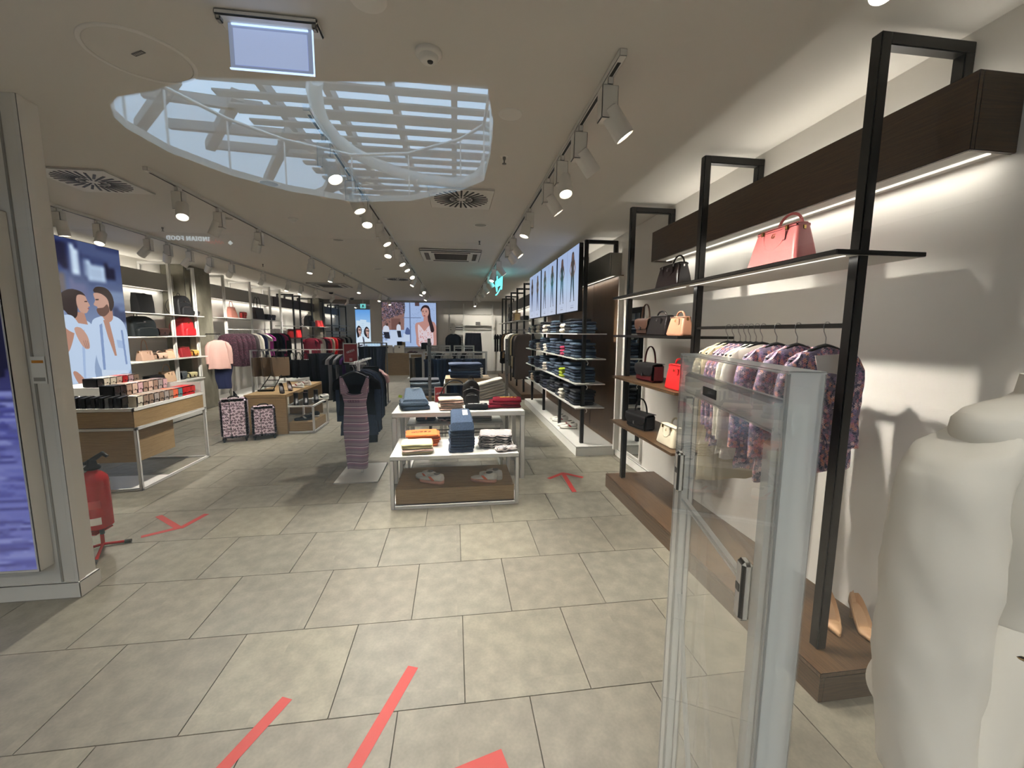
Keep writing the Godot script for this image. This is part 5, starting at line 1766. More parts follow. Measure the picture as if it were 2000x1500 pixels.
	part(u, "shelf", Geo.new().span(-5.08, -5.55, 1.92, 1.94, 18.3, 21.6, 0.002), M.black)
	part(u, "shelf", Geo.new().span(-5.08, -5.55, 1.66, 1.68, 18.3, 21.6, 0.002), M.black)
	part(u, "clothes_bar", Geo.new().span(-5.06, -5.04, 1.525, 1.545, 15.4, 21.6, 0.002), M.black)
	pl = thing("white_plinth", "white plinth along the far left wall", "plinth")
	part(pl, "board", Geo.new().span(-5.69, -5.05, 0, 0.12, 13.9, 17.5, 0.004), M.white)
	backpack("black backpack on the far left shelf", P(-5.3, 1.85, 16.35), fc, 0.6, 0.4, 0.22, blk, M.chrome)
	satchel("small red shoulder bag, nearer of two on the far left shelf", P(-5.25, 1.85, 17.15), fc, 0.36, 0.24, 0.14, lea(Color8(172, 34, 32)), M.gold, "small red bags on the far left shelf", 0.9, 1, 0.02)
	satchel("small red shoulder bag, farther of two on the far left shelf", P(-5.25, 1.85, 17.65), fc, 0.36, 0.24, 0.14, lea(Color8(172, 34, 32)), M.gold, "small red bags on the far left shelf", 0.9, 1, 0.02)
	satchel("dark red handbag on the black shelf of the far left wall", P(-5.28, 1.46, 14.5), fc, 0.34, 0.28, 0.14, lea(Color8(140, 26, 28)), M.gold, "", 0.92, 1, 0.02)
	satchel("bright red handbag right of the dark red one", P(-5.24, 1.46, 14.98), fc, 0.42, 0.3, 0.14, lea(Color8(196, 34, 34)), M.gold, "", 0.92, 1, 0.02)
	for k in 3:
		flap_bag("white shoe box shaped bag, %s from the entrance on the farthest left shelf" % ORD[k], P(-5.25, 1.68, 20.0 + 0.4 * k), fc, 0.3, 0.16, 0.16, lea(Color8(210, 206, 198)), lea(Color8(60, 56, 54)), M.chrome, "", 0.0)
	mm = [[fab(Color8(110, 34, 48)), "tee", "wine red tee"], [fab(Color8(112, 36, 50)), "tee", "wine red top"], [fab(Color8(222, 216, 204)), "shirt", "white blouse"], [fab(Color8(70, 34, 44)), "tee", "plum tee"], [fab(Color8(140, 32, 48)), "shirt", "crimson shirt"], [fab(Color8(124, 112, 98)), "shirt", "taupe shirt"], [fab(Color8(176, 24, 28)), "shirt", "bright red shirt"], [fab(Color8(96, 20, 28)), "tee", "dark red hooded top"], [fab(Color8(90, 20, 28)), "tee", "burgundy tee"], [fab(Color8(190, 182, 168)), "shirt", "cream shirt"], [fab(Color8(40, 38, 38)), "shirt", "black shirt"], [fab(Color8(206, 200, 188)), "shirt", "ivory shirt"], [fab(Color8(34, 34, 36)), "coat", "black jacket"]]
	for k in mm.size():
		garment("tee", mm[k][1], "%s, %s piece on the far left bar" % [mm[k][2], ORD[k]], "clothing", mm[k][0], P(-5.05, 1.535, 15.6 + 0.42 * k), rng.randf_range(-0.2, 0.1), 0.24, 0.74, "clothes on the far left bar", true, k % 3)


func left_table() -> void:
	var t := thing("display_table", "white framed table with oak drawers and a tray of wallets", "table")
	var g := Geo.new()
	var s := 0.03
	for x in [-3.295, -4.5]:
		for d in [4.725, 5.925]:
			part(t, "leg", Geo.new().span(x - s / 2, x + s / 2, 0.0, 0.67, d - s / 2, d + s / 2, 0.003), M.white)
	part(t, "top_rail", Geo.new().span(-4.51, -3.28, 0.65, 0.68, 4.71, 4.74, 0.003).span(-4.51, -3.28, 0.65, 0.68, 5.91, 5.94, 0.003).span(-3.31, -3.28, 0.65, 0.68, 4.71, 5.94, 0.003).span(-4.515, -4.485, 0.65, 0.68, 4.71, 5.94, 0.003), M.white)
	part(t, "floor_rail", Geo.new().span(-4.51, -3.28, 0.0, 0.025, 4.71, 4.74, 0.003).span(-4.51, -3.28, 0.0, 0.025, 5.91, 5.94, 0.003).span(-3.31, -3.28, 0.0, 0.025, 4.71, 5.94, 0.003).span(-4.515, -4.485, 0.0, 0.025, 4.71, 5.94, 0.003), M.white)
	part(t, "upper_box", Geo.new().span(-4.5, -3.30, 0.68, 0.85, 4.72, 5.93, 0.002), M.oak)
	part(t, "lower_box", Geo.new().span(-4.5, -3.33, 0.30, 0.65, 4.76, 5.36, 0.002), M.oak)
	part(t, "floor_panel", Geo.new().span(-4.49, -3.32, 0.004, 0.012, 4.75, 5.2), M.white)
	# stepped tray of white boards
	part(t, "tray_rim", Geo.new().span(-4.5, -3.295, 0.85, 0.885, 4.715, 4.735, 0.002).span(-3.315, -3.295, 0.85, 0.885, 4.715, 5.935, 0.002), M.white)
	part(t, "tray_base", Geo.new().span(-4.5, -3.3, 0.85, 0.862, 4.72, 5.93), M.white)
	part(t, "tray_step", Geo.new().span(-4.5, -3.62, 0.862, 0.95, 4.98, 5.93, 0.002), M.white)
	part(t, "tray_step", Geo.new().span(-4.5, -3.92, 0.95, 1.04, 5.2, 5.93, 0.002), M.white)
	part(t, "tray_end", Geo.new().span(-4.5, -3.3, 0.85, 1.02, 5.905, 5.93, 0.002), M.white)
	# wallets, each a folded case with a snap
	var cols := {"black": Color8(20, 20, 22), "taupe": Color8(150, 126, 110), "blush": Color8(206, 178, 160), "orange": Color8(222, 102, 70), "teal": Color8(92, 134, 138), "red": Color8(186, 28, 32), "grey": Color8(160, 148, 142), "cream": Color8(220, 210, 190), "pink": Color8(206, 168, 172)}
	var mk := func(label: String, c: String, at: Vector3, turn: float, sz: Vector3, tilt: float, grp: String) -> void:
		var o := thing("wallet", label, "wallet", at, turn, grp)
		var m := lea(cols[c], 0.3 if c == "black" else 0.4)
		o.rotation.x = tilt
		part(o, "case", Geo.new().box(Vector3(0, sz.y / 2, 0), sz, 0.008), m)
		part(o, "flap", Geo.new().box(Vector3(0, sz.y * 0.66, sz.z / 2 + 0.003), Vector3(sz.x * 1.0, sz.y * 0.6, 0.006), 0.003), m)
		part(o, "snap", Geo.new().box(Vector3(0, sz.y * 0.42, sz.z / 2 + 0.008), Vector3(0.016, 0.012, 0.004), 0.002), M.chrome)
	for k in 9:
		mk.call("quilted black wallet, %s from the wall in the front row of the tray" % ORD[k], "black", P(-4.12 + 0.082 * k, 0.862, 4.84 + 0.01 * (k % 2)), PI / 2 + 0.25, Vector3(0.2, 0.13, 0.045), 0.0, "black wallets in the tray")
	var row := ["cream", "taupe", "taupe", "grey", "taupe", "grey", "taupe", "orange", "teal", "red", "red", "red"]
	for k in row.size():
		mk.call("%s wallet, %s along the aisle edge of the tray" % [row[k], ORD[k]], row[k], P(-3.44, 0.862, 4.92 + 0.083 * k), PI / 2, Vector3(0.078 if k < 7 else 0.1, 0.125, 0.16), 0.0, "wallets along the aisle edge")
	var row2 := ["black", "black", "taupe", "blush", "pink", "taupe", "blush", "taupe", "grey", "pink"]
	for k in row2.size():
		mk.call("%s wallet, %s on the middle step of the tray" % [row2[k], ORD[k]], row2[k], P(-3.76, 0.95, 5.08 + 0.085 * k), PI / 2, Vector3(0.08, 0.13, 0.15), 0.0, "wallets on the middle step")
	var row3 := ["black", "cream", "cream", "blush", "red", "pink", "taupe"]
	for k in row3.size():
		mk.call("%s wallet, %s on the highest step of the tray" % [row3[k], ORD[k]], row3[k], P(-4.06, 1.04, 5.27 + 0.09 * k), PI / 2, Vector3(0.085, 0.1, 0.15), 0.0, "wallets on the highest step")
	# fire extinguisher on its floor stand
	var e := thing("fire_extinguisher", "red fire extinguisher with black valve beside the entrance wall", "extinguisher", P(-2.69, 0, 3.4))
	part(e, "cylinder", Geo.new().lathe([Vector2(0, 0.2), Vector2(0.07, 0.2), Vector2(0.085, 0.215), Vector2(0.085, 0.56), Vector2(0.078, 0.60), Vector2(0.045, 0.635), Vector2(0.03, 0.645), Vector2(0.03, 0.66), Vector2(0, 0.66)], 28), M.red_gloss)
	part(e, "label", Geo.new().loft([_arc_row(0.0862, 0.43, 0.55), _arc_row(0.0862, 0.37, 0.55)], false, false, Vector2(1, 1), false), mat(Color8(196, 80, 78), 0.4))
	part(e, "label", Geo.new().loft([_arc_row(0.0862, 0.30, 0.5), _arc_row(0.0862, 0.245, 0.5)], false, false, Vector2(1, 1), false), M.paper)
	part(e, "valve", Geo.new().lathe([Vector2(0, 0.655), Vector2(0.045, 0.655), Vector2(0.05, 0.67), Vector2(0.03, 0.69), Vector2(0.022, 0.73), Vector2(0, 0.73)], 20), M.plastic_black)
	part(e, "lever", Geo.new().tube([Vector3(-0.04, 0.70, 0), Vector3(0.02, 0.735, 0), Vector3(0.08, 0.775, 0.0), Vector3(0.11, 0.75, 0.0)], [0.014, 0.018, 0.016, 0.012], 8), M.plastic_black)
	part(e, "hose", Geo.new().tube(bez(Vector3(-0.03, 0.7, 0), Vector3(-0.14, 0.72, 0), Vector3(-0.13, 0.5, 0), Vector3(-0.10, 0.3, 0.0)), 0.011, 8), M.rubber)
	for x in [-0.045, 0.05]:
		part(e, "foot", Geo.new().lathe([Vector2(0, 0.165), Vector2(0.014, 0.165), Vector2(0.014, 0.2), Vector2(0, 0.2)], 10, Vector3(x, 0, 0.045)), M.rubber)
	var st := thing("extinguisher_stand", "red tubular floor stand under the fire extinguisher", "stand", P(-2.69, 0, 3.4))
	part(st, "upright", Geo.new().tube([Vector3(-0.06, 0.02, -0.09), Vector3(-0.06, 0.7, -0.095)], 0.012, 8), M.red_gloss)
	part(st, "bracket", Geo.new().box(Vector3(-0.03, 0.165, -0.02), Vector3(0.1, 0.012, 0.16), 0.003), M.red_gloss)
	for p in [[Vector3(-0.06, 0.02, -0.09), Vector3(0.10, 0.016, -0.13)], [Vector3(-0.06, 0.02, -0.09), Vector3(0.10, 0.016, 0.20)], [Vector3(-0.06, 0.02, -0.09), Vector3(-0.24, 0.016, 0.1)]]:
		var lg := part(st, "leg", Geo.new().tube(p, 0.011, 8), M.red_gloss)
		part(lg, "tip", Geo.new().tube([p[1] - (p[1] - p[0]).normalized() * 0.03, p[1] + (p[1] - p[0]).normalized() * 0.01], 0.0145, 8), M.rubber)
	# suitcases
	for k in 2:
		var sz := [Vector3(0.36, 0.6, 0.24), Vector3(0.33, 0.46, 0.21)][k] as Vector3
		var c := thing("suitcase", ["larger leopard print suitcase beside the oak bench", "smaller leopard print suitcase beside the oak bench"][k], "suitcase", [P(-3.36, 0, 6.80), P(-2.99, 0, 6.90)][k], [0.35, 0.42][k], "leopard print suitcases")
		part(c, "shell", Geo.new().box(Vector3(0, 0.06 + sz.y / 2, 0), sz, 0.035), M.leopard)
		part(c, "band", Geo.new().box(Vector3(-sz.x * 0.12, 0.06 + sz.y / 2, 0), Vector3(0.05, sz.y + 0.006, sz.z + 0.006), 0.03), M.plastic_black)
		part(c, "handle", Geo.new().tube(bez(Vector3(-0.07, 0.06 + sz.y, 0), Vector3(-0.07, 0.1 + sz.y, 0), Vector3(0.07, 0.1 + sz.y, 0), Vector3(0.07, 0.06 + sz.y, 0)), 0.01, 8), M.plastic_black)
		for x in [-1, 1]:
			for z in [-1, 1]:
				part(c, "wheel", Geo.new().lathe([Vector2(0, -0.011), Vector2(0.026, -0.011), Vector2(0.028, 0), Vector2(0.026, 0.011), Vector2(0, 0.011)], 14, Vector3(x * sz.x * 0.4, 0.028, z * sz.z * 0.36), Basis(Vector3(0, 0, 1), PI / 2)).box(Vector3(x * sz.x * 0.4, 0.05, z * sz.z * 0.36), Vector3(0.04, 0.03, 0.04), 0.005), M.rubber)


func _arc_row(r: float, y: float, half: float) -> Array:
	var out := []
	for k in 9:
		var a := lerpf(half, -half, k / 8.0) - 0.35
		out.append(Vector3(sin(-a) * r, y, cos(-a) * r))
	return out


# ---------------------------------------------------------------- back of the shop
func back_area() -> void:
	var sc := thing("video_wall", "large video wall behind the counter showing a woman in a courtyard", "screen")
	part(sc, "housing", Geo.new().span(-2.98, -0.74, 1.05, 2.9, 18.03, 18.1), M.plastic_black)
	part(sc, "screen", Geo.new().quad(P(-2.97, 1.06, 18.028), P(-0.75, 1.06, 18.028), P(-0.75, 2.89, 18.028), P(-2.97, 2.89, 18.028)), lit_print(courtyard_print(), 0.85))
	area("screen_light", P(-1.86, 1.97, 18.02), 2.2, 1.8, Vector3(0, 0, 1), Vector3.RIGHT, 0.15, Color8(190, 204, 240), sc)
	var lb := thing("lit_picture", "tall lit picture of two women in white at the far left end", "lit picture")
	part(lb, "housing", Geo.new().span(-4.93, -4.16, 0.3, 2.78, 22.02, 22.1), M.plastic_black)
	part(lb, "screen", Geo.new().quad(P(-4.92, 0.31, 22.018), P(-4.17, 0.31, 22.018), P(-4.17, 2.77, 22.018), P(-4.92, 2.77, 22.018)), lit_print(pair_print(), 0.95))
	area("picture_light", P(-4.54, 1.5, 22.01), 0.75, 2.4, Vector3(0, 0, 1), Vector3.RIGHT, 0.08, Color8(170, 206, 244), lb)
	var ex := thing("exit_sign", "small lit blue-green exit sign at the far left end", "sign", P(-3.72, 2.72, 18.1))
	part(ex, "housing", Geo.new().box(Vector3.ZERO, Vector3(0.24, 0.2, 0.03), 0.004), M.matt_white)
	part(ex, "face", Geo.new().quad(Vector3(-0.11, -0.09, 0.017), Vector3(0.11, -0.09, 0.017), Vector3(0.11, 0.09, 0.017), Vector3(-0.11, 0.09, 0.017)), glow(Color8(120, 214, 214), 0.8))
	part(ex, "stem", Geo.new().box(Vector3(0, 0.18, 0), Vector3(0.02, 0.16, 0.02)), M.matt_white)
	part(ex, "pictogram", Geo.new().plate(PackedVector2Array([Vector2(-0.03, -0.07), Vector2(-0.005, -0.02), Vector2(0.01, -0.02), Vector2(0.035, -0.07), Vector2(0.05, -0.065), Vector2(0.03, 0.0), Vector2(0.02, 0.05), Vector2(-0.02, 0.05), Vector2(-0.03, 0.0), Vector2(-0.045, -0.065)]), Vector3(0, 0, 0.018), Vector3.RIGHT, Vector3.UP, 0.002), mat(Color8(16, 60, 66), 0.6))
	# counter
	var c := thing("sales_counter", "oak fronted sales counter below the video wall", "counter")
	part(c, "front_panel", Geo.new().span(-2.75, -0.9, 0.0, 0.82, 16.5, 16.54, 0.003), M.oak)
	part(c, "body", Geo.new().span(-2.73, -0.92, 0.02, 0.82, 16.54, 17.1), M.oak)
	part(c, "top_board", Geo.new().span(-2.78, -0.87, 0.82, 0.86, 16.47, 17.13, 0.003), M.oak)
	var back := thing("back_counter", "low white cupboard behind the sales counter", "cabinet")
	part(back, "body", Geo.new().span(-2.75, -0.75, 0, 1.0, 17.65, 18.08, 0.004), M.white)
	part(back, "top_board", Geo.new().span(-2.78, -0.72, 1.0, 1.03, 17.62, 18.08, 0.003), M.white)
	for k in 2:
		var n := thing("counter_notice", "white framed notice on the sales counter, %s" % ["left of the pair", "right of the pair"][k], "notice", P(-2.56 + 0.44 * k, 0.86, 16.62), 0.0, "notices on the counter")
		part(n, "board", Geo.new().box(Vector3(0, 0.15, 0), Vector3(0.38, 0.3, 0.012), 0.003), M.paper)
		part(n, "foot", Geo.new().box(Vector3(0, 0.01, -0.03), Vector3(0.3, 0.02, 0.1), 0.003), M.white)
		part(n, "mark", Geo.new().box(Vector3(0.0, 0.22, 0.008), Vector3(0.05, 0.06, 0.002), 0.0), M.dark_panel)
	var tr := thing("counter_tray", "dark tray of small goods on the sales counter", "tray", P(-1.62, 0.86, 16.65))
	part(tr, "tray", Geo.new().box(Vector3(0, 0.025, 0), Vector3(0.38, 0.05, 0.22), 0.01), mat(Color8(70, 48, 34), 0.5))
	part(tr, "goods", Geo.new().box(Vector3(-0.06, 0.06, 0), Vector3(0.14, 0.04, 0.12), 0.01).box(Vector3(0.08, 0.055, 0.01), Vector3(0.1, 0.03, 0.1), 0.01), lea(Color8(120, 30, 34)))
	var mo := thing("till_monitor", "black till monitor seen from behind on the sales counter", "monitor", P(-1.1, 0.86, 16.8))
	part(mo, "screen_back", Geo.new().box(Vector3(0, 0.27, 0), Vector3(0.4, 0.26, 0.03), 0.006), M.plastic_black)
	part(mo, "stand", Geo.new().box(Vector3(0, 0.08, -0.02), Vector3(0.06, 0.16, 0.03), 0.004).box(Vector3(0, 0.008, -0.02), Vector3(0.2, 0.016, 0.16), 0.004), M.plastic_black)
	mo = thing("till_monitor", "black till monitor with a beige back on the back cupboard", "monitor", P(-2.25, 1.03, 17.8))
	part(mo, "screen_back", Geo.new().box(Vector3(0, 0.14, 0), Vector3(0.22, 0.22, 0.03), 0.006), M.plastic_black)
	part(mo, "paper_pad", Geo.new().box(Vector3(0.16, 0.13, 0), Vector3(0.14, 0.2, 0.03), 0.004), fab(Color8(190, 176, 130)))
	part(mo, "stand", Geo.new().box(Vector3(0, 0.016, 0), Vector3(0.16, 0.032, 0.12), 0.004), M.plastic_black)
	# jewellery case
	var j := thing("jewellery_case", "white cabinet with a lit glass jewellery case beside the counter", "display case")
	part(j, "cabinet", Geo.new().span(-2.98, -2.42, 0.42, 0.93, 14.3, 14.85, 0.004), M.white)
	for x in [-2.965, -2.435]:
		for d in [14.315, 14.835]:
			part(j, "leg", Geo.new().span(x - 0.014, x + 0.014, 0, 0.42, d - 0.014, d + 0.014), M.white)
	part(j, "glass_box", Geo.new().span(-2.95, -2.5, 0.93, 1.3, 14.33, 14.82), M.acrylic)
	part(j, "backlight", Geo.new().quad(P(-2.94, 0.95, 14.78), P(-2.52, 0.95, 14.78), P(-2.52, 1.28, 14.78), P(-2.94, 1.28, 14.78)), glow(Color8(190, 220, 244), 0.85))
	part(j, "lid", Geo.new().span(-2.98, -2.46, 1.3, 1.33, 14.3, 14.85, 0.003), M.white)
	part(j, "stands", Geo.new().box(P(-2.85, 1.02, 14.55), Vector3(0.08, 0.16, 0.06), 0.01).box(P(-2.7, 1.0, 14.55), Vector3(0.08, 0.12, 0.06), 0.01).box(P(-2.58, 1.02, 14.55), Vector3(0.06, 0.16, 0.06), 0.01), M.white)
	# shelf wall with sunglasses
	var u := thing("shelving_frame", "white shelving with sunglasses trays on the back wall", "shelving")
	for x in [-0.2, 0.4, 1.6]:
		part(u, "post", Geo.new().span(x - 0.025, x + 0.025, 0.1, 2.84, 17.6, 17.65, 0.003), M.white)
		part(u, "top_arm", Geo.new().span(x - 0.025, x + 0.025, 2.79, 2.84, 17.65, 18.1, 0.003), M.white)
	part(u, "beam", Geo.new().span(-0.44, 2.14, 2.42, 2.68, 17.86, 17.88, 0.002), M.matt_white)
	part(u, "beam_soffit", Geo.new().span(-0.44, 2.14, 2.44, 2.455, 17.88, 18.1), M.matt_white)
	part(u, "led_strip", Geo.new().span(-0.4, 2.1, 2.432, 2.438, 18.0, 18.015), M.led)
	area("cove_light", P(0.85, 2.42, 18.0), 2.5, 0.02, Vector3.DOWN, Vector3.RIGHT, COVE * 0.45, LED_COLOR, u)
	part(u, "shelf", Geo.new().span(-0.2, 0.4, 2.04, 2.06, 17.6, 17.95, 0.002), M.white)
	part(u, "shelf", Geo.new().span(0.42, 1.6, 1.95, 1.97, 17.6, 17.95, 0.002), M.white)
	part(u, "back_panel", Geo.new().span(0.42, 1.6, 1.8, 1.95, 17.9, 17.93), M.matt_white)
	part(u, "clothes_bar", Geo.new().tube([P(0.42, 1.72, 17.7), P(1.6, 1.72, 17.7)], 0.014, 8), M.white)
	part(u, "tray_panel", Geo.new().span(-0.16, 0.37, 1.63, 1.97, 17.86, 17.88), M.matt_white)
	part(u, "tray_panel", Geo.new().span(-0.16, 0.37, 1.02, 1.56, 17.8, 17.82), M.matt_white)
	part(u, "shelf", Geo.new().span(-0.2, 0.4, 1.56, 1.62, 17.6, 17.95, 0.002), M.white)
	var gl: Node3D
	for r in 7:
		for k in 6:
			var at := P(-0.115 + 0.086 * k, [1.87, 1.78, 1.47, 1.39, 1.31, 1.23, 1.14][r], 17.825 if r < 2 else 17.765)
			var lab := "dark sunglasses, %s from the left in the %s row of the back wall trays" % [ORD[k], ORD[r]]
			if gl == null:
				gl = thing("sunglasses", lab, "sunglasses", at, 0.0, "sunglasses in the back wall trays")
				for s in [-1, 1]:
					part(gl, "lens", Geo.new().lathe([Vector2(0, -0.003), Vector2(0.018, -0.003), Vector2(0.02, 0), Vector2(0.018, 0.003), Vector2(0, 0.003)], 12, Vector3(s * 0.021, 0, 0.02), Basis(Vector3.RIGHT, PI / 2)), M.plastic_black)
					part(gl, "temple", Geo.new().box(Vector3(s * 0.04, 0.006, 0.0), Vector3(0.003, 0.004, 0.045)), M.plastic_black)
				part(gl, "bridge", Geo.new().box(Vector3(0, 0.008, 0.02), Vector3(0.012, 0.004, 0.004)), M.plastic_black)
			else:
				copy(gl, "sunglasses", lab, at, 0.0, "sunglasses in the back wall trays")
	solo("wall_thermostat", "small dark grey box on the back wall shelving", "box", Geo.new().box(Vector3(0, 0.07, 0), Vector3(0.2, 0.14, 0.06), 0.006), M.dark_panel, P(1.0, 1.97, 17.8))
	for k in 4:
		garment("skirt", "skirt", "long black skirt, %s on the back wall bar" % ORD[k], "clothing", fab(Color8(22, 20, 26)), P(0.6 + 0.13 * k, 1.72, 17.7), 0.4, 0.16, 0.9, "black skirts on the back wall", true, k % 3)
	for k in 4:
		garment("tee", "tee", "black top, %s on the right back wall bar" % ORD[k], "clothing", fab(Color8(26, 24, 26)), P(1.70 + 0.1 * k, 1.70, 17.4), PI / 2 - 0.3, 0.17, 0.72, "black tops on the back wall", true, k % 3, 0.4)
	# shop dummy in a dark jacket
	var d := thing("shop_dummy", "white shop dummy in a dark jacket near the back wall", "mannequin", P(-0.03, 0.1, 14.0))
	var body := Geo.new()
	var rows := []
	for p in [[0.02, 0.09, 0.07], [0.5, 0.11, 0.09], [0.85, 0.17, 0.12], [0.98, 0.165, 0.11], [1.1, 0.125, 0.09], [1.28, 0.155, 0.11], [1.42, 0.19, 0.10], [1.48, 0.16, 0.08], [1.52, 0.06, 0.055], [1.58, 0.048, 0.05], [1.62, 0.062, 0.075], [1.68, 0.074, 0.092], [1.75, 0.078, 0.1], [1.82, 0.066, 0.085], [1.86, 0.03, 0.04]]:
		rows.append(ring_at(ell(p[1], p[2], 20), p[0], Vector3(0, 0, 0.02 if p[0] > 1.6 else 0.0)))
	body.loft(rows)
	part(d, "figure", body, M.matt_white)
	part(d, "jacket", torso_mesh(0.21, 0.75, 1.02, 0.13, 2, 0.85, 0.09), fab(Color8(30, 26, 30)), Vector3(0, 1.62, 0))
	for s in [-1, 1]:
		part(d, "sleeve", sleeve_mesh(s, 0.21, 0.6, 0.07, 0.05, 2), fab(Color8(30, 26, 30)), Vector3(0, 1.62, 0))
	part(d, "base_plate", Geo.new().lathe([Vector2(0, -0.1), Vector2(0.2, -0.1), Vector2(0.2, -0.085), Vector2(0, -0.085)], 24).box(Vector3(0, -0.03, 0), Vector3(0.03, 0.14, 0.03)), M.steel)
	# hanging neon script
	var ne := thing("neon_sign", "glowing turquoise script neon sign hung from the ceiling", "neon sign", P(0.98, 2.62, 9.3))
	var path := []
	for k in 90:
		var s := k / 89.0
		var amp := 0.07
		if s < 0.12 or (s > 0.72 and s < 0.84):
			amp = 0.17
		path.append(Vector3(0, 0.12 + amp * sin(s * TAU * 8.5) + 0.06 * s, 1.35 * (0.5 - s) * -1.0 + 0.05 * cos(s * TAU * 8.5)))
	for k in path.size():
		path[k].z = -path[k].z
	part(ne, "script_tube", Geo.new().tube(path, 0.013, 6), M.neon)
	part(ne, "underline_tube", Geo.new().tube(bez(Vector3(0, -0.06, -0.65), Vector3(0.0, -0.1, -0.2), Vector3(0, 0.0, 0.2), Vector3(0, 0.02, 0.65)), 0.013, 6), M.neon)
	for z in [-0.55, 0.5]:
		part(ne, "wire", Geo.new().tube([Vector3(0, 0.1, z), Vector3(0, 0.36, z)], 0.002, 4), M.steel)
	var nl := OmniLight3D.new()
	nl.name = "neon_light"
	nl.position = Vector3(-0.04, 0.1, 0)
	nl.light_energy = 0.05
	nl.light_color = Color8(120, 230, 236)
	nl.light_size = 0.15
	nl.omni_range = 30
	nl.omni_attenuation = 2.0
	nl.shadow_enabled = true
	ne.add_child(nl)


# ---------------------------------------------------------------- tables in the middle
func parsons(called: String, label: String, x0: float, x1: float, d0: float, d1: float, h: float, s: float, floor_rails: bool) -> Node3D:
	var t := thing(called, label, "table")
	part(t, "table_top", Geo.new().span(x0, x1, h - s, h, d0, d1, 0.003), M.white)
	for x in [x0 + s / 2, x1 - s / 2]:
		for d in [d0 + s / 2, d1 - s / 2]:
			part(t, "leg", Geo.new().span(x - s / 2, x + s / 2, 0, h - s, d - s / 2, d + s / 2, 0.003), M.white)
	if floor_rails:
		var r := s * 0.8
		part(t, "floor_rail", Geo.new().span(x0 + s, x1 - s, 0, r, d0, d0 + r, 0.002).span(x0 + s, x1 - s, 0, r, d1 - r, d1, 0.002).span(x0, x0 + s, 0, r, d0 + s, d1 - s, 0.002).span(x1 - s, x1, 0, r, d0 + s, d1 - s, 0.002), M.white)
	return t


func arched_word(parent: Node, word: String, size: float, m: Material, at: Vector3, r: float, step: float) -> void:
	# letters laid flat, bent round an arc, read from the front
	for k in word.length():
		var a := (k - (word.length() - 1) / 2.0) * step
		part(parent, "print_letter", letter(word[k], size, 0.0015), m, at + Vector3(sin(a) * r, 0, r - cos(a) * r), Vector3(-PI / 2, -a, 0))


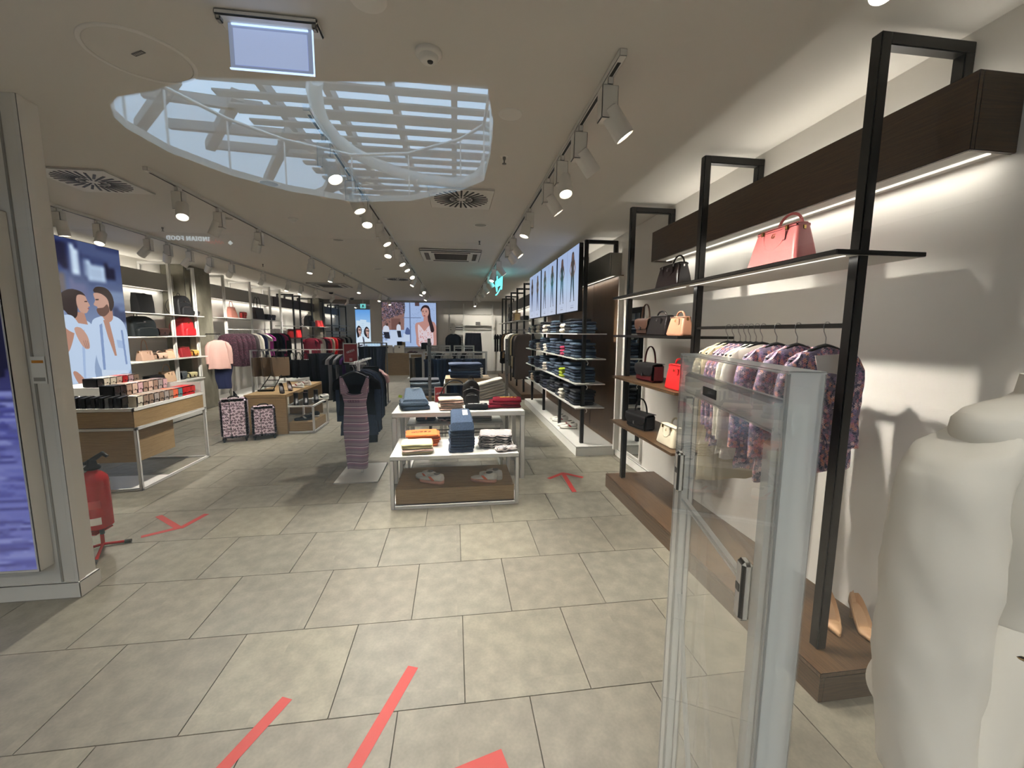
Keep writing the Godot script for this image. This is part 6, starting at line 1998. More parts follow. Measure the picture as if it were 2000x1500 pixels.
func centre_tables() -> void:
	var t := parsons("display_table", "low white framed table with sneakers on an oak box", -0.615, 0.615, 3.9, 4.62, 0.517, 0.035, true)
	part(t, "oak_box", Geo.new().span(-0.575, 0.575, 0.03, 0.185, 3.945, 4.58, 0.002), M.oak)
	parsons("display_table", "higher white table directly behind the low one", -0.69, 0.79, 4.6, 5.35, 0.80, 0.05, false)
	var g := parsons("display_table", "grey white table with metal brackets underneath the higher table", -0.57, 0.58, 4.95, 5.6, 0.60, 0.03, true)
	part(g, "bracket", Geo.new().tube([P(-0.1, 0.55, 5.2), P(-0.05, 0.45, 5.2), P(0.1, 0.43, 5.2), P(0.2, 0.5, 5.2)], 0.012, 8), M.steel)
	part(g, "cross_bar", Geo.new().span(-0.55, 0.56, 0.46, 0.475, 5.0, 5.015).span(-0.55, 0.56, 0.50, 0.515, 5.0, 5.015), M.steel)
	flap_bag("black pouch on the table underneath", P(-0.36, 0.6, 5.15), 0.1, 0.24, 0.1, 0.16, lea(Color8(22, 22, 24)), lea(Color8(22, 22, 24)), M.chrome, "", 0.0)
	pile("folded_shirt", "black and white folded top", "on the table underneath", "folded clothes", 2, P(-0.1, 0.6, 5.15), 0.0, Vector3(0.22, 0.035, 0.24), [M.zebra, fab(Color8(30, 28, 30))])
	pile("folded_shirt", "pale grey folded top", "on the table underneath", "folded clothes", 2, P(0.28, 0.6, 5.15), 0.0, Vector3(0.34, 0.03, 0.26), [fab(Color8(150, 148, 146))])
	# low table goods
	var y := pile("folded_tee", "cream and yellow striped tee", "at the front left of the low table", "folded clothes", 4, P(-0.37, 0.517, 4.06), 0.06, Vector3(0.28, 0.026, 0.22), [fab(Color8(226, 212, 164)), M.rose_stripe, fab(Color8(232, 220, 168)), fab(Color8(236, 226, 178))])
	pile("folded_tee", "orange tee", "behind the cream tees on the low table", "folded clothes", 4, P(-0.33, 0.517, 4.36), 0.08, Vector3(0.30, 0.028, 0.26), [fab(Color8(206, 100, 50)), fab(Color8(224, 118, 62))])
	var o := thing("folded_tee", "orange tee with dark arched lettering on top of its pile", "folded clothes", P(-0.35, 0.62, 4.34), 0.1)
	part(o, "cloth", folded_mesh(0.31, 0.03, 0.26, 17), fab(Color8(226, 124, 66)))
	arched_word(o, "GUESS", 0.045, mat(Color8(120, 60, 40), 0.7), Vector3(0.0, 0.033, 0.0), 0.3, 0.14)
	var blues := [den(Color8(46, 64, 92)), den(Color8(40, 58, 86)), den(Color8(54, 76, 106))]
	y = pile("folded_jeans", "blue jeans", "in the middle of the low table", "folded jeans", 8, P(0.06, 0.517, 4.12), 0.06, Vector3(0.23, 0.028, 0.28), blues, 0.008)
	o = thing("folded_jeans", "blue jeans with a white tag drooping over the tall pile", "folded jeans", P(0.06, y, 4.12), 0.06)
	var rows := []
	for k in 11:
		var s := k / 10.0
		var yy := 0.095 - 0.06 * s * s
		rows.append(ring_at(rrect(0.10 + 0.012 * s, 0.02 + 0.025 * (1 - s) + 0.02, 0.03), 0.0))
		for j in rows[k].size():
			var p: Vector3 = rows[k][j]
			rows[k][j] = Vector3(p.x, yy + p.z * 0.9, -0.12 + 0.27 * s - p.z * 0.5)
	part(o, "cloth", Geo.new().loft(rows), blues[2])
	part(o, "price_tag", Geo.new().box(Vector3(0.04, 0.14, -0.02), Vector3(0.05, 0.002, 0.08), 0.0, Basis(Vector3.RIGHT, 0.5)), M.paper)
	part(o, "pocket_stitch", Geo.new().tube([Vector3(-0.085, 0.105, 0.02), Vector3(-0.06, 0.085, 0.075), Vector3(-0.095, 0.075, 0.1)], 0.002, 4), fab(Color8(176, 136, 90)))
	y = pile("folded_tee", "zebra striped tee", "at the right of the low table", "folded clothes", 5, P(0.41, 0.517, 4.22), -0.12, Vector3(0.32, 0.028, 0.28), [M.zebra])
	solo("folded_tee", "zebra striped tee with rolled sleeve at the low table corner", "folded clothes", folded_mesh(0.2, 0.05, 0.1, 14), M.zebra, P(0.50, 0.517, 4.0), 0.25)
	var wl := lea(Color8(228, 224, 214), 0.45)
	var coral := mat(Color8(224, 122, 92), 0.5)
	var ps := mat(Color8(232, 176, 156), 0.4)
	var k2 := 0
	for q in [[-0.24, 4.10, 25], [-0.30, 4.2, 40], [0.28, 4.07, 18], [0.36, 4.17, 35]]:
		sneaker("white sneaker with coral stripe, %s of the %s pair on the oak box" % [["front one", "rear one"][k2 % 2], ["left", "right"][k2 / 2]], P(q[0], 0.185, q[1]), PI + deg_to_rad(-q[2]), wl, ps if k2 % 2 == 0 else wl, coral, "white and coral sneakers", 0.265)
		k2 += 1
	# high table goods
	pile("folded_jeans", "faded blue jeans", "at the left end of the higher table", "folded jeans", 2, P(-0.47, 0.80, 4.92), 0.2, Vector3(0.30, 0.05, 0.34), [den(Color8(64, 82, 104)), den(Color8(78, 98, 120))])
	o = thing("folded_jeans", "faded blue jeans draped on top at the left table end", "folded jeans", P(-0.47, 0.89, 4.92), 0.15)
	rows = []
	for k in 9:
		var s := k / 8.0
		var r := []
		for p in rrect(0.10 + 0.035 * s, 0.03, 0.028):
			r.append(Vector3(p.x, 0.11 - 0.10 * s + p.z * 0.8, -0.12 + 0.28 * s - p.z * 0.3))
		rows.append(r)
	part(o, "cloth", Geo.new().loft(rows), den(Color8(80, 100, 124)))
	part(o, "waist_label", Geo.new().box(Vector3(0.02, 0.135, -0.08), Vector3(0.1, 0.004, 0.02), 0.001, Basis(Vector3.UP, 0.4)), M.paper)
	part(o, "lime_tag", Geo.new().box(Vector3(-0.16, 0.05, -0.02), Vector3(0.04, 0.03, 0.004), 0.0, Basis(Vector3.FORWARD, 0.3)), mat(Color8(190, 214, 70), 0.6))
	pile("folded_tee", "rose striped tee", "before the black backpack on the higher table", "folded clothes", 5, P(-0.05, 0.80, 4.80), 0.05, Vector3(0.26, 0.027, 0.22), [M.rose_stripe, fab(Color8(222, 196, 176)), M.rose_stripe])
	o = thing("folded_tee", "black tee with white arched lettering on the higher table", "folded clothes", P(0.25, 0.80, 4.80), -0.05)
	part(o, "cloth", folded_mesh(0.25, 0.055, 0.2, 12), fab(Color8(22, 22, 24)))
	arched_word(o, "GUESS", 0.045, mat(Color8(226, 226, 222), 0.7), Vector3(0, 0.059, -0.01), 0.25, 0.16)
	pile("folded_tee", "maroon tee", "at the right end of the higher table", "folded clothes", 2, P(0.60, 0.80, 4.93), -0.08, Vector3(0.36, 0.035, 0.28), [fab(Color8(96, 18, 32))])
	o = thing("folded_tee", "maroon tee with yellow arched lettering on top of its pile", "folded clothes", P(0.62, 0.865, 4.92), -0.1)
	part(o, "cloth", folded_mesh(0.33, 0.04, 0.26, 13), fab(Color8(104, 20, 34)))
	part(o, "sleeve", folded_mesh(0.15, 0.03, 0.1, 15), fab(Color8(100, 18, 32)), Vector3(-0.16, -0.05, 0.15), Vector3(0, 0.5, 0))
	arched_word(o, "GUESS", 0.045, mat(Color8(222, 176, 60), 0.7), Vector3(0.02, 0.045, -0.02), 0.28, 0.15)
	backpack("small black backpack standing on the higher table", P(0.20, 0.80, 5.12), 0.05, 0.21, 0.30, 0.14, lea(Color8(30, 27, 25), 0.5), M.chrome)
	o = thing("handbag", "black shoulder bag with thick strap lying beside the backpack", "handbag", P(-0.05, 0.80, 5.1), 0.1)
	part(o, "body", Geo.new().loft([ring_at(rrect(0.15, 0.05, 0.04), 0), ring_at(rrect(0.155, 0.055, 0.045), 0.02), ring_at(rrect(0.14, 0.03, 0.02), 0.10), ring_at(rrect(0.12, 0.012, 0.01), 0.14, Vector3(-0.02, 0, 0))]), lea(Color8(26, 25, 26), 0.5))
	part(o, "strap", Geo.new().tube(bez(Vector3(-0.12, 0.13, 0), Vector3(-0.06, 0.34, 0), Vector3(0.1, 0.32, 0), Vector3(0.15, 0.26, 0.0), 12), 0.013, 8, 0.6), lea(Color8(26, 25, 26), 0.5))
	part(o, "emblem", Geo.new().plate(PackedVector2Array([Vector2(-0.016, 0.014), Vector2(0, -0.016), Vector2(0.016, 0.014)]), Vector3(0.02, 0.09, 0.052), Vector3.RIGHT, Vector3.UP, 0.003), M.chrome)
	var sg := thing("red_price_sign", "small red sign behind the black shoulder bag", "sign", P(-0.19, 0.80, 5.28))
	part(sg, "holder", Geo.new().box(Vector3(0, 0.1, -0.004), Vector3(0.135, 0.2, 0.004), 0.001), M.paper)
	part(sg, "card", Geo.new().box(Vector3(0, 0.1, 0.0), Vector3(0.12, 0.185, 0.003), 0.001), M.red_sign)
	for k in 5:
		part(sg, "letter", letter("GUESS"[k], 0.022, 0.001), M.paper, Vector3(-0.036 + 0.018 * k, 0.11 + 0.005 * k, 0.003))


# ---------------------------------------------------------------- racks and further tables
func upright(parent: Node, x: float, d: float, h: float) -> void:
	part(parent, "upright", Geo.new().span(x - 0.02, x + 0.02, 0.02, h, d - 0.03, d + 0.03, 0.004), M.steel)
	for k in 7:
		part(parent, "slot", Geo.new().box(P(x, 0.3 + k * 0.2, d - 0.031), Vector3(0.012, 0.012, 0.002)), M.plastic_black)
	part(parent, "foot", Geo.new().span(x - 0.03, x + 0.03, 0.0, 0.03, d - 0.2, d + 0.2, 0.004), M.steel)


func centre_racks() -> void:
	# steel upright rack behind the tables
	var r := thing("steel_rack", "dark steel rack with two tall perforated uprights behind the tables", "rack")
	upright(r, -0.337, 5.72, 1.6)
	upright(r, 0.72, 5.72, 1.6)
	part(r, "cross_bar", Geo.new().span(-0.32, 0.70, 0.12, 0.15, 5.71, 5.73), M.steel)
	# boards of folded trousers leaning beside it
	var sl := thing("slanted_stand", "white slanted stand under the folded cream trousers", "stand", P(0.55, 0, 6.25))
	part(sl, "body", Geo.new().plate(PackedVector2Array([Vector2(-0.26, 0.0), Vector2(0.26, 0.0), Vector2(0.26, 0.77), Vector2(-0.26, 0.645)]), Vector3(0, 0, -0.14), Vector3.RIGHT, Vector3.UP, 0.28), M.white)
	for k in 6:
		var o := solo("folded_trousers", "cream folded trousers, %s from the bottom of the slanted stack" % ORD[k], "folded trousers", folded_mesh(0.44, 0.04, 0.26, 11 + k % 4), fab(Color8(206, 200, 188)), P(0.545 - 0.0098 * k, 0.714 + 0.0412 * k, 6.25), 0.0, "cream trousers on the slanted stand")
		o.rotation.z = 0.24
	# jeans table
	var t := thing("jeans_table", "white framed table with an oak top under dark jeans", "table")
	part(t, "oak_top", Geo.new().span(-0.15, 0.56, 0.90, 0.97, 6.45, 7.0, 0.002), M.oak)
	part(t, "frame", Geo.new().span(-0.17, 0.58, 0.87, 0.90, 6.43, 7.02, 0.002), M.white)
	for x in [-0.155, 0.565]:
		for d in [6.445, 7.005]:
			part(t, "leg", Geo.new().span(x - 0.015, x + 0.015, 0, 0.87, d - 0.015, d + 0.015), M.white)
	var dk := [den(Color8(34, 46, 74)), den(Color8(44, 62, 96)), den(Color8(64, 88, 124)), den(Color8(30, 38, 60))]
	pile("folded_jeans", "dark blue jeans", "on the tall oak topped table", "folded jeans", 6, P(0.18, 0.97, 6.7), 0.03, Vector3(0.5, 0.038, 0.36), dk, 0.02)
	for k in 5:
		solo("price_tag", "white price tag, %s of those hanging from the dark jeans pile" % ORD[k], "price tag", Geo.new().box(Vector3.ZERO, Vector3(0.03, 0.045, 0.002), 0.0, Basis(Vector3.FORWARD, 0.4 * k)), M.paper, P(0.42, 0.98 + 0.035 * k, 6.51), 0.3, "tags on the jeans pile")
	t = thing("jeans_table", "lower oak topped table carrying pale jeans", "table")
	part(t, "oak_top", Geo.new().span(-0.70, -0.20, 0.68, 0.74, 6.1, 6.7, 0.002), M.oak)
	part(t, "frame", Geo.new().span(-0.71, -0.19, 0.65, 0.68, 6.09, 6.71, 0.002), M.white)
	for x in [-0.695, -0.205]:
		for d in [6.105, 6.695]:
			part(t, "leg", Geo.new().span(x - 0.015, x + 0.015, 0, 0.65, d - 0.015, d + 0.015), M.white)
	pile("folded_jeans", "light and grey jeans", "on the lower oak topped table", "folded jeans", 6, P(-0.45, 0.74, 6.38), 0.03, Vector3(0.42, 0.04, 0.34), [den(Color8(78, 82, 88)), den(Color8(150, 164, 178)), den(Color8(170, 180, 190)), den(Color8(110, 130, 152)), den(Color8(160, 174, 188)), den(Color8(36, 40, 54))], 0.02)
	# rail of jeans
	r = thing("clothes_rail", "white framed rail of dark blue jeans in the middle aisle", "rack")
	part(r, "top_bar", Geo.new().span(-0.66, 0.70, 1.235, 1.275, 8.98, 9.02, 0.003), M.white)
	part(r, "hanging_bar", Geo.new().span(-0.64, 0.68, 1.18, 1.20, 8.99, 9.01), M.white)
	for x in [-0.64, 0.68]:
		part(r, "upright", Geo.new().span(x - 0.02, x + 0.02, 0.02, 1.235, 8.98, 9.02, 0.003), M.white)
		part(r, "foot", Geo.new().span(x - 0.02, x + 0.02, 0.0, 0.03, 8.7, 9.3, 0.003), M.white)
	rail_row("jeans", "trousers", "dark blue jeans", "the middle jeans rail", "jeans", [dk[0], dk[1], dk[3], dk[1], dk[2]], P(-0.58, 1.19, 9.0), P(0.62, 1.19, 9.0), 18, PI / 2 - 0.5, 0.19, 0.95)
	# khaki trousers beside it
	r = thing("clothes_rail", "short rail of khaki and black trousers left of the jeans rail", "rack")
	part(r, "top_bar", Geo.new().tube([P(-0.98, 1.2, 9.405), P(-0.7, 1.2, 9.405)], 0.011, 8), M.white)
	part(r, "upright", Geo.new().span(-0.99, -0.96, 0, 1.21, 9.39, 9.42).span(-0.72, -0.69, 0, 1.21, 9.39, 9.42), M.white)
	part(r, "foot", Geo.new().span(-0.99, -0.96, 0, 0.03, 9.1, 9.7).span(-0.72, -0.69, 0, 0.03, 9.1, 9.7), M.white)
	rail_row("trousers", "trousers", "khaki or black trousers", "the short trouser rail", "trousers", [fab(Color8(126, 112, 92)), fab(Color8(150, 136, 112)), fab(Color8(30, 30, 32)), fab(Color8(116, 104, 88))], P(-0.93, 1.2, 9.405), P(-0.75, 1.2, 9.405), 3, PI / 2 - 0.4, 0.18, 0.95)
	var sn := sneaker("white and black sneaker on a small white table by the counter", P(-1.05, 0.46, 11.4), PI + 0.4, lea(Color8(224, 220, 210)), lea(Color8(224, 220, 210)), M.plastic_black)
	sn.scale = Vector3.ONE
	t = thing("side_table", "small white side table with a sneaker by the counter", "table", P(-1.05, 0, 11.4))
	part(t, "top", Geo.new().box(Vector3(0, 0.45, 0), Vector3(0.4, 0.02, 0.35), 0.003), M.white)
	part(t, "leg", Geo.new().box(Vector3(0, 0.22, 0), Vector3(0.04, 0.44, 0.04), 0.003).box(Vector3(0, 0.008, 0), Vector3(0.3, 0.016, 0.3), 0.003), M.white)
	# patterned clothes rails further back
	for q in [[-0.75, -0.1, 11.6, "left"], [-0.02, 0.55, 11.6, "right"]]:
		r = thing("clothes_rail", "white rail of black and white tops behind the jeans rail, %s one" % q[3], "rack")
		part(r, "top_bar", Geo.new().span(q[0], q[1], 1.28, 1.32, q[2] - 0.02, q[2] + 0.02, 0.003), M.white)
		part(r, "hanging_bar", Geo.new().span(q[0] + 0.02, q[1] - 0.02, 1.23, 1.25, q[2] - 0.01, q[2] + 0.01), M.white)
		for x in [q[0] + 0.02, q[1] - 0.02]:
			part(r, "upright", Geo.new().span(x - 0.02, x + 0.02, 0.0, 1.28, q[2] - 0.02, q[2] + 0.02, 0.003), M.white)
			part(r, "foot", Geo.new().span(x - 0.02, x + 0.02, 0.0, 0.03, q[2] - 0.3, q[2] + 0.3, 0.003), M.white)
		rail_row("tee", "tee", "black and white tee", "the %s rail behind the jeans" % q[3], "clothing", [fab(Color8(28, 26, 28)), M.zebra, fab(Color8(214, 208, 200)), fab(Color8(36, 32, 34))], P(q[0] + 0.06, 1.24, q[2]), P(q[1] - 0.06, 1.24, q[2]), 7, PI / 2 - 0.4, 0.19, 0.6)
	# oak bench with shoes, glass topped table, black clothes behind
	var b := thing("oak_bench", "oak waterfall bench with shoes on top beside the suitcases", "bench")
	part(b, "top_board", Geo.new().span(-3.37, -2.73, 0.605, 0.656, 7.13, 9.0, 0.003), M.oak)
	part(b, "end_panel", Geo.new().span(-3.37, -2.73, 0.0, 0.605, 7.13, 7.18, 0.003), M.oak)
	part(b, "end_panel", Geo.new().span(-3.37, -2.73, 0.0, 0.605, 8.95, 9.0, 0.003), M.oak)
	var bk := lea(Color8(26, 20, 18), 0.3)
	var gt := thing("glass_table", "white framed table with a smoked glass top and shoes below", "table")
	for x in [-2.765, -2.345]:
		for d in [7.205, 7.985]:
			part(gt, "leg", Geo.new().span(x - 0.015, x + 0.015, 0, 0.455, d - 0.015, d + 0.015, 0.002), M.white)
	part(gt, "frame", Geo.new().span(-2.78, -2.33, 0.435, 0.46, 7.19, 7.22, 0.002).span(-2.78, -2.33, 0.435, 0.46, 7.97, 8.0, 0.002).span(-2.78, -2.75, 0.435, 0.46, 7.22, 7.97, 0.002).span(-2.36, -2.33, 0.435, 0.46, 7.22, 7.97, 0.002), M.white)
	part(gt, "glass_top", Geo.new().span(-2.75, -2.36, 0.445, 0.455, 7.22, 7.97), M.smoked)
	part(gt, "floor_rail", Geo.new().span(-2.78, -2.33, 0.0, 0.025, 7.19, 7.215, 0.002).span(-2.36, -2.33, 0.0, 0.025, 7.215, 8.0, 0.002), M.white)
	part(gt, "oak_box", Geo.new().span(-2.75, -2.37, 0.02, 0.17, 7.24, 7.95, 0.002), M.oak)
	pump("black strappy heel on the near edge of the oak bench", P(-2.86, 0.656, 7.32), deg_to_rad(-60), bk, "heels on the oak bench", 0.1)
	pump("brown strappy heel second on the oak bench", P(-2.84, 0.656, 7.62), deg_to_rad(-55), lea(Color8(66, 46, 38), 0.35), "heels on the oak bench", 0.1)
	for k in 2:
		sneaker("white trainer on the oak bench, %s one" % ["nearer", "farther"][k], P(-2.87 + 0.02 * k, 0.656, 8.05 + 0.32 * k), deg_to_rad(150), lea(Color8(222, 218, 210)), lea(Color8(226, 222, 214)), mat(Color8(150, 40, 52), 0.5), "trainers on the oak bench")
	var rk := thing("shoe_ladder", "black slanted shoe rack on the far side of the oak bench", "rack", P(-3.2, 0.656, 7.75))
	part(rk, "frame", Geo.new().tube([Vector3(-0.12, 0, 0.2), Vector3(0.0, 0.26, 0.0)], 0.008, 6).tube([Vector3(0.1, 0, 0.2), Vector3(0.18, 0.26, 0.0)], 0.008, 6).tube([Vector3(-0.08, 0.08, 0.14), Vector3(0.13, 0.08, 0.14)], 0.008, 6).tube([Vector3(-0.03, 0.18, 0.06), Vector3(0.16, 0.18, 0.06)], 0.008, 6), M.black)
	part(rk, "shoe_rest", Geo.new().box(Vector3(0, 0.02, 0.2), Vector3(0.26, 0.03, 0.06), 0.006), M.black)
	for q in [[-2.66, 7.36], [-2.52, 7.40], [-2.62, 7.72], [-2.46, 7.75]]:
		boot("black ankle boot %s on the glass topped table" % ("near left" if q[0] < -2.63 and q[1] < 7.5 else "near right" if q[1] < 7.5 else "far left" if q[0] < -2.5 else "far right"), P(q[0], 0.456, q[1]), deg_to_rad(-70), lea(Color8(22, 20, 20), 0.35), "boots on the glass table")
	for k in 2:
		sneaker("black trainer below the glass top, %s one" % ["nearer", "farther"][k], P(-2.58 + 0.04 * k, 0.17, 7.42 + 0.25 * k), deg_to_rad(200), lea(Color8(24, 24, 25)), lea(Color8(210, 206, 200)) if k else lea(Color8(30, 30, 30)), lea(Color8(200, 196, 190)), "black trainers below the glass")
	sneaker("white trainer beside the boots on the glass top", P(-2.42, 0.456, 7.86), deg_to_rad(190), lea(Color8(220, 216, 208)), lea(Color8(220, 216, 208)), M.plastic_black)
	r = thing("clothes_rail", "white clothes rail of black totes and trousers behind the oak bench", "rack")
	part(r, "top_bar", Geo.new().span(-3.95, -2.05, 1.29, 1.31, 9.235, 9.255, 0.002), M.white)
	for x in [-3.93, -3.0, -2.07]:
		part(r, "upright", Geo.new().span(x - 0.018, x + 0.018, 0.0, 1.30, 9.225, 9.26, 0.003), M.white)
		part(r, "foot", Geo.new().span(x - 0.018, x + 0.018, 0.0, 0.03, 9.0, 9.5, 0.003), M.white)
	var bf := fab(Color8(20, 20, 22))
	for k in 4:
		tote("black tote bag hanging on the white rail, %s from the left" % ORD[k], P(-3.50 + 0.13 * k, 0.72, 9.245), PI / 2 - 0.5, 0.34, 0.36, 0.07, bf, bf, 0.18, "black totes on the white rail")
	rail_row("trousers", "trousers", "black trousers", "the white rail behind the bench", "trousers", [bf, fab(Color8(28, 28, 34)), bf], P(-2.93, 1.30, 9.245), P(-2.66, 1.30, 9.245), 5, PI / 2 - 0.6, 0.19, 1.0)
	rail_row("tee", "tee", "black and grey logo tee", "the white rail next to the red sign", "clothing", [bf, fab(Color8(112, 110, 112)), bf, fab(Color8(124, 122, 124)), bf, fab(Color8(58, 26, 74))], P(-2.62, 1.30, 9.245), P(-2.13, 1.30, 9.245), 7, PI / 2 - 0.5, 0.2, 0.95)
	for k in 3:
		tote("khaki tote bag hanging left of the black ones, %s from the left" % ORD[k], P(-3.68 + 0.17 * k, 0.82, 8.55), PI / 2 - 0.7, 0.34, 0.36, 0.08, lea(Color8(112, 92, 70)), bk, 0.17, "khaki totes on the short rail", "tote_bag")
	r = thing("clothes_rail", "short white rail holding the khaki totes", "rack")
	part(r, "top_bar", Geo.new().span(-3.86, -3.2, 1.30, 1.32, 8.54, 8.56, 0.002), M.white)
	part(r, "upright", Geo.new().span(-3.87, -3.84, 0.0, 1.32, 8.53, 8.57, 0.002), M.white)
	part(r, "foot", Geo.new().span(-3.88, -3.83, 0.0, 0.02, 8.3, 8.8, 0.002), M.white)
	r = thing("clothes_rail", "white rail of navy trousers behind the red sign", "rack")
	part(r, "top_bar", Geo.new().span(-2.2, -1.55, 1.41, 1.43, 10.0, 10.02), M.steel)
	part(r, "upright", Geo.new().span(-2.2, -2.17, 0, 1.42, 10.0, 10.03).span(-1.58, -1.55, 0, 1.42, 10.0, 10.03), M.steel)
	part(r, "foot", Geo.new().span(-2.2, -2.17, 0, 0.03, 9.75, 10.28).span(-1.58, -1.55, 0, 0.03, 9.75, 10.28), M.steel)
	rail_row("trousers", "trousers", "navy trousers", "the rail behind the red sign", "trousers", [den(Color8(24, 30, 56)), den(Color8(18, 20, 34))], P(-2.12, 1.42, 10.01), P(-1.66, 1.42, 10.01), 7, PI / 2 - 0.5, 0.18, 0.8)
	dress_rack()


func dress_rack() -> void:
	var r := thing("dress_stand", "white floor stand with a square base holding dresses and denim", "rack")
	part(r, "base_plate", Geo.new().span(-1.35, -0.87, 0.0, 0.012, 4.67, 5.37, 0.002), M.white)
	part(r, "pole", Geo.new().span(-1.125, -1.095, 0.012, 1.325, 5.0, 5.03, 0.003), M.white)
	part(r, "arm", Geo.new().span(-1.12, -1.10, 1.325, 1.345, 4.75, 5.75, 0.002), M.white)
	part(r, "sign_clip", Geo.new().span(-1.30, -1.10, 1.275, 1.30, 5.40, 5.415), M.white)
	var sg := thing("red_sign", "red sale sign in a white frame above the dress stand", "sign", P(-1.28, 1.30, 5.4))
	part(sg, "frame", Geo.new().box(Vector3(0, 0.12, -0.004), Vector3(0.175, 0.245, 0.006), 0.002), M.paper)
	part(sg, "card", Geo.new().box(Vector3(0, 0.12, 0.0), Vector3(0.155, 0.222, 0.004), 0.001), M.red_sign)
	for k in 5:
		part(sg, "letter", letter("GUESS"[k], 0.024, 0.001), M.paper, Vector3(-0.036 + 0.019 * k, 0.13 + 0.007 * k, 0.0025), Vector3(0, 0, 0.3))
	part(sg, "small_frame", Geo.new().box(Vector3(0, 0.04, 0.002), Vector3(0.034, 0.034, 0.002)).done(), mat(Color8(206, 170, 160), 0.6))
	part(sg, "small_print", Geo.new().box(Vector3(0, 0.095, 0.002), Vector3(0.05, 0.005, 0.001)), mat(Color8(190, 90, 90), 0.6))
	# lavender dress in front
	var at := P(-1.11, 1.335, 4.80)
	var d := thing("dress", "lavender striped tank dress with white bands and lettering", "dress", at)
	hanger(d, 0.165)
	var rows := []
	for k in 26:
		var s := k / 25.0
		var y := -0.30 - 0.90 * s
		var hw := 0.155
		if s < 0.16:
			hw = lerpf(0.15, 0.118, s / 0.16)
		elif s < 0.5:
			hw = lerpf(0.118, 0.142, (s - 0.16) / 0.34)
		else:
			hw = lerpf(0.142, 0.112, (s - 0.5) / 0.5)
		var ring := []
		for j in 36:
			var a := TAU * j / 36
			var scoop := 0.0
			if k == 0:
				scoop = -0.055 * (1.0 - pow(absf(cos(a)), 2.0)) + 0.05 * pow(absf(cos(a)), 6.0)
			elif k == 1:
				scoop = -0.03 * (1.0 - pow(absf(cos(a)), 2.0))
			var fold := 1.0 + 0.20 * s * sin(a * 4 + 1.0) + 0.06 * sin(a * 7)
			ring.append(Vector3(cos(a) * hw, y + scoop + 0.008 * sin(a * 3 + 2) * s, sin(a) * (0.055 - 0.012 * s) * fold))
		rows.append(ring)
	part(d, "skirt_and_body", Geo.new().loft(rows, true, false, Vector2(1, 1)), M.lavender)
	for s in [-1, 1]:
		for z in [-1, 1]:
			part(d, "strap", Geo.new().tube(bez(Vector3(s * 0.142, -0.145, 0.0), Vector3(s * 0.135, -0.2, z * 0.035), Vector3(s * 0.118, -0.25, z * 0.05), Vector3(s * 0.105, -0.33, z * 0.045), 10), [0.014, 0.015, 0.016, 0.018, 0.02, 0.022, 0.025, 0.029, 0.033, 0.036, 0.038], 8, 0.35), M.lavender)
	for k in 5:
		part(d, "print_letter", letter("GUESS"[k], 0.03, 0.001), mat(Color8(96, 62, 92), 0.7), Vector3(-0.05 + 0.025 * k, -0.415, 0.066))
	# garments behind the dress
	var nv := [fab(Color8(20, 20, 24)), den(Color8(36, 52, 82)), den(Color8(30, 42, 70)), den(Color8(40, 60, 92)), den(Color8(28, 36, 58))]
	var names := ["black tank top just behind the lavender dress", "blue denim jacket second behind the lavender dress", "navy denim jacket third behind the lavender dress", "blue denim jacket fourth behind the lavender dress", "dark denim jacket fifth behind the lavender dress", "dark denim jacket sixth behind the lavender dress"]
	for k in 6:
		garment("jacket" if k else "tank_top", "tee" if k == 0 else "shirt", names[k], "clothing", nv[mini(k, 4)], P(-1.11, 1.335, [4.90, 4.955, 5.08, 5.14, 5.20, 5.26][k]), 0.02 * (k % 2), 0.2, 0.75 if k else 0.5, "clothes behind the lavender dress", true, k % 3, 0.4)
	garment("trousers", "trousers", "long black trousers hanging low behind the lavender dress", "clothing", fab(Color8(18, 18, 20)), P(-1.11, 1.335, 5.33), 0.02, 0.17, 0.95, "", true, 1, 0.6)
	garment("tee", "tee", "dusty pink tee near the back of the dress stand", "clothing", fab(Color8(166, 128, 130)), P(-1.11, 1.335, 5.49), -0.02, 0.2, 0.5, "", true, 1, 0.5)
	garment("tee", "tee", "blush tee hindmost on the dress stand", "clothing", fab(Color8(190, 160, 152)), P(-1.11, 1.335, 5.58), -0.02, 0.2, 0.5, "", true, 1, 0.5)
	garment("jacket", "shirt", "black jacket on the far arm of the dress stand", "clothing", fab(Color8(22, 22, 26)), P(-1.11, 1.335, 5.41), 0.0, 0.2, 0.6, "", true, 1, 0.5)


# ---------------------------------------------------------------- marks on the floor
func strip(g: Geo, a: Vector2, b: Vector2, w: float, y := 0.0006) -> void:
	var d := (b - a).normalized()
	var s := Vector2(-d.y, d.x) * w / 2
	g.plate(PackedVector2Array([a - s, b - s, b + s, a + s]), Vector3(0, y, 0), Vector3.RIGHT, Vector3.FORWARD, 0.0006)


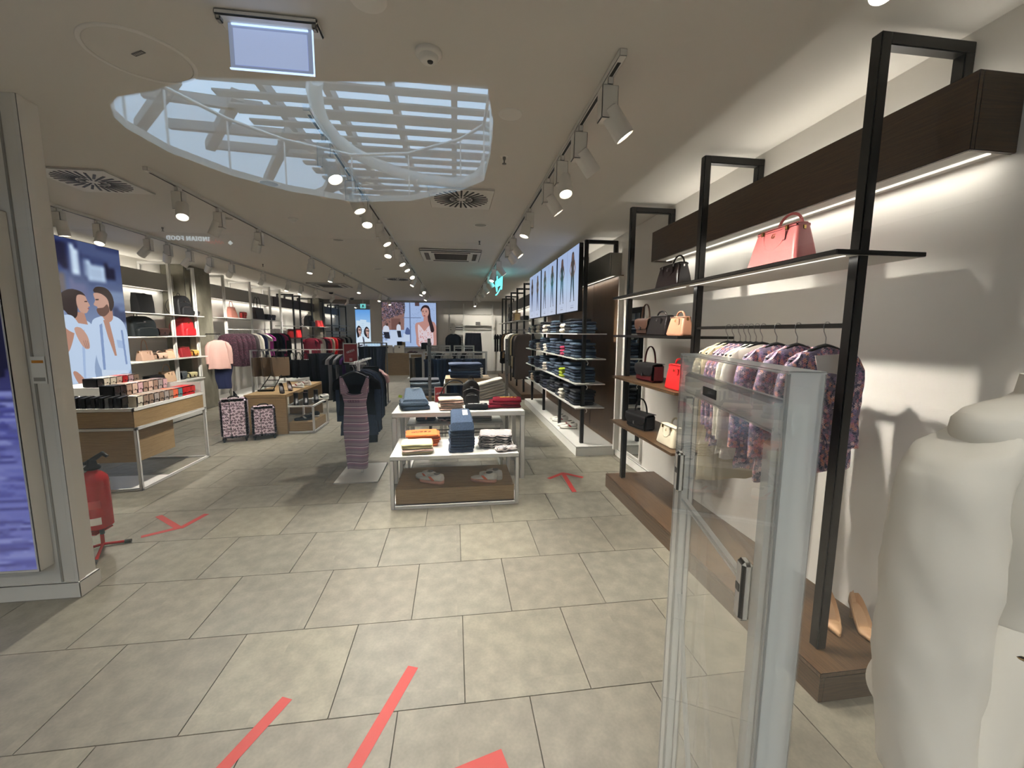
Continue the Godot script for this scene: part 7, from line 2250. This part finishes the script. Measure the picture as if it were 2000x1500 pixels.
func floor_marks() -> void:
	for q in [["floor_arrow", "red tape arrow on the floor near the fire extinguisher", [[Vector2(-2.57, 3.618), Vector2(-2.345, 3.77)], [Vector2(-2.70, 4.03), Vector2(-2.36, 3.745)], [Vector2(-2.29, 4.02), Vector2(-2.35, 3.74)]], 0.05], ["floor_arrow", "red tape arrow on the floor right of the sneaker table", [[Vector2(1.255, 4.13), Vector2(1.285, 4.72)], [Vector2(1.07, 4.555), Vector2(1.295, 4.73)], [Vector2(1.48, 4.545), Vector2(1.28, 4.73)]], 0.05]]:
		var t := thing(q[0], q[1], "floor marking")
		var k := 0
		for s in q[2]:
			var g := Geo.new()
			strip(g, s[0], s[1], q[3], 0.0006 + 0.0007 * k)
			part(t, "tape", g, M.red_tape)
			k += 1
	var g := Geo.new()
	strip(g, Vector2(-0.785, 1.855), Vector2(-1.10, 1.10), 0.055)
	solo("floor_tape", "shorter red tape strip on the tiles at the lower left", "floor marking", g, M.red_tape)
	g = Geo.new()
	strip(g, Vector2(-0.225, 1.965), Vector2(-0.56, 1.08), 0.055)
	solo("floor_tape", "longer red tape strip on the tiles pointing into the shop", "floor marking", g, M.red_tape)
	var st := thing("floor_sticker", "red floor sticker with white symbols at the bottom edge", "floor sticker", P(0.08, 0.0006, 1.33), deg_to_rad(15))
	part(st, "sheet", Geo.new().box(Vector3(0, 0.0006, 0), Vector3(0.26, 0.0012, 0.26)), M.red_tape)
	for x in [-0.05, 0.05]:
		part(st, "footprint", Geo.new().plate(PackedVector2Array([Vector2(-0.03, -0.08), Vector2(0.02, -0.09), Vector2(0.035, 0.0), Vector2(0.02, 0.075), Vector2(-0.015, 0.085), Vector2(-0.035, 0.02)]), Vector3(x, 0.0013, 0.02), Vector3.RIGHT, Vector3.FORWARD, 0.0006), M.paper)


# ---------------------------------------------------------------- dressed figure in the window
func mannequin() -> void:
	var cloth := fab(Color8(226, 221, 210), 0.9)
	var m := thing("window_mannequin", "headless window mannequin in a white tailored peplum jacket", "mannequin", P(1.075, 0, 0.60))
	# bodice: padded shoulders, chest, waist
	var rows := []
	for q in [[1.62, 0.044, 0.046, 0.0], [1.585, 0.048, 0.05, 0.0], [1.572, 0.075, 0.06, 0.0], [1.565, 0.12, 0.07, 0.0], [1.556, 0.165, 0.075, 0.0], [1.54, 0.19, 0.078, 0.0], [1.51, 0.186, 0.088, 0.005], [1.46, 0.166, 0.105, 0.012], [1.41, 0.158, 0.118, 0.016], [1.36, 0.154, 0.118, 0.016], [1.30, 0.142, 0.106, 0.012], [1.24, 0.124, 0.096, 0.006], [1.19, 0.114, 0.092, 0.0], [1.165, 0.112, 0.091, 0.0], [1.12, 0.118, 0.094, 0.0]]:
		var ring := []
		for j in 64:
			var a := TAU * j / 64
			var sm := 2.45 - 0.5 * clampf((1.5 - q[0]) / 0.35, 0.0, 1.0)
			var seam := -0.0045 * exp(-pow((a - sm) / 0.045, 2.0))
			ring.append(Vector3(cos(a) * (q[1] + seam), q[0], sin(a) * (q[2] + seam) + (q[3] if sin(a) > 0 else 0.0) * absf(sin(a))))
		rows.append(ring)
	part(m, "bodice", Geo.new().loft(rows), cloth)
	# peplum: flares from the waist, longer at the front
	rows = []
	for k in 14:
		var s := k / 13.0
		var ring := []
		for j in 72:
			var a := TAU * j / 72
			var side := maxf(0.0, cos(a - PI * 1.0))
			var hw := 0.116 + 0.118 * pow(s, 0.8) * (0.85 + 0.30 * pow(side, 2.0))
			var hd := 0.097 + 0.085 * pow(s, 0.9) * (1.0 + 0.07 * sin(a * 4 + 0.6))
			var drop := 0.212 + 0.12 * maxf(0.0, cos(a - 1.5))
			ring.append(Vector3(cos(a) * hw, 1.172 - drop * s - 0.02 * sin(PI * s) * side, sin(a) * hd))
		rows.append(ring)
	var last: Array = rows[rows.size() - 1]
	var tuck := []
	for p in last:
		tuck.append(Vector3(p.x * 0.975, p.y + 0.004, p.z * 0.975))
	rows.append(tuck)
	var inner := []
	for p in last:
		inner.append(Vector3(p.x * 0.86, p.y + 0.07, p.z * 0.86))
	rows.append(inner)
	var pep := part(m, "peplum", Geo.new().loft(rows, true, false), cloth)
	part(pep, "waist_zip", Geo.new().tube([Vector3(-0.116, 1.17, -0.01), Vector3(-0.115, 1.163, 0.015), Vector3(-0.111, 1.152, 0.037), Vector3(-0.104, 1.138, 0.056)], 0.0032, 6), M.steel)
	part(pep, "zip_slider", Geo.new().box(Vector3(-0.103, 1.133, 0.062), Vector3(0.014, 0.009, 0.026), 0.003, Basis(Vector3(0, 1, 0), 0.5)), M.gold)
	part(pep, "zip_pull", Geo.new().box(Vector3(-0.117, 1.122, 0.045), Vector3(0.003, 0.026, 0.011), 0.001, Basis(Vector3(0, 1, 0), 0.45)), lea(Color8(150, 112, 84)))
	part(pep, "front_edge", Geo.new().tube([Vector3(-0.095, 1.13, 0.07), Vector3(-0.12, 1.03, 0.115), Vector3(-0.155, 0.93, 0.137), Vector3(-0.165, 0.893, 0.142)], 0.004, 6), cloth)
	# sleeves with soft dents, hands below the cuffs
	for s in [-1, 1]:
		rows = []
		var f := noise(6.0, 5 + s, 3)
		var mid := [Vector3(0.150, 1.525, 0.0), Vector3(0.176, 1.495, 0.0), Vector3(0.196, 1.44, 0.0), Vector3(0.203, 1.35, 0.002), Vector3(0.206, 1.25, 0.004), Vector3(0.211, 1.15, 0.008), Vector3(0.219, 1.06, 0.016), Vector3(0.226, 0.97, 0.028), Vector3(0.228, 0.895, 0.04)]
		var rad := [0.045, 0.066, 0.072, 0.076, 0.079, 0.077, 0.072, 0.067, 0.064]
		for k in 25:
			var u := k / 24.0 * 8.0
			var i0 := mini(int(u), 7)
			var fr := u - i0
			var p0: Vector3 = mid[i0]
			var p1: Vector3 = mid[i0 + 1]
			var c := p0.lerp(p1, fr)
			c.x *= s
			var r := lerpf(rad[i0], rad[i0 + 1], fr)
			var tilt := lerpf(0.62, 0.0, clampf(u / 2.0, 0, 1))
			var ring := []
			for j in 28:
				var a := TAU * j / 28
				var dent := 1.0 + 0.11 * f.get_noise_3d(cos(a) * 0.22, c.y * 1.3, sin(a) * 0.22)
				ring.append(c + Vector3(cos(a) * r * dent * s, -cos(a) * r * tilt, sin(a) * r * 1.02 * dent))
			rows.append(ring)
		var sl := part(m, "sleeve", Geo.new().loft(rows), cloth)
		var e: Vector3 = mid[8]
		e.x *= s
		part(sl, "cuff", Geo.new().loft([ring_at(ell(0.0655, 0.0655), e.y + 0.012, Vector3(e.x, 0, e.z)), ring_at(ell(0.066, 0.066), e.y - 0.004, Vector3(e.x, 0, e.z)), ring_at(ell(0.058, 0.058), e.y - 0.006, Vector3(e.x, 0, e.z)), ring_at(ell(0.056, 0.056), e.y + 0.03, Vector3(e.x, 0, e.z))], true, false), cloth)
		# a hand with palm, fingers and thumb
		var hd := Geo.new()
		var w := e + Vector3(0, -0.03, 0.004)
		hd.loft([ring_at(ell(0.026, 0.022, 14), w.y + 0.05, Vector3(w.x, 0, w.z)), ring_at(ell(0.022, 0.026, 14), w.y, Vector3(w.x, 0, w.z)), ring_at(ell(0.016, 0.038, 14), w.y - 0.045, Vector3(w.x, 0, w.z + 0.004)), ring_at(ell(0.014, 0.038, 14), w.y - 0.085, Vector3(w.x, 0, w.z + 0.006))])
		for k in 4:
			var zz := w.z + 0.034 - 0.019 * k
			var ln: float = [0.062, 0.072, 0.067, 0.052][k]
			hd.tube([Vector3(w.x, w.y - 0.075, zz), Vector3(w.x - s * 0.004, w.y - 0.08 - ln * 0.5, zz), Vector3(w.x - s * 0.014, w.y - 0.08 - ln, zz)], [0.0088, 0.0082, 0.006], 8)
		hd.tube([Vector3(w.x - s * 0.004, w.y - 0.02, w.z + 0.03), Vector3(w.x - s * 0.012, w.y - 0.055, w.z + 0.052), Vector3(w.x - s * 0.018, w.y - 0.088, w.z + 0.056)], [0.0105, 0.0098, 0.007], 8)
		part(m, "hand", hd, M.matt_white)
	# trousers and base
	var dark := fab(Color8(26, 26, 30))
	for s in [-1, 1]:
		rows = []
		for q in [[1.08, 0.075, 0.09, 0.055], [0.92, 0.088, 0.10, 0.075], [0.75, 0.08, 0.085, 0.08], [0.5, 0.06, 0.062, 0.085], [0.25, 0.05, 0.055, 0.088], [0.1, 0.042, 0.05, 0.09]]:
			rows.append(ring_at(ell(q[1], q[2], 20), q[0], Vector3(s * q[3], 0, 0)))
		part(m, "trouser_leg", Geo.new().loft(rows), dark)
		part(m, "shoe", Geo.new().loft([ring_at(rrect(0.04, 0.11, 0.035), 0.012, Vector3(s * 0.09, 0, 0.03)), ring_at(rrect(0.042, 0.11, 0.036), 0.04, Vector3(s * 0.09, 0, 0.03)), ring_at(rrect(0.036, 0.05, 0.03), 0.1, Vector3(s * 0.09, 0, -0.005))]), M.plastic_black)
	part(m, "base_plate", Geo.new().lathe([Vector2(0, 0.0), Vector2(0.24, 0.0), Vector2(0.24, 0.01), Vector2(0, 0.012)], 32), M.steel)


# ---------------------------------------------------------------- shop alarm pedestal
func pedestal() -> void:
	var near := Vector2(0.527, 0.555)
	var far := Vector2(0.665, 1.10)
	var l := (far - near).length()
	var o := thing("alarm_pedestal", "clear acrylic theft alarm pedestal with frosted frame at the entrance", "alarm pedestal", P((near.x + far.x) / 2, 0, (near.y + far.y) / 2), -atan2(far.x - near.x, far.y - near.y))
	# local: -z runs towards the far end, x is the thickness
	var h := 1.635
	var t := 0.028
	var a := l / 2
	var g := Geo.new()
	g.quad(Vector3(t, 0.1, a), Vector3(t, 0.1, -a), Vector3(t, h, -a), Vector3(t, h, a))
	g.quad(Vector3(-t, 0.1, -a), Vector3(-t, 0.1, a), Vector3(-t, h, a), Vector3(-t, h, -a))
	part(o, "clear_panel", g, M.acrylic)
	part(o, "near_edge", Geo.new().box(Vector3(0, h / 2 + 0.05, a - 0.006), Vector3(t * 2, h - 0.1, 0.012), 0.004), M.frosted)
	part(o, "near_band", Geo.new().box(Vector3(0, h / 2 + 0.02, a - 0.035), Vector3(t * 1.9, h - 0.15, 0.004), 0.0), M.frosted)
	part(o, "top_edge", Geo.new().box(Vector3(0, h - 0.003, 0), Vector3(t * 2, 0.006, l), 0.002), M.frosted)
	part(o, "far_edge", Geo.new().box(Vector3(0, h / 2 + 0.05, -a + 0.005), Vector3(t * 2, h - 0.1, 0.008), 0.003), M.frosted)
	# moulded inner frame with rounded top
	var fr := part(o, "inner_frame", Geo.new().box(Vector3(-0.004, h - 0.082, 0.0), Vector3(0.03, 0.062, l - 0.03), 0.010).box(Vector3(-0.004, h / 2 - 0.03, a - 0.055), Vector3(0.03, h - 0.18, 0.062), 0.010).box(Vector3(-0.004, h / 2 - 0.03, -a + 0.022), Vector3(0.03, h - 0.18, 0.014), 0.006), M.frosted)
	part(fr, "name_plate", Geo.new().box(Vector3(-0.0205, h - 0.082, -0.06), Vector3(0.003, 0.022, 0.085), 0.0015), M.plastic_black)
	part(o, "cross_rail", Geo.new().box(Vector3(-0.002, 1.21, -0.01), Vector3(0.02, 0.014, l - 0.06), 0.004), M.frosted)
	part(o, "brace", Geo.new().tube([Vector3(0, 0.92, -a + 0.03), Vector3(0, 0.2, a - 0.25)], 0.007, 6), M.frosted)
	var bx := part(o, "sensor_box", Geo.new().box(Vector3(-0.024, 1.22, a - 0.095), Vector3(0.02, 0.115, 0.03), 0.006), M.matt_white)
	part(bx, "sensor_window", Geo.new().box(Vector3(-0.0345, 1.225, a - 0.095), Vector3(0.002, 0.014, 0.014)), M.dark_panel)
	bx = part(o, "sensor_box", Geo.new().box(Vector3(-0.024, 1.30, -a + 0.04), Vector3(0.02, 0.115, 0.03), 0.006), M.matt_white)
	part(bx, "sensor_window", Geo.new().box(Vector3(-0.0345, 1.305, -a + 0.04), Vector3(0.002, 0.014, 0.014)), M.dark_panel)
	part(o, "base", Geo.new().box(Vector3(0, 0.05, 0), Vector3(0.12, 0.1, l + 0.02), 0.01), M.matt_white)


# ---------------------------------------------------------------- things on the ceiling
func ceiling_fittings() -> void:
	var slot_a := Geo.new().box(Vector3(0.185, -0.0165, 0), Vector3(0.15, 0.003, 0.018), 0.0).done()
	var slot_b := Geo.new().box(Vector3(0.075, -0.0165, 0), Vector3(0.055, 0.003, 0.012), 0.0).done()
	for q in [[-3.10, 4.27, "on the left above the wallet table"], [0.08, 4.25, "in mid ceiling before the air conditioner"], [-1.37, 10.8, "far back between the lamp tracks"]]:
		var v := thing("air_diffuser", "square ceiling diffuser with radial black slots " + q[2], "air vent", P(q[0], CEIL, q[1]), 0.0, "radial ceiling diffusers")
		part(v, "plate", Geo.new().box(Vector3(0, -0.0075, 0), Vector3(0.6, 0.015, 0.6), 0.003), M.matt_white)
		for k in 28:
			part(v, "slot", slot_a, M.plastic_black, Vector3.ZERO, Vector3(0, TAU * k / 28, 0))
		for k in 14:
			part(v, "slot", slot_b, M.plastic_black, Vector3.ZERO, Vector3(0, TAU * (k + 0.5) / 14, 0))
	for q in [[-0.04, 7.27, "in the middle of the ceiling"], [-3.42, 12.45, "above the far left aisle"]]:
		var c := thing("air_conditioner", "white ceiling cassette air conditioner with a louvred grille " + q[2], "air conditioner", P(q[0], CEIL - 0.001, q[1]))
		part(c, "panel", Geo.new().box(Vector3(0, -0.02, 0), Vector3(0.98, 0.04, 0.98), 0.012), M.matt_white)
		for k in 14:
			part(c, "grille_slat", Geo.new().box(Vector3(0, -0.042, -0.26 + 0.04 * k), Vector3(0.54, 0.006, 0.012)), M.dark_panel)
		for s in [-1, 1]:
			part(c, "louvre", Geo.new().box(Vector3(s * 0.39, -0.041, 0), Vector3(0.07, 0.006, 0.62), 0.002), M.dark_panel)
			part(c, "louvre", Geo.new().box(Vector3(0, -0.041, s * 0.39), Vector3(0.62, 0.006, 0.07), 0.002), M.dark_panel)
	# round cover with a dark label
	var rc := thing("ceiling_speaker", "large round flush ceiling cover with a small dark label near the entrance", "ceiling cover", P(-1.46, CEIL, 2.37))
	part(rc, "disc", Geo.new().lathe([Vector2(0, -0.004), Vector2(0.195, -0.004), Vector2(0.2, -0.002), Vector2(0.2, 0.0)], 40), M.ceiling)
	part(rc, "rim", Geo.new().lathe([Vector2(0.202, 0.0), Vector2(0.202, -0.006), Vector2(0.218, -0.006), Vector2(0.22, 0.0)], 40), M.matt_white)
	part(rc, "label", Geo.new().box(Vector3(0.01, -0.006, 0.03), Vector3(0.075, 0.002, 0.02), 0.0, Basis(Vector3.UP, -0.5)), M.dark_panel)
	for k in 5:
		part(rc, "label_letter", Geo.new().box(Vector3(0.01, -0.0072, 0.03) + Basis(Vector3.UP, -0.5) * Vector3(-0.026 + 0.013 * k, 0, 0), Vector3(0.008, 0.001, 0.009), 0.0, Basis(Vector3.UP, -0.5)), M.grey_panel)
	# lit exit panel seen from its blank side
	var e := thing("exit_light", "hanging edge-lit glass exit panel near the entrance, blank side", "emergency light", P(-0.75, CEIL, 2.04))
	part(e, "ceiling_plate", Geo.new().box(Vector3(0, -0.012, 0.0), Vector3(0.40, 0.024, 0.10), 0.006), M.matt_white)
	part(e, "glass_sheet", Geo.new().box(Vector3(0, -0.112, 0.004), Vector3(0.33, 0.175, 0.008), 0.002), glow(Color8(176, 192, 226), 0.30))
	part(e, "lit_face", Geo.new().quad(Vector3(-0.145, -0.185, 0.0095), Vector3(0.145, -0.185, 0.0095), Vector3(0.145, -0.045, 0.0095), Vector3(-0.145, -0.045, 0.0095)), glow(Color8(178, 196, 236), 0.62))
	part(e, "edge_light", Geo.new().box(Vector3(0, -0.199, 0.004), Vector3(0.335, 0.004, 0.01)).box(Vector3(0.1665, -0.112, 0.004), Vector3(0.004, 0.178, 0.01)).box(Vector3(0, -0.03, 0.008), Vector3(0.30, 0.006, 0.008)), glow(Color8(190, 214, 250), 1.4))
	for s in [-1, 1]:
		part(e, "clip", Geo.new().box(Vector3(s * 0.185, -0.03, 0.03), Vector3(0.02, 0.02, 0.03), 0.004), M.grey_panel)
	area("exit_glow", P(0, 0, 0) + Vector3(0, -0.115, 0.02), 0.29, 0.14, Vector3(0, 0, 1), Vector3.RIGHT, 0.004, Color8(178, 196, 236), e)
	# small round things
	var sm := thing("smoke_detector", "white round smoke detector with a dark eye near the entrance", "smoke detector", P(-0.105, CEIL, 2.14))
	part(sm, "base", Geo.new().lathe([Vector2(0, -0.02), Vector2(0.05, -0.02), Vector2(0.062, -0.012), Vector2(0.062, 0.0)], 28), M.matt_white)
	part(sm, "head", Geo.new().lathe([Vector2(0, -0.045), Vector2(0.03, -0.045), Vector2(0.042, -0.035), Vector2(0.045, -0.02)], 28), M.matt_white)
	part(sm, "eye", Geo.new().lathe([Vector2(0, -0.05), Vector2(0.012, -0.05), Vector2(0.014, -0.044)], 16, Vector3(0.008, 0, 0.008)), M.plastic_black)
	var dl := thing("downlight", "lit recessed downlight at the top edge near the entrance", "downlight", P(-0.32, CEIL, 1.86))
	part(dl, "rim", Geo.new().lathe([Vector2(0.05, -0.004), Vector2(0.068, -0.006), Vector2(0.072, 0.0)], 28), M.matt_white)
	part(dl, "lens", Geo.new().lathe([Vector2(0, -0.003), Vector2(0.048, -0.003), Vector2(0.05, 0.0)], 24), M.lamp_on)
	spot("downlight_beam", Vector3(0, -0.012, 0), Vector3(0.05, -1, 0.05), 2.0, 40.0, 0.045, dl)
	dl = thing("downlight", "unlit recessed downlight right of the smoke detector", "downlight", P(0.345, CEIL, 2.63))
	part(dl, "rim", Geo.new().lathe([Vector2(0.05, -0.004), Vector2(0.068, -0.006), Vector2(0.072, 0.0)], 28), M.matt_white)
	part(dl, "lens", Geo.new().lathe([Vector2(0, -0.002), Vector2(0.048, -0.002), Vector2(0.05, 0.0)], 24), M.grey_panel)
	var k := 0
	for q in [[-1.6, 4.1], [-2.6, 5.4], [-1.62, 6.4], [-1.56, 9.15], [0.33, 5.24]]:
		var s := thing("ceiling_speaker", "small round flush ceiling speaker, %s from the entrance" % ORD[k], "ceiling speaker", P(q[0], CEIL, q[1]), 0.0, "small round ceiling speakers")
		part(s, "grille", Geo.new().lathe([Vector2(0, -0.004), Vector2(0.07, -0.004), Vector2(0.072, 0.0)], 24), M.grey_panel)
		part(s, "rim", Geo.new().lathe([Vector2(0.073, 0.0), Vector2(0.073, -0.006), Vector2(0.085, -0.006), Vector2(0.088, 0.0)], 28), M.matt_white)
		k += 1
	k = 0
	for q in [[0.38, 3.23], [-3.63, 5.99], [0.37, 6.12], [-3.67, 8.88], [-2.47, 10.1]]:
		var s := thing("sprinkler", "small ceiling sprinkler head, %s from the entrance" % ORD[k], "sprinkler", P(q[0], CEIL, q[1]), 0.0, "ceiling sprinklers")
		part(s, "rosette", Geo.new().lathe([Vector2(0, -0.006), Vector2(0.028, -0.006), Vector2(0.03, 0.0)], 16), M.matt_white)
		part(s, "head", Geo.new().lathe([Vector2(0, -0.055), Vector2(0.016, -0.055), Vector2(0.016, -0.051), Vector2(0.005, -0.048), Vector2(0.006, -0.03), Vector2(0.012, -0.02), Vector2(0.012, -0.006)], 12), M.steel)
		k += 1
	for q in [[-1.83, 5.3], [-2.3, 9.9]]:
		var s := thing("smoke_detector", "white round smoke detector %s" % ("between the two middle tracks" if q[1] < 6 else "far back beside the left middle track"), "smoke detector", P(q[0], CEIL, q[1]))
		part(s, "base", Geo.new().lathe([Vector2(0, -0.02), Vector2(0.045, -0.02), Vector2(0.055, -0.012), Vector2(0.055, 0.0)], 20), M.matt_white)
		part(s, "head", Geo.new().lathe([Vector2(0, -0.042), Vector2(0.028, -0.042), Vector2(0.04, -0.02)], 20), M.matt_white)
	for q in [[-4.0, 14.6], [-3.9, 17.0]]:
		var s := thing("dome_camera", "small black dome camera, %s one at the far left" % ("nearer" if q[1] < 15 else "farther"), "camera", P(q[0], CEIL, q[1]))
		part(s, "dome", Geo.new().lathe([Vector2(0, -0.09), Vector2(0.04, -0.085), Vector2(0.065, -0.06), Vector2(0.07, -0.03)], 20), M.plastic_black)
		part(s, "mount", Geo.new().lathe([Vector2(0, -0.03), Vector2(0.075, -0.03), Vector2(0.075, 0.0)], 20), M.matt_white)


# ---------------------------------------------------------------- tracks and their spotlights
func lamp(label: String, x: float, d: float, aim: Vector3, group: String, energy: float, box_side: int) -> void:
	var y := CEIL - 0.032
	var o := thing("track_spotlight", label, "track spotlight", P(x, y, d), 0.0, group)
	part(o, "adapter", Geo.new().box(Vector3(0, -0.018, 0), Vector3(0.03, 0.036, 0.07), 0.003), M.matt_white)
	part(o, "driver_box", Geo.new().box(Vector3(0, -0.115, 0), Vector3(0.085, 0.155, 0.075), 0.004), M.matt_white)
	var dir := aim.normalized()
	var c := Vector3(box_side * 0.02, -0.20, 0) + Vector3(dir.x, 0, dir.z) * 0.05
	var b := Basis(Quaternion(Vector3.DOWN, dir))
	var hd := part(o, "head", Geo.new().lathe([Vector2(0, 0.075), Vector2(0.046, 0.075), Vector2(0.05, 0.07), Vector2(0.05, -0.078), Vector2(0.045, -0.08), Vector2(0.043, -0.06), Vector2(0, -0.06)], 24, c, b), M.matt_white)
	part(hd, "lens", Geo.new().lathe([Vector2(0, -0.072), Vector2(0.042, -0.072), Vector2(0.042, -0.066), Vector2(0, -0.066)], 20, c, b), M.lamp_on)
	spot("beam", c + dir * 0.086, dir, energy, 35.0, 0.04, o)


func track_lamps() -> void:
	var tr := [[0.78, 1.98, 17.2, "right"], [-0.83, 2.7, 15.6, "middle"], [-2.42, 3.85, 17.0, "left middle"], [-4.1, 4.6, 19.5, "left wall"]]
	for q in tr:
		var t := thing("lamp_track", "thin white ceiling lamp track with a black groove, the %s one" % q[3], "lamp track", Vector3.ZERO, 0.0, "ceiling lamp tracks")
		part(t, "rail", Geo.new().span(q[0] - 0.018, q[0] + 0.018, CEIL - 0.032, CEIL, q[1], q[2], 0.002), M.matt_white)
		part(t, "groove", Geo.new().span(q[0] - 0.008, q[0] + 0.008, CEIL - 0.0335, CEIL - 0.031, q[1] + 0.05, q[2] - 0.05), M.plastic_black)
	# each: depth, place it is aimed at (x, y, depth)
	var right := [[2.17, 1.85, 1.25, 2.1], [2.66, 2.0, 1.3, 2.9], [3.1, 0.9, 0.0, 1.9], [3.55, 1.9, 1.2, 3.5], [4.4, 0.2, 0.75, 4.2], [5.6, 1.9, 1.3, 5.3], [6.1, 1.9, 1.2, 6.6], [7.4, 1.9, 1.2, 7.4], [8.3, 0.3, 0.8, 7.6], [9.4, 1.8, 1.2, 9.6], [10.8, 1.8, 1.2, 10.6], [12.2, 1.8, 1.2, 12.4], [14.0, 1.6, 1.2, 14.2], [15.6, 1.2, 1.4, 17.8], [16.4, 0.8, 1.4, 16.0]]
	var middle := [[3.05, 0.3, 0.0, 2.1], [3.75, 0.1, 0.4, 3.4], [4.25, -0.5, 0.0, 3.0], [5.1, 0.2, 0.8, 4.7], [5.9, -1.0, 0.8, 5.0], [6.6, 0.1, 0.8, 5.9], [7.2, 0.6, 0.0, 6.4], [8.2, 0.1, 0.8, 6.8], [9.5, -1.8, 0.8, 8.9], [11.4, 0.0, 0.9, 9.4], [11.9, -1.9, 0.0, 11.0], [13.8, -1.9, 0.6, 13.0]]
	var leftm := [[4.25, -1.7, 0.0, 2.8], [4.9, -3.4, 0.7, 4.9], [5.8, -3.2, 0.4, 6.2], [7.75, -2.6, 0.4, 7.2], [9.0, -2.8, 0.9, 8.6], [11.5, -2.6, 0.0, 10.4], [14.5, -2.6, 0.8, 13.6], [16.3, -2.0, 0.8, 15.6]]
	var leftw := [[5.15, -4.0, 0.9, 5.3], [5.65, -3.9, 0.7, 4.6], [6.45, -5.4, 1.5, 6.6], [6.85, -5.0, 1.2, 8.0], [7.35, -5.2, 1.2, 7.0], [7.9, -5.3, 1.2, 9.0], [8.6, -5.3, 1.6, 9.7], [9.9, -5.2, 1.3, 10.6], [11.3, -4.6, 0.6, 10.6], [12.2, -4.6, 0.6, 11.4], [13.4, -5.2, 1.3, 14.0], [15.2, -5.2, 1.3, 15.4], [17.2, -5.2, 1.3, 17.4], [18.7, -4.6, 0.8, 18.0]]
	var lists := [right, middle, leftm, leftw]
	for n in 4:
		var k := 0
		for q in lists[n]:
			var from := P(tr[n][0], CEIL - 0.26, q[0])
			lamp("white track spotlight, %s from the entrance on the %s track" % [ORD[k], tr[n][3]], tr[n][0], q[0], P(q[1], q[2], q[3]) - from, "spotlights on the %s track" % tr[n][3], SPOT, 1 if q[1] > tr[n][0] else -1)
			k += 1
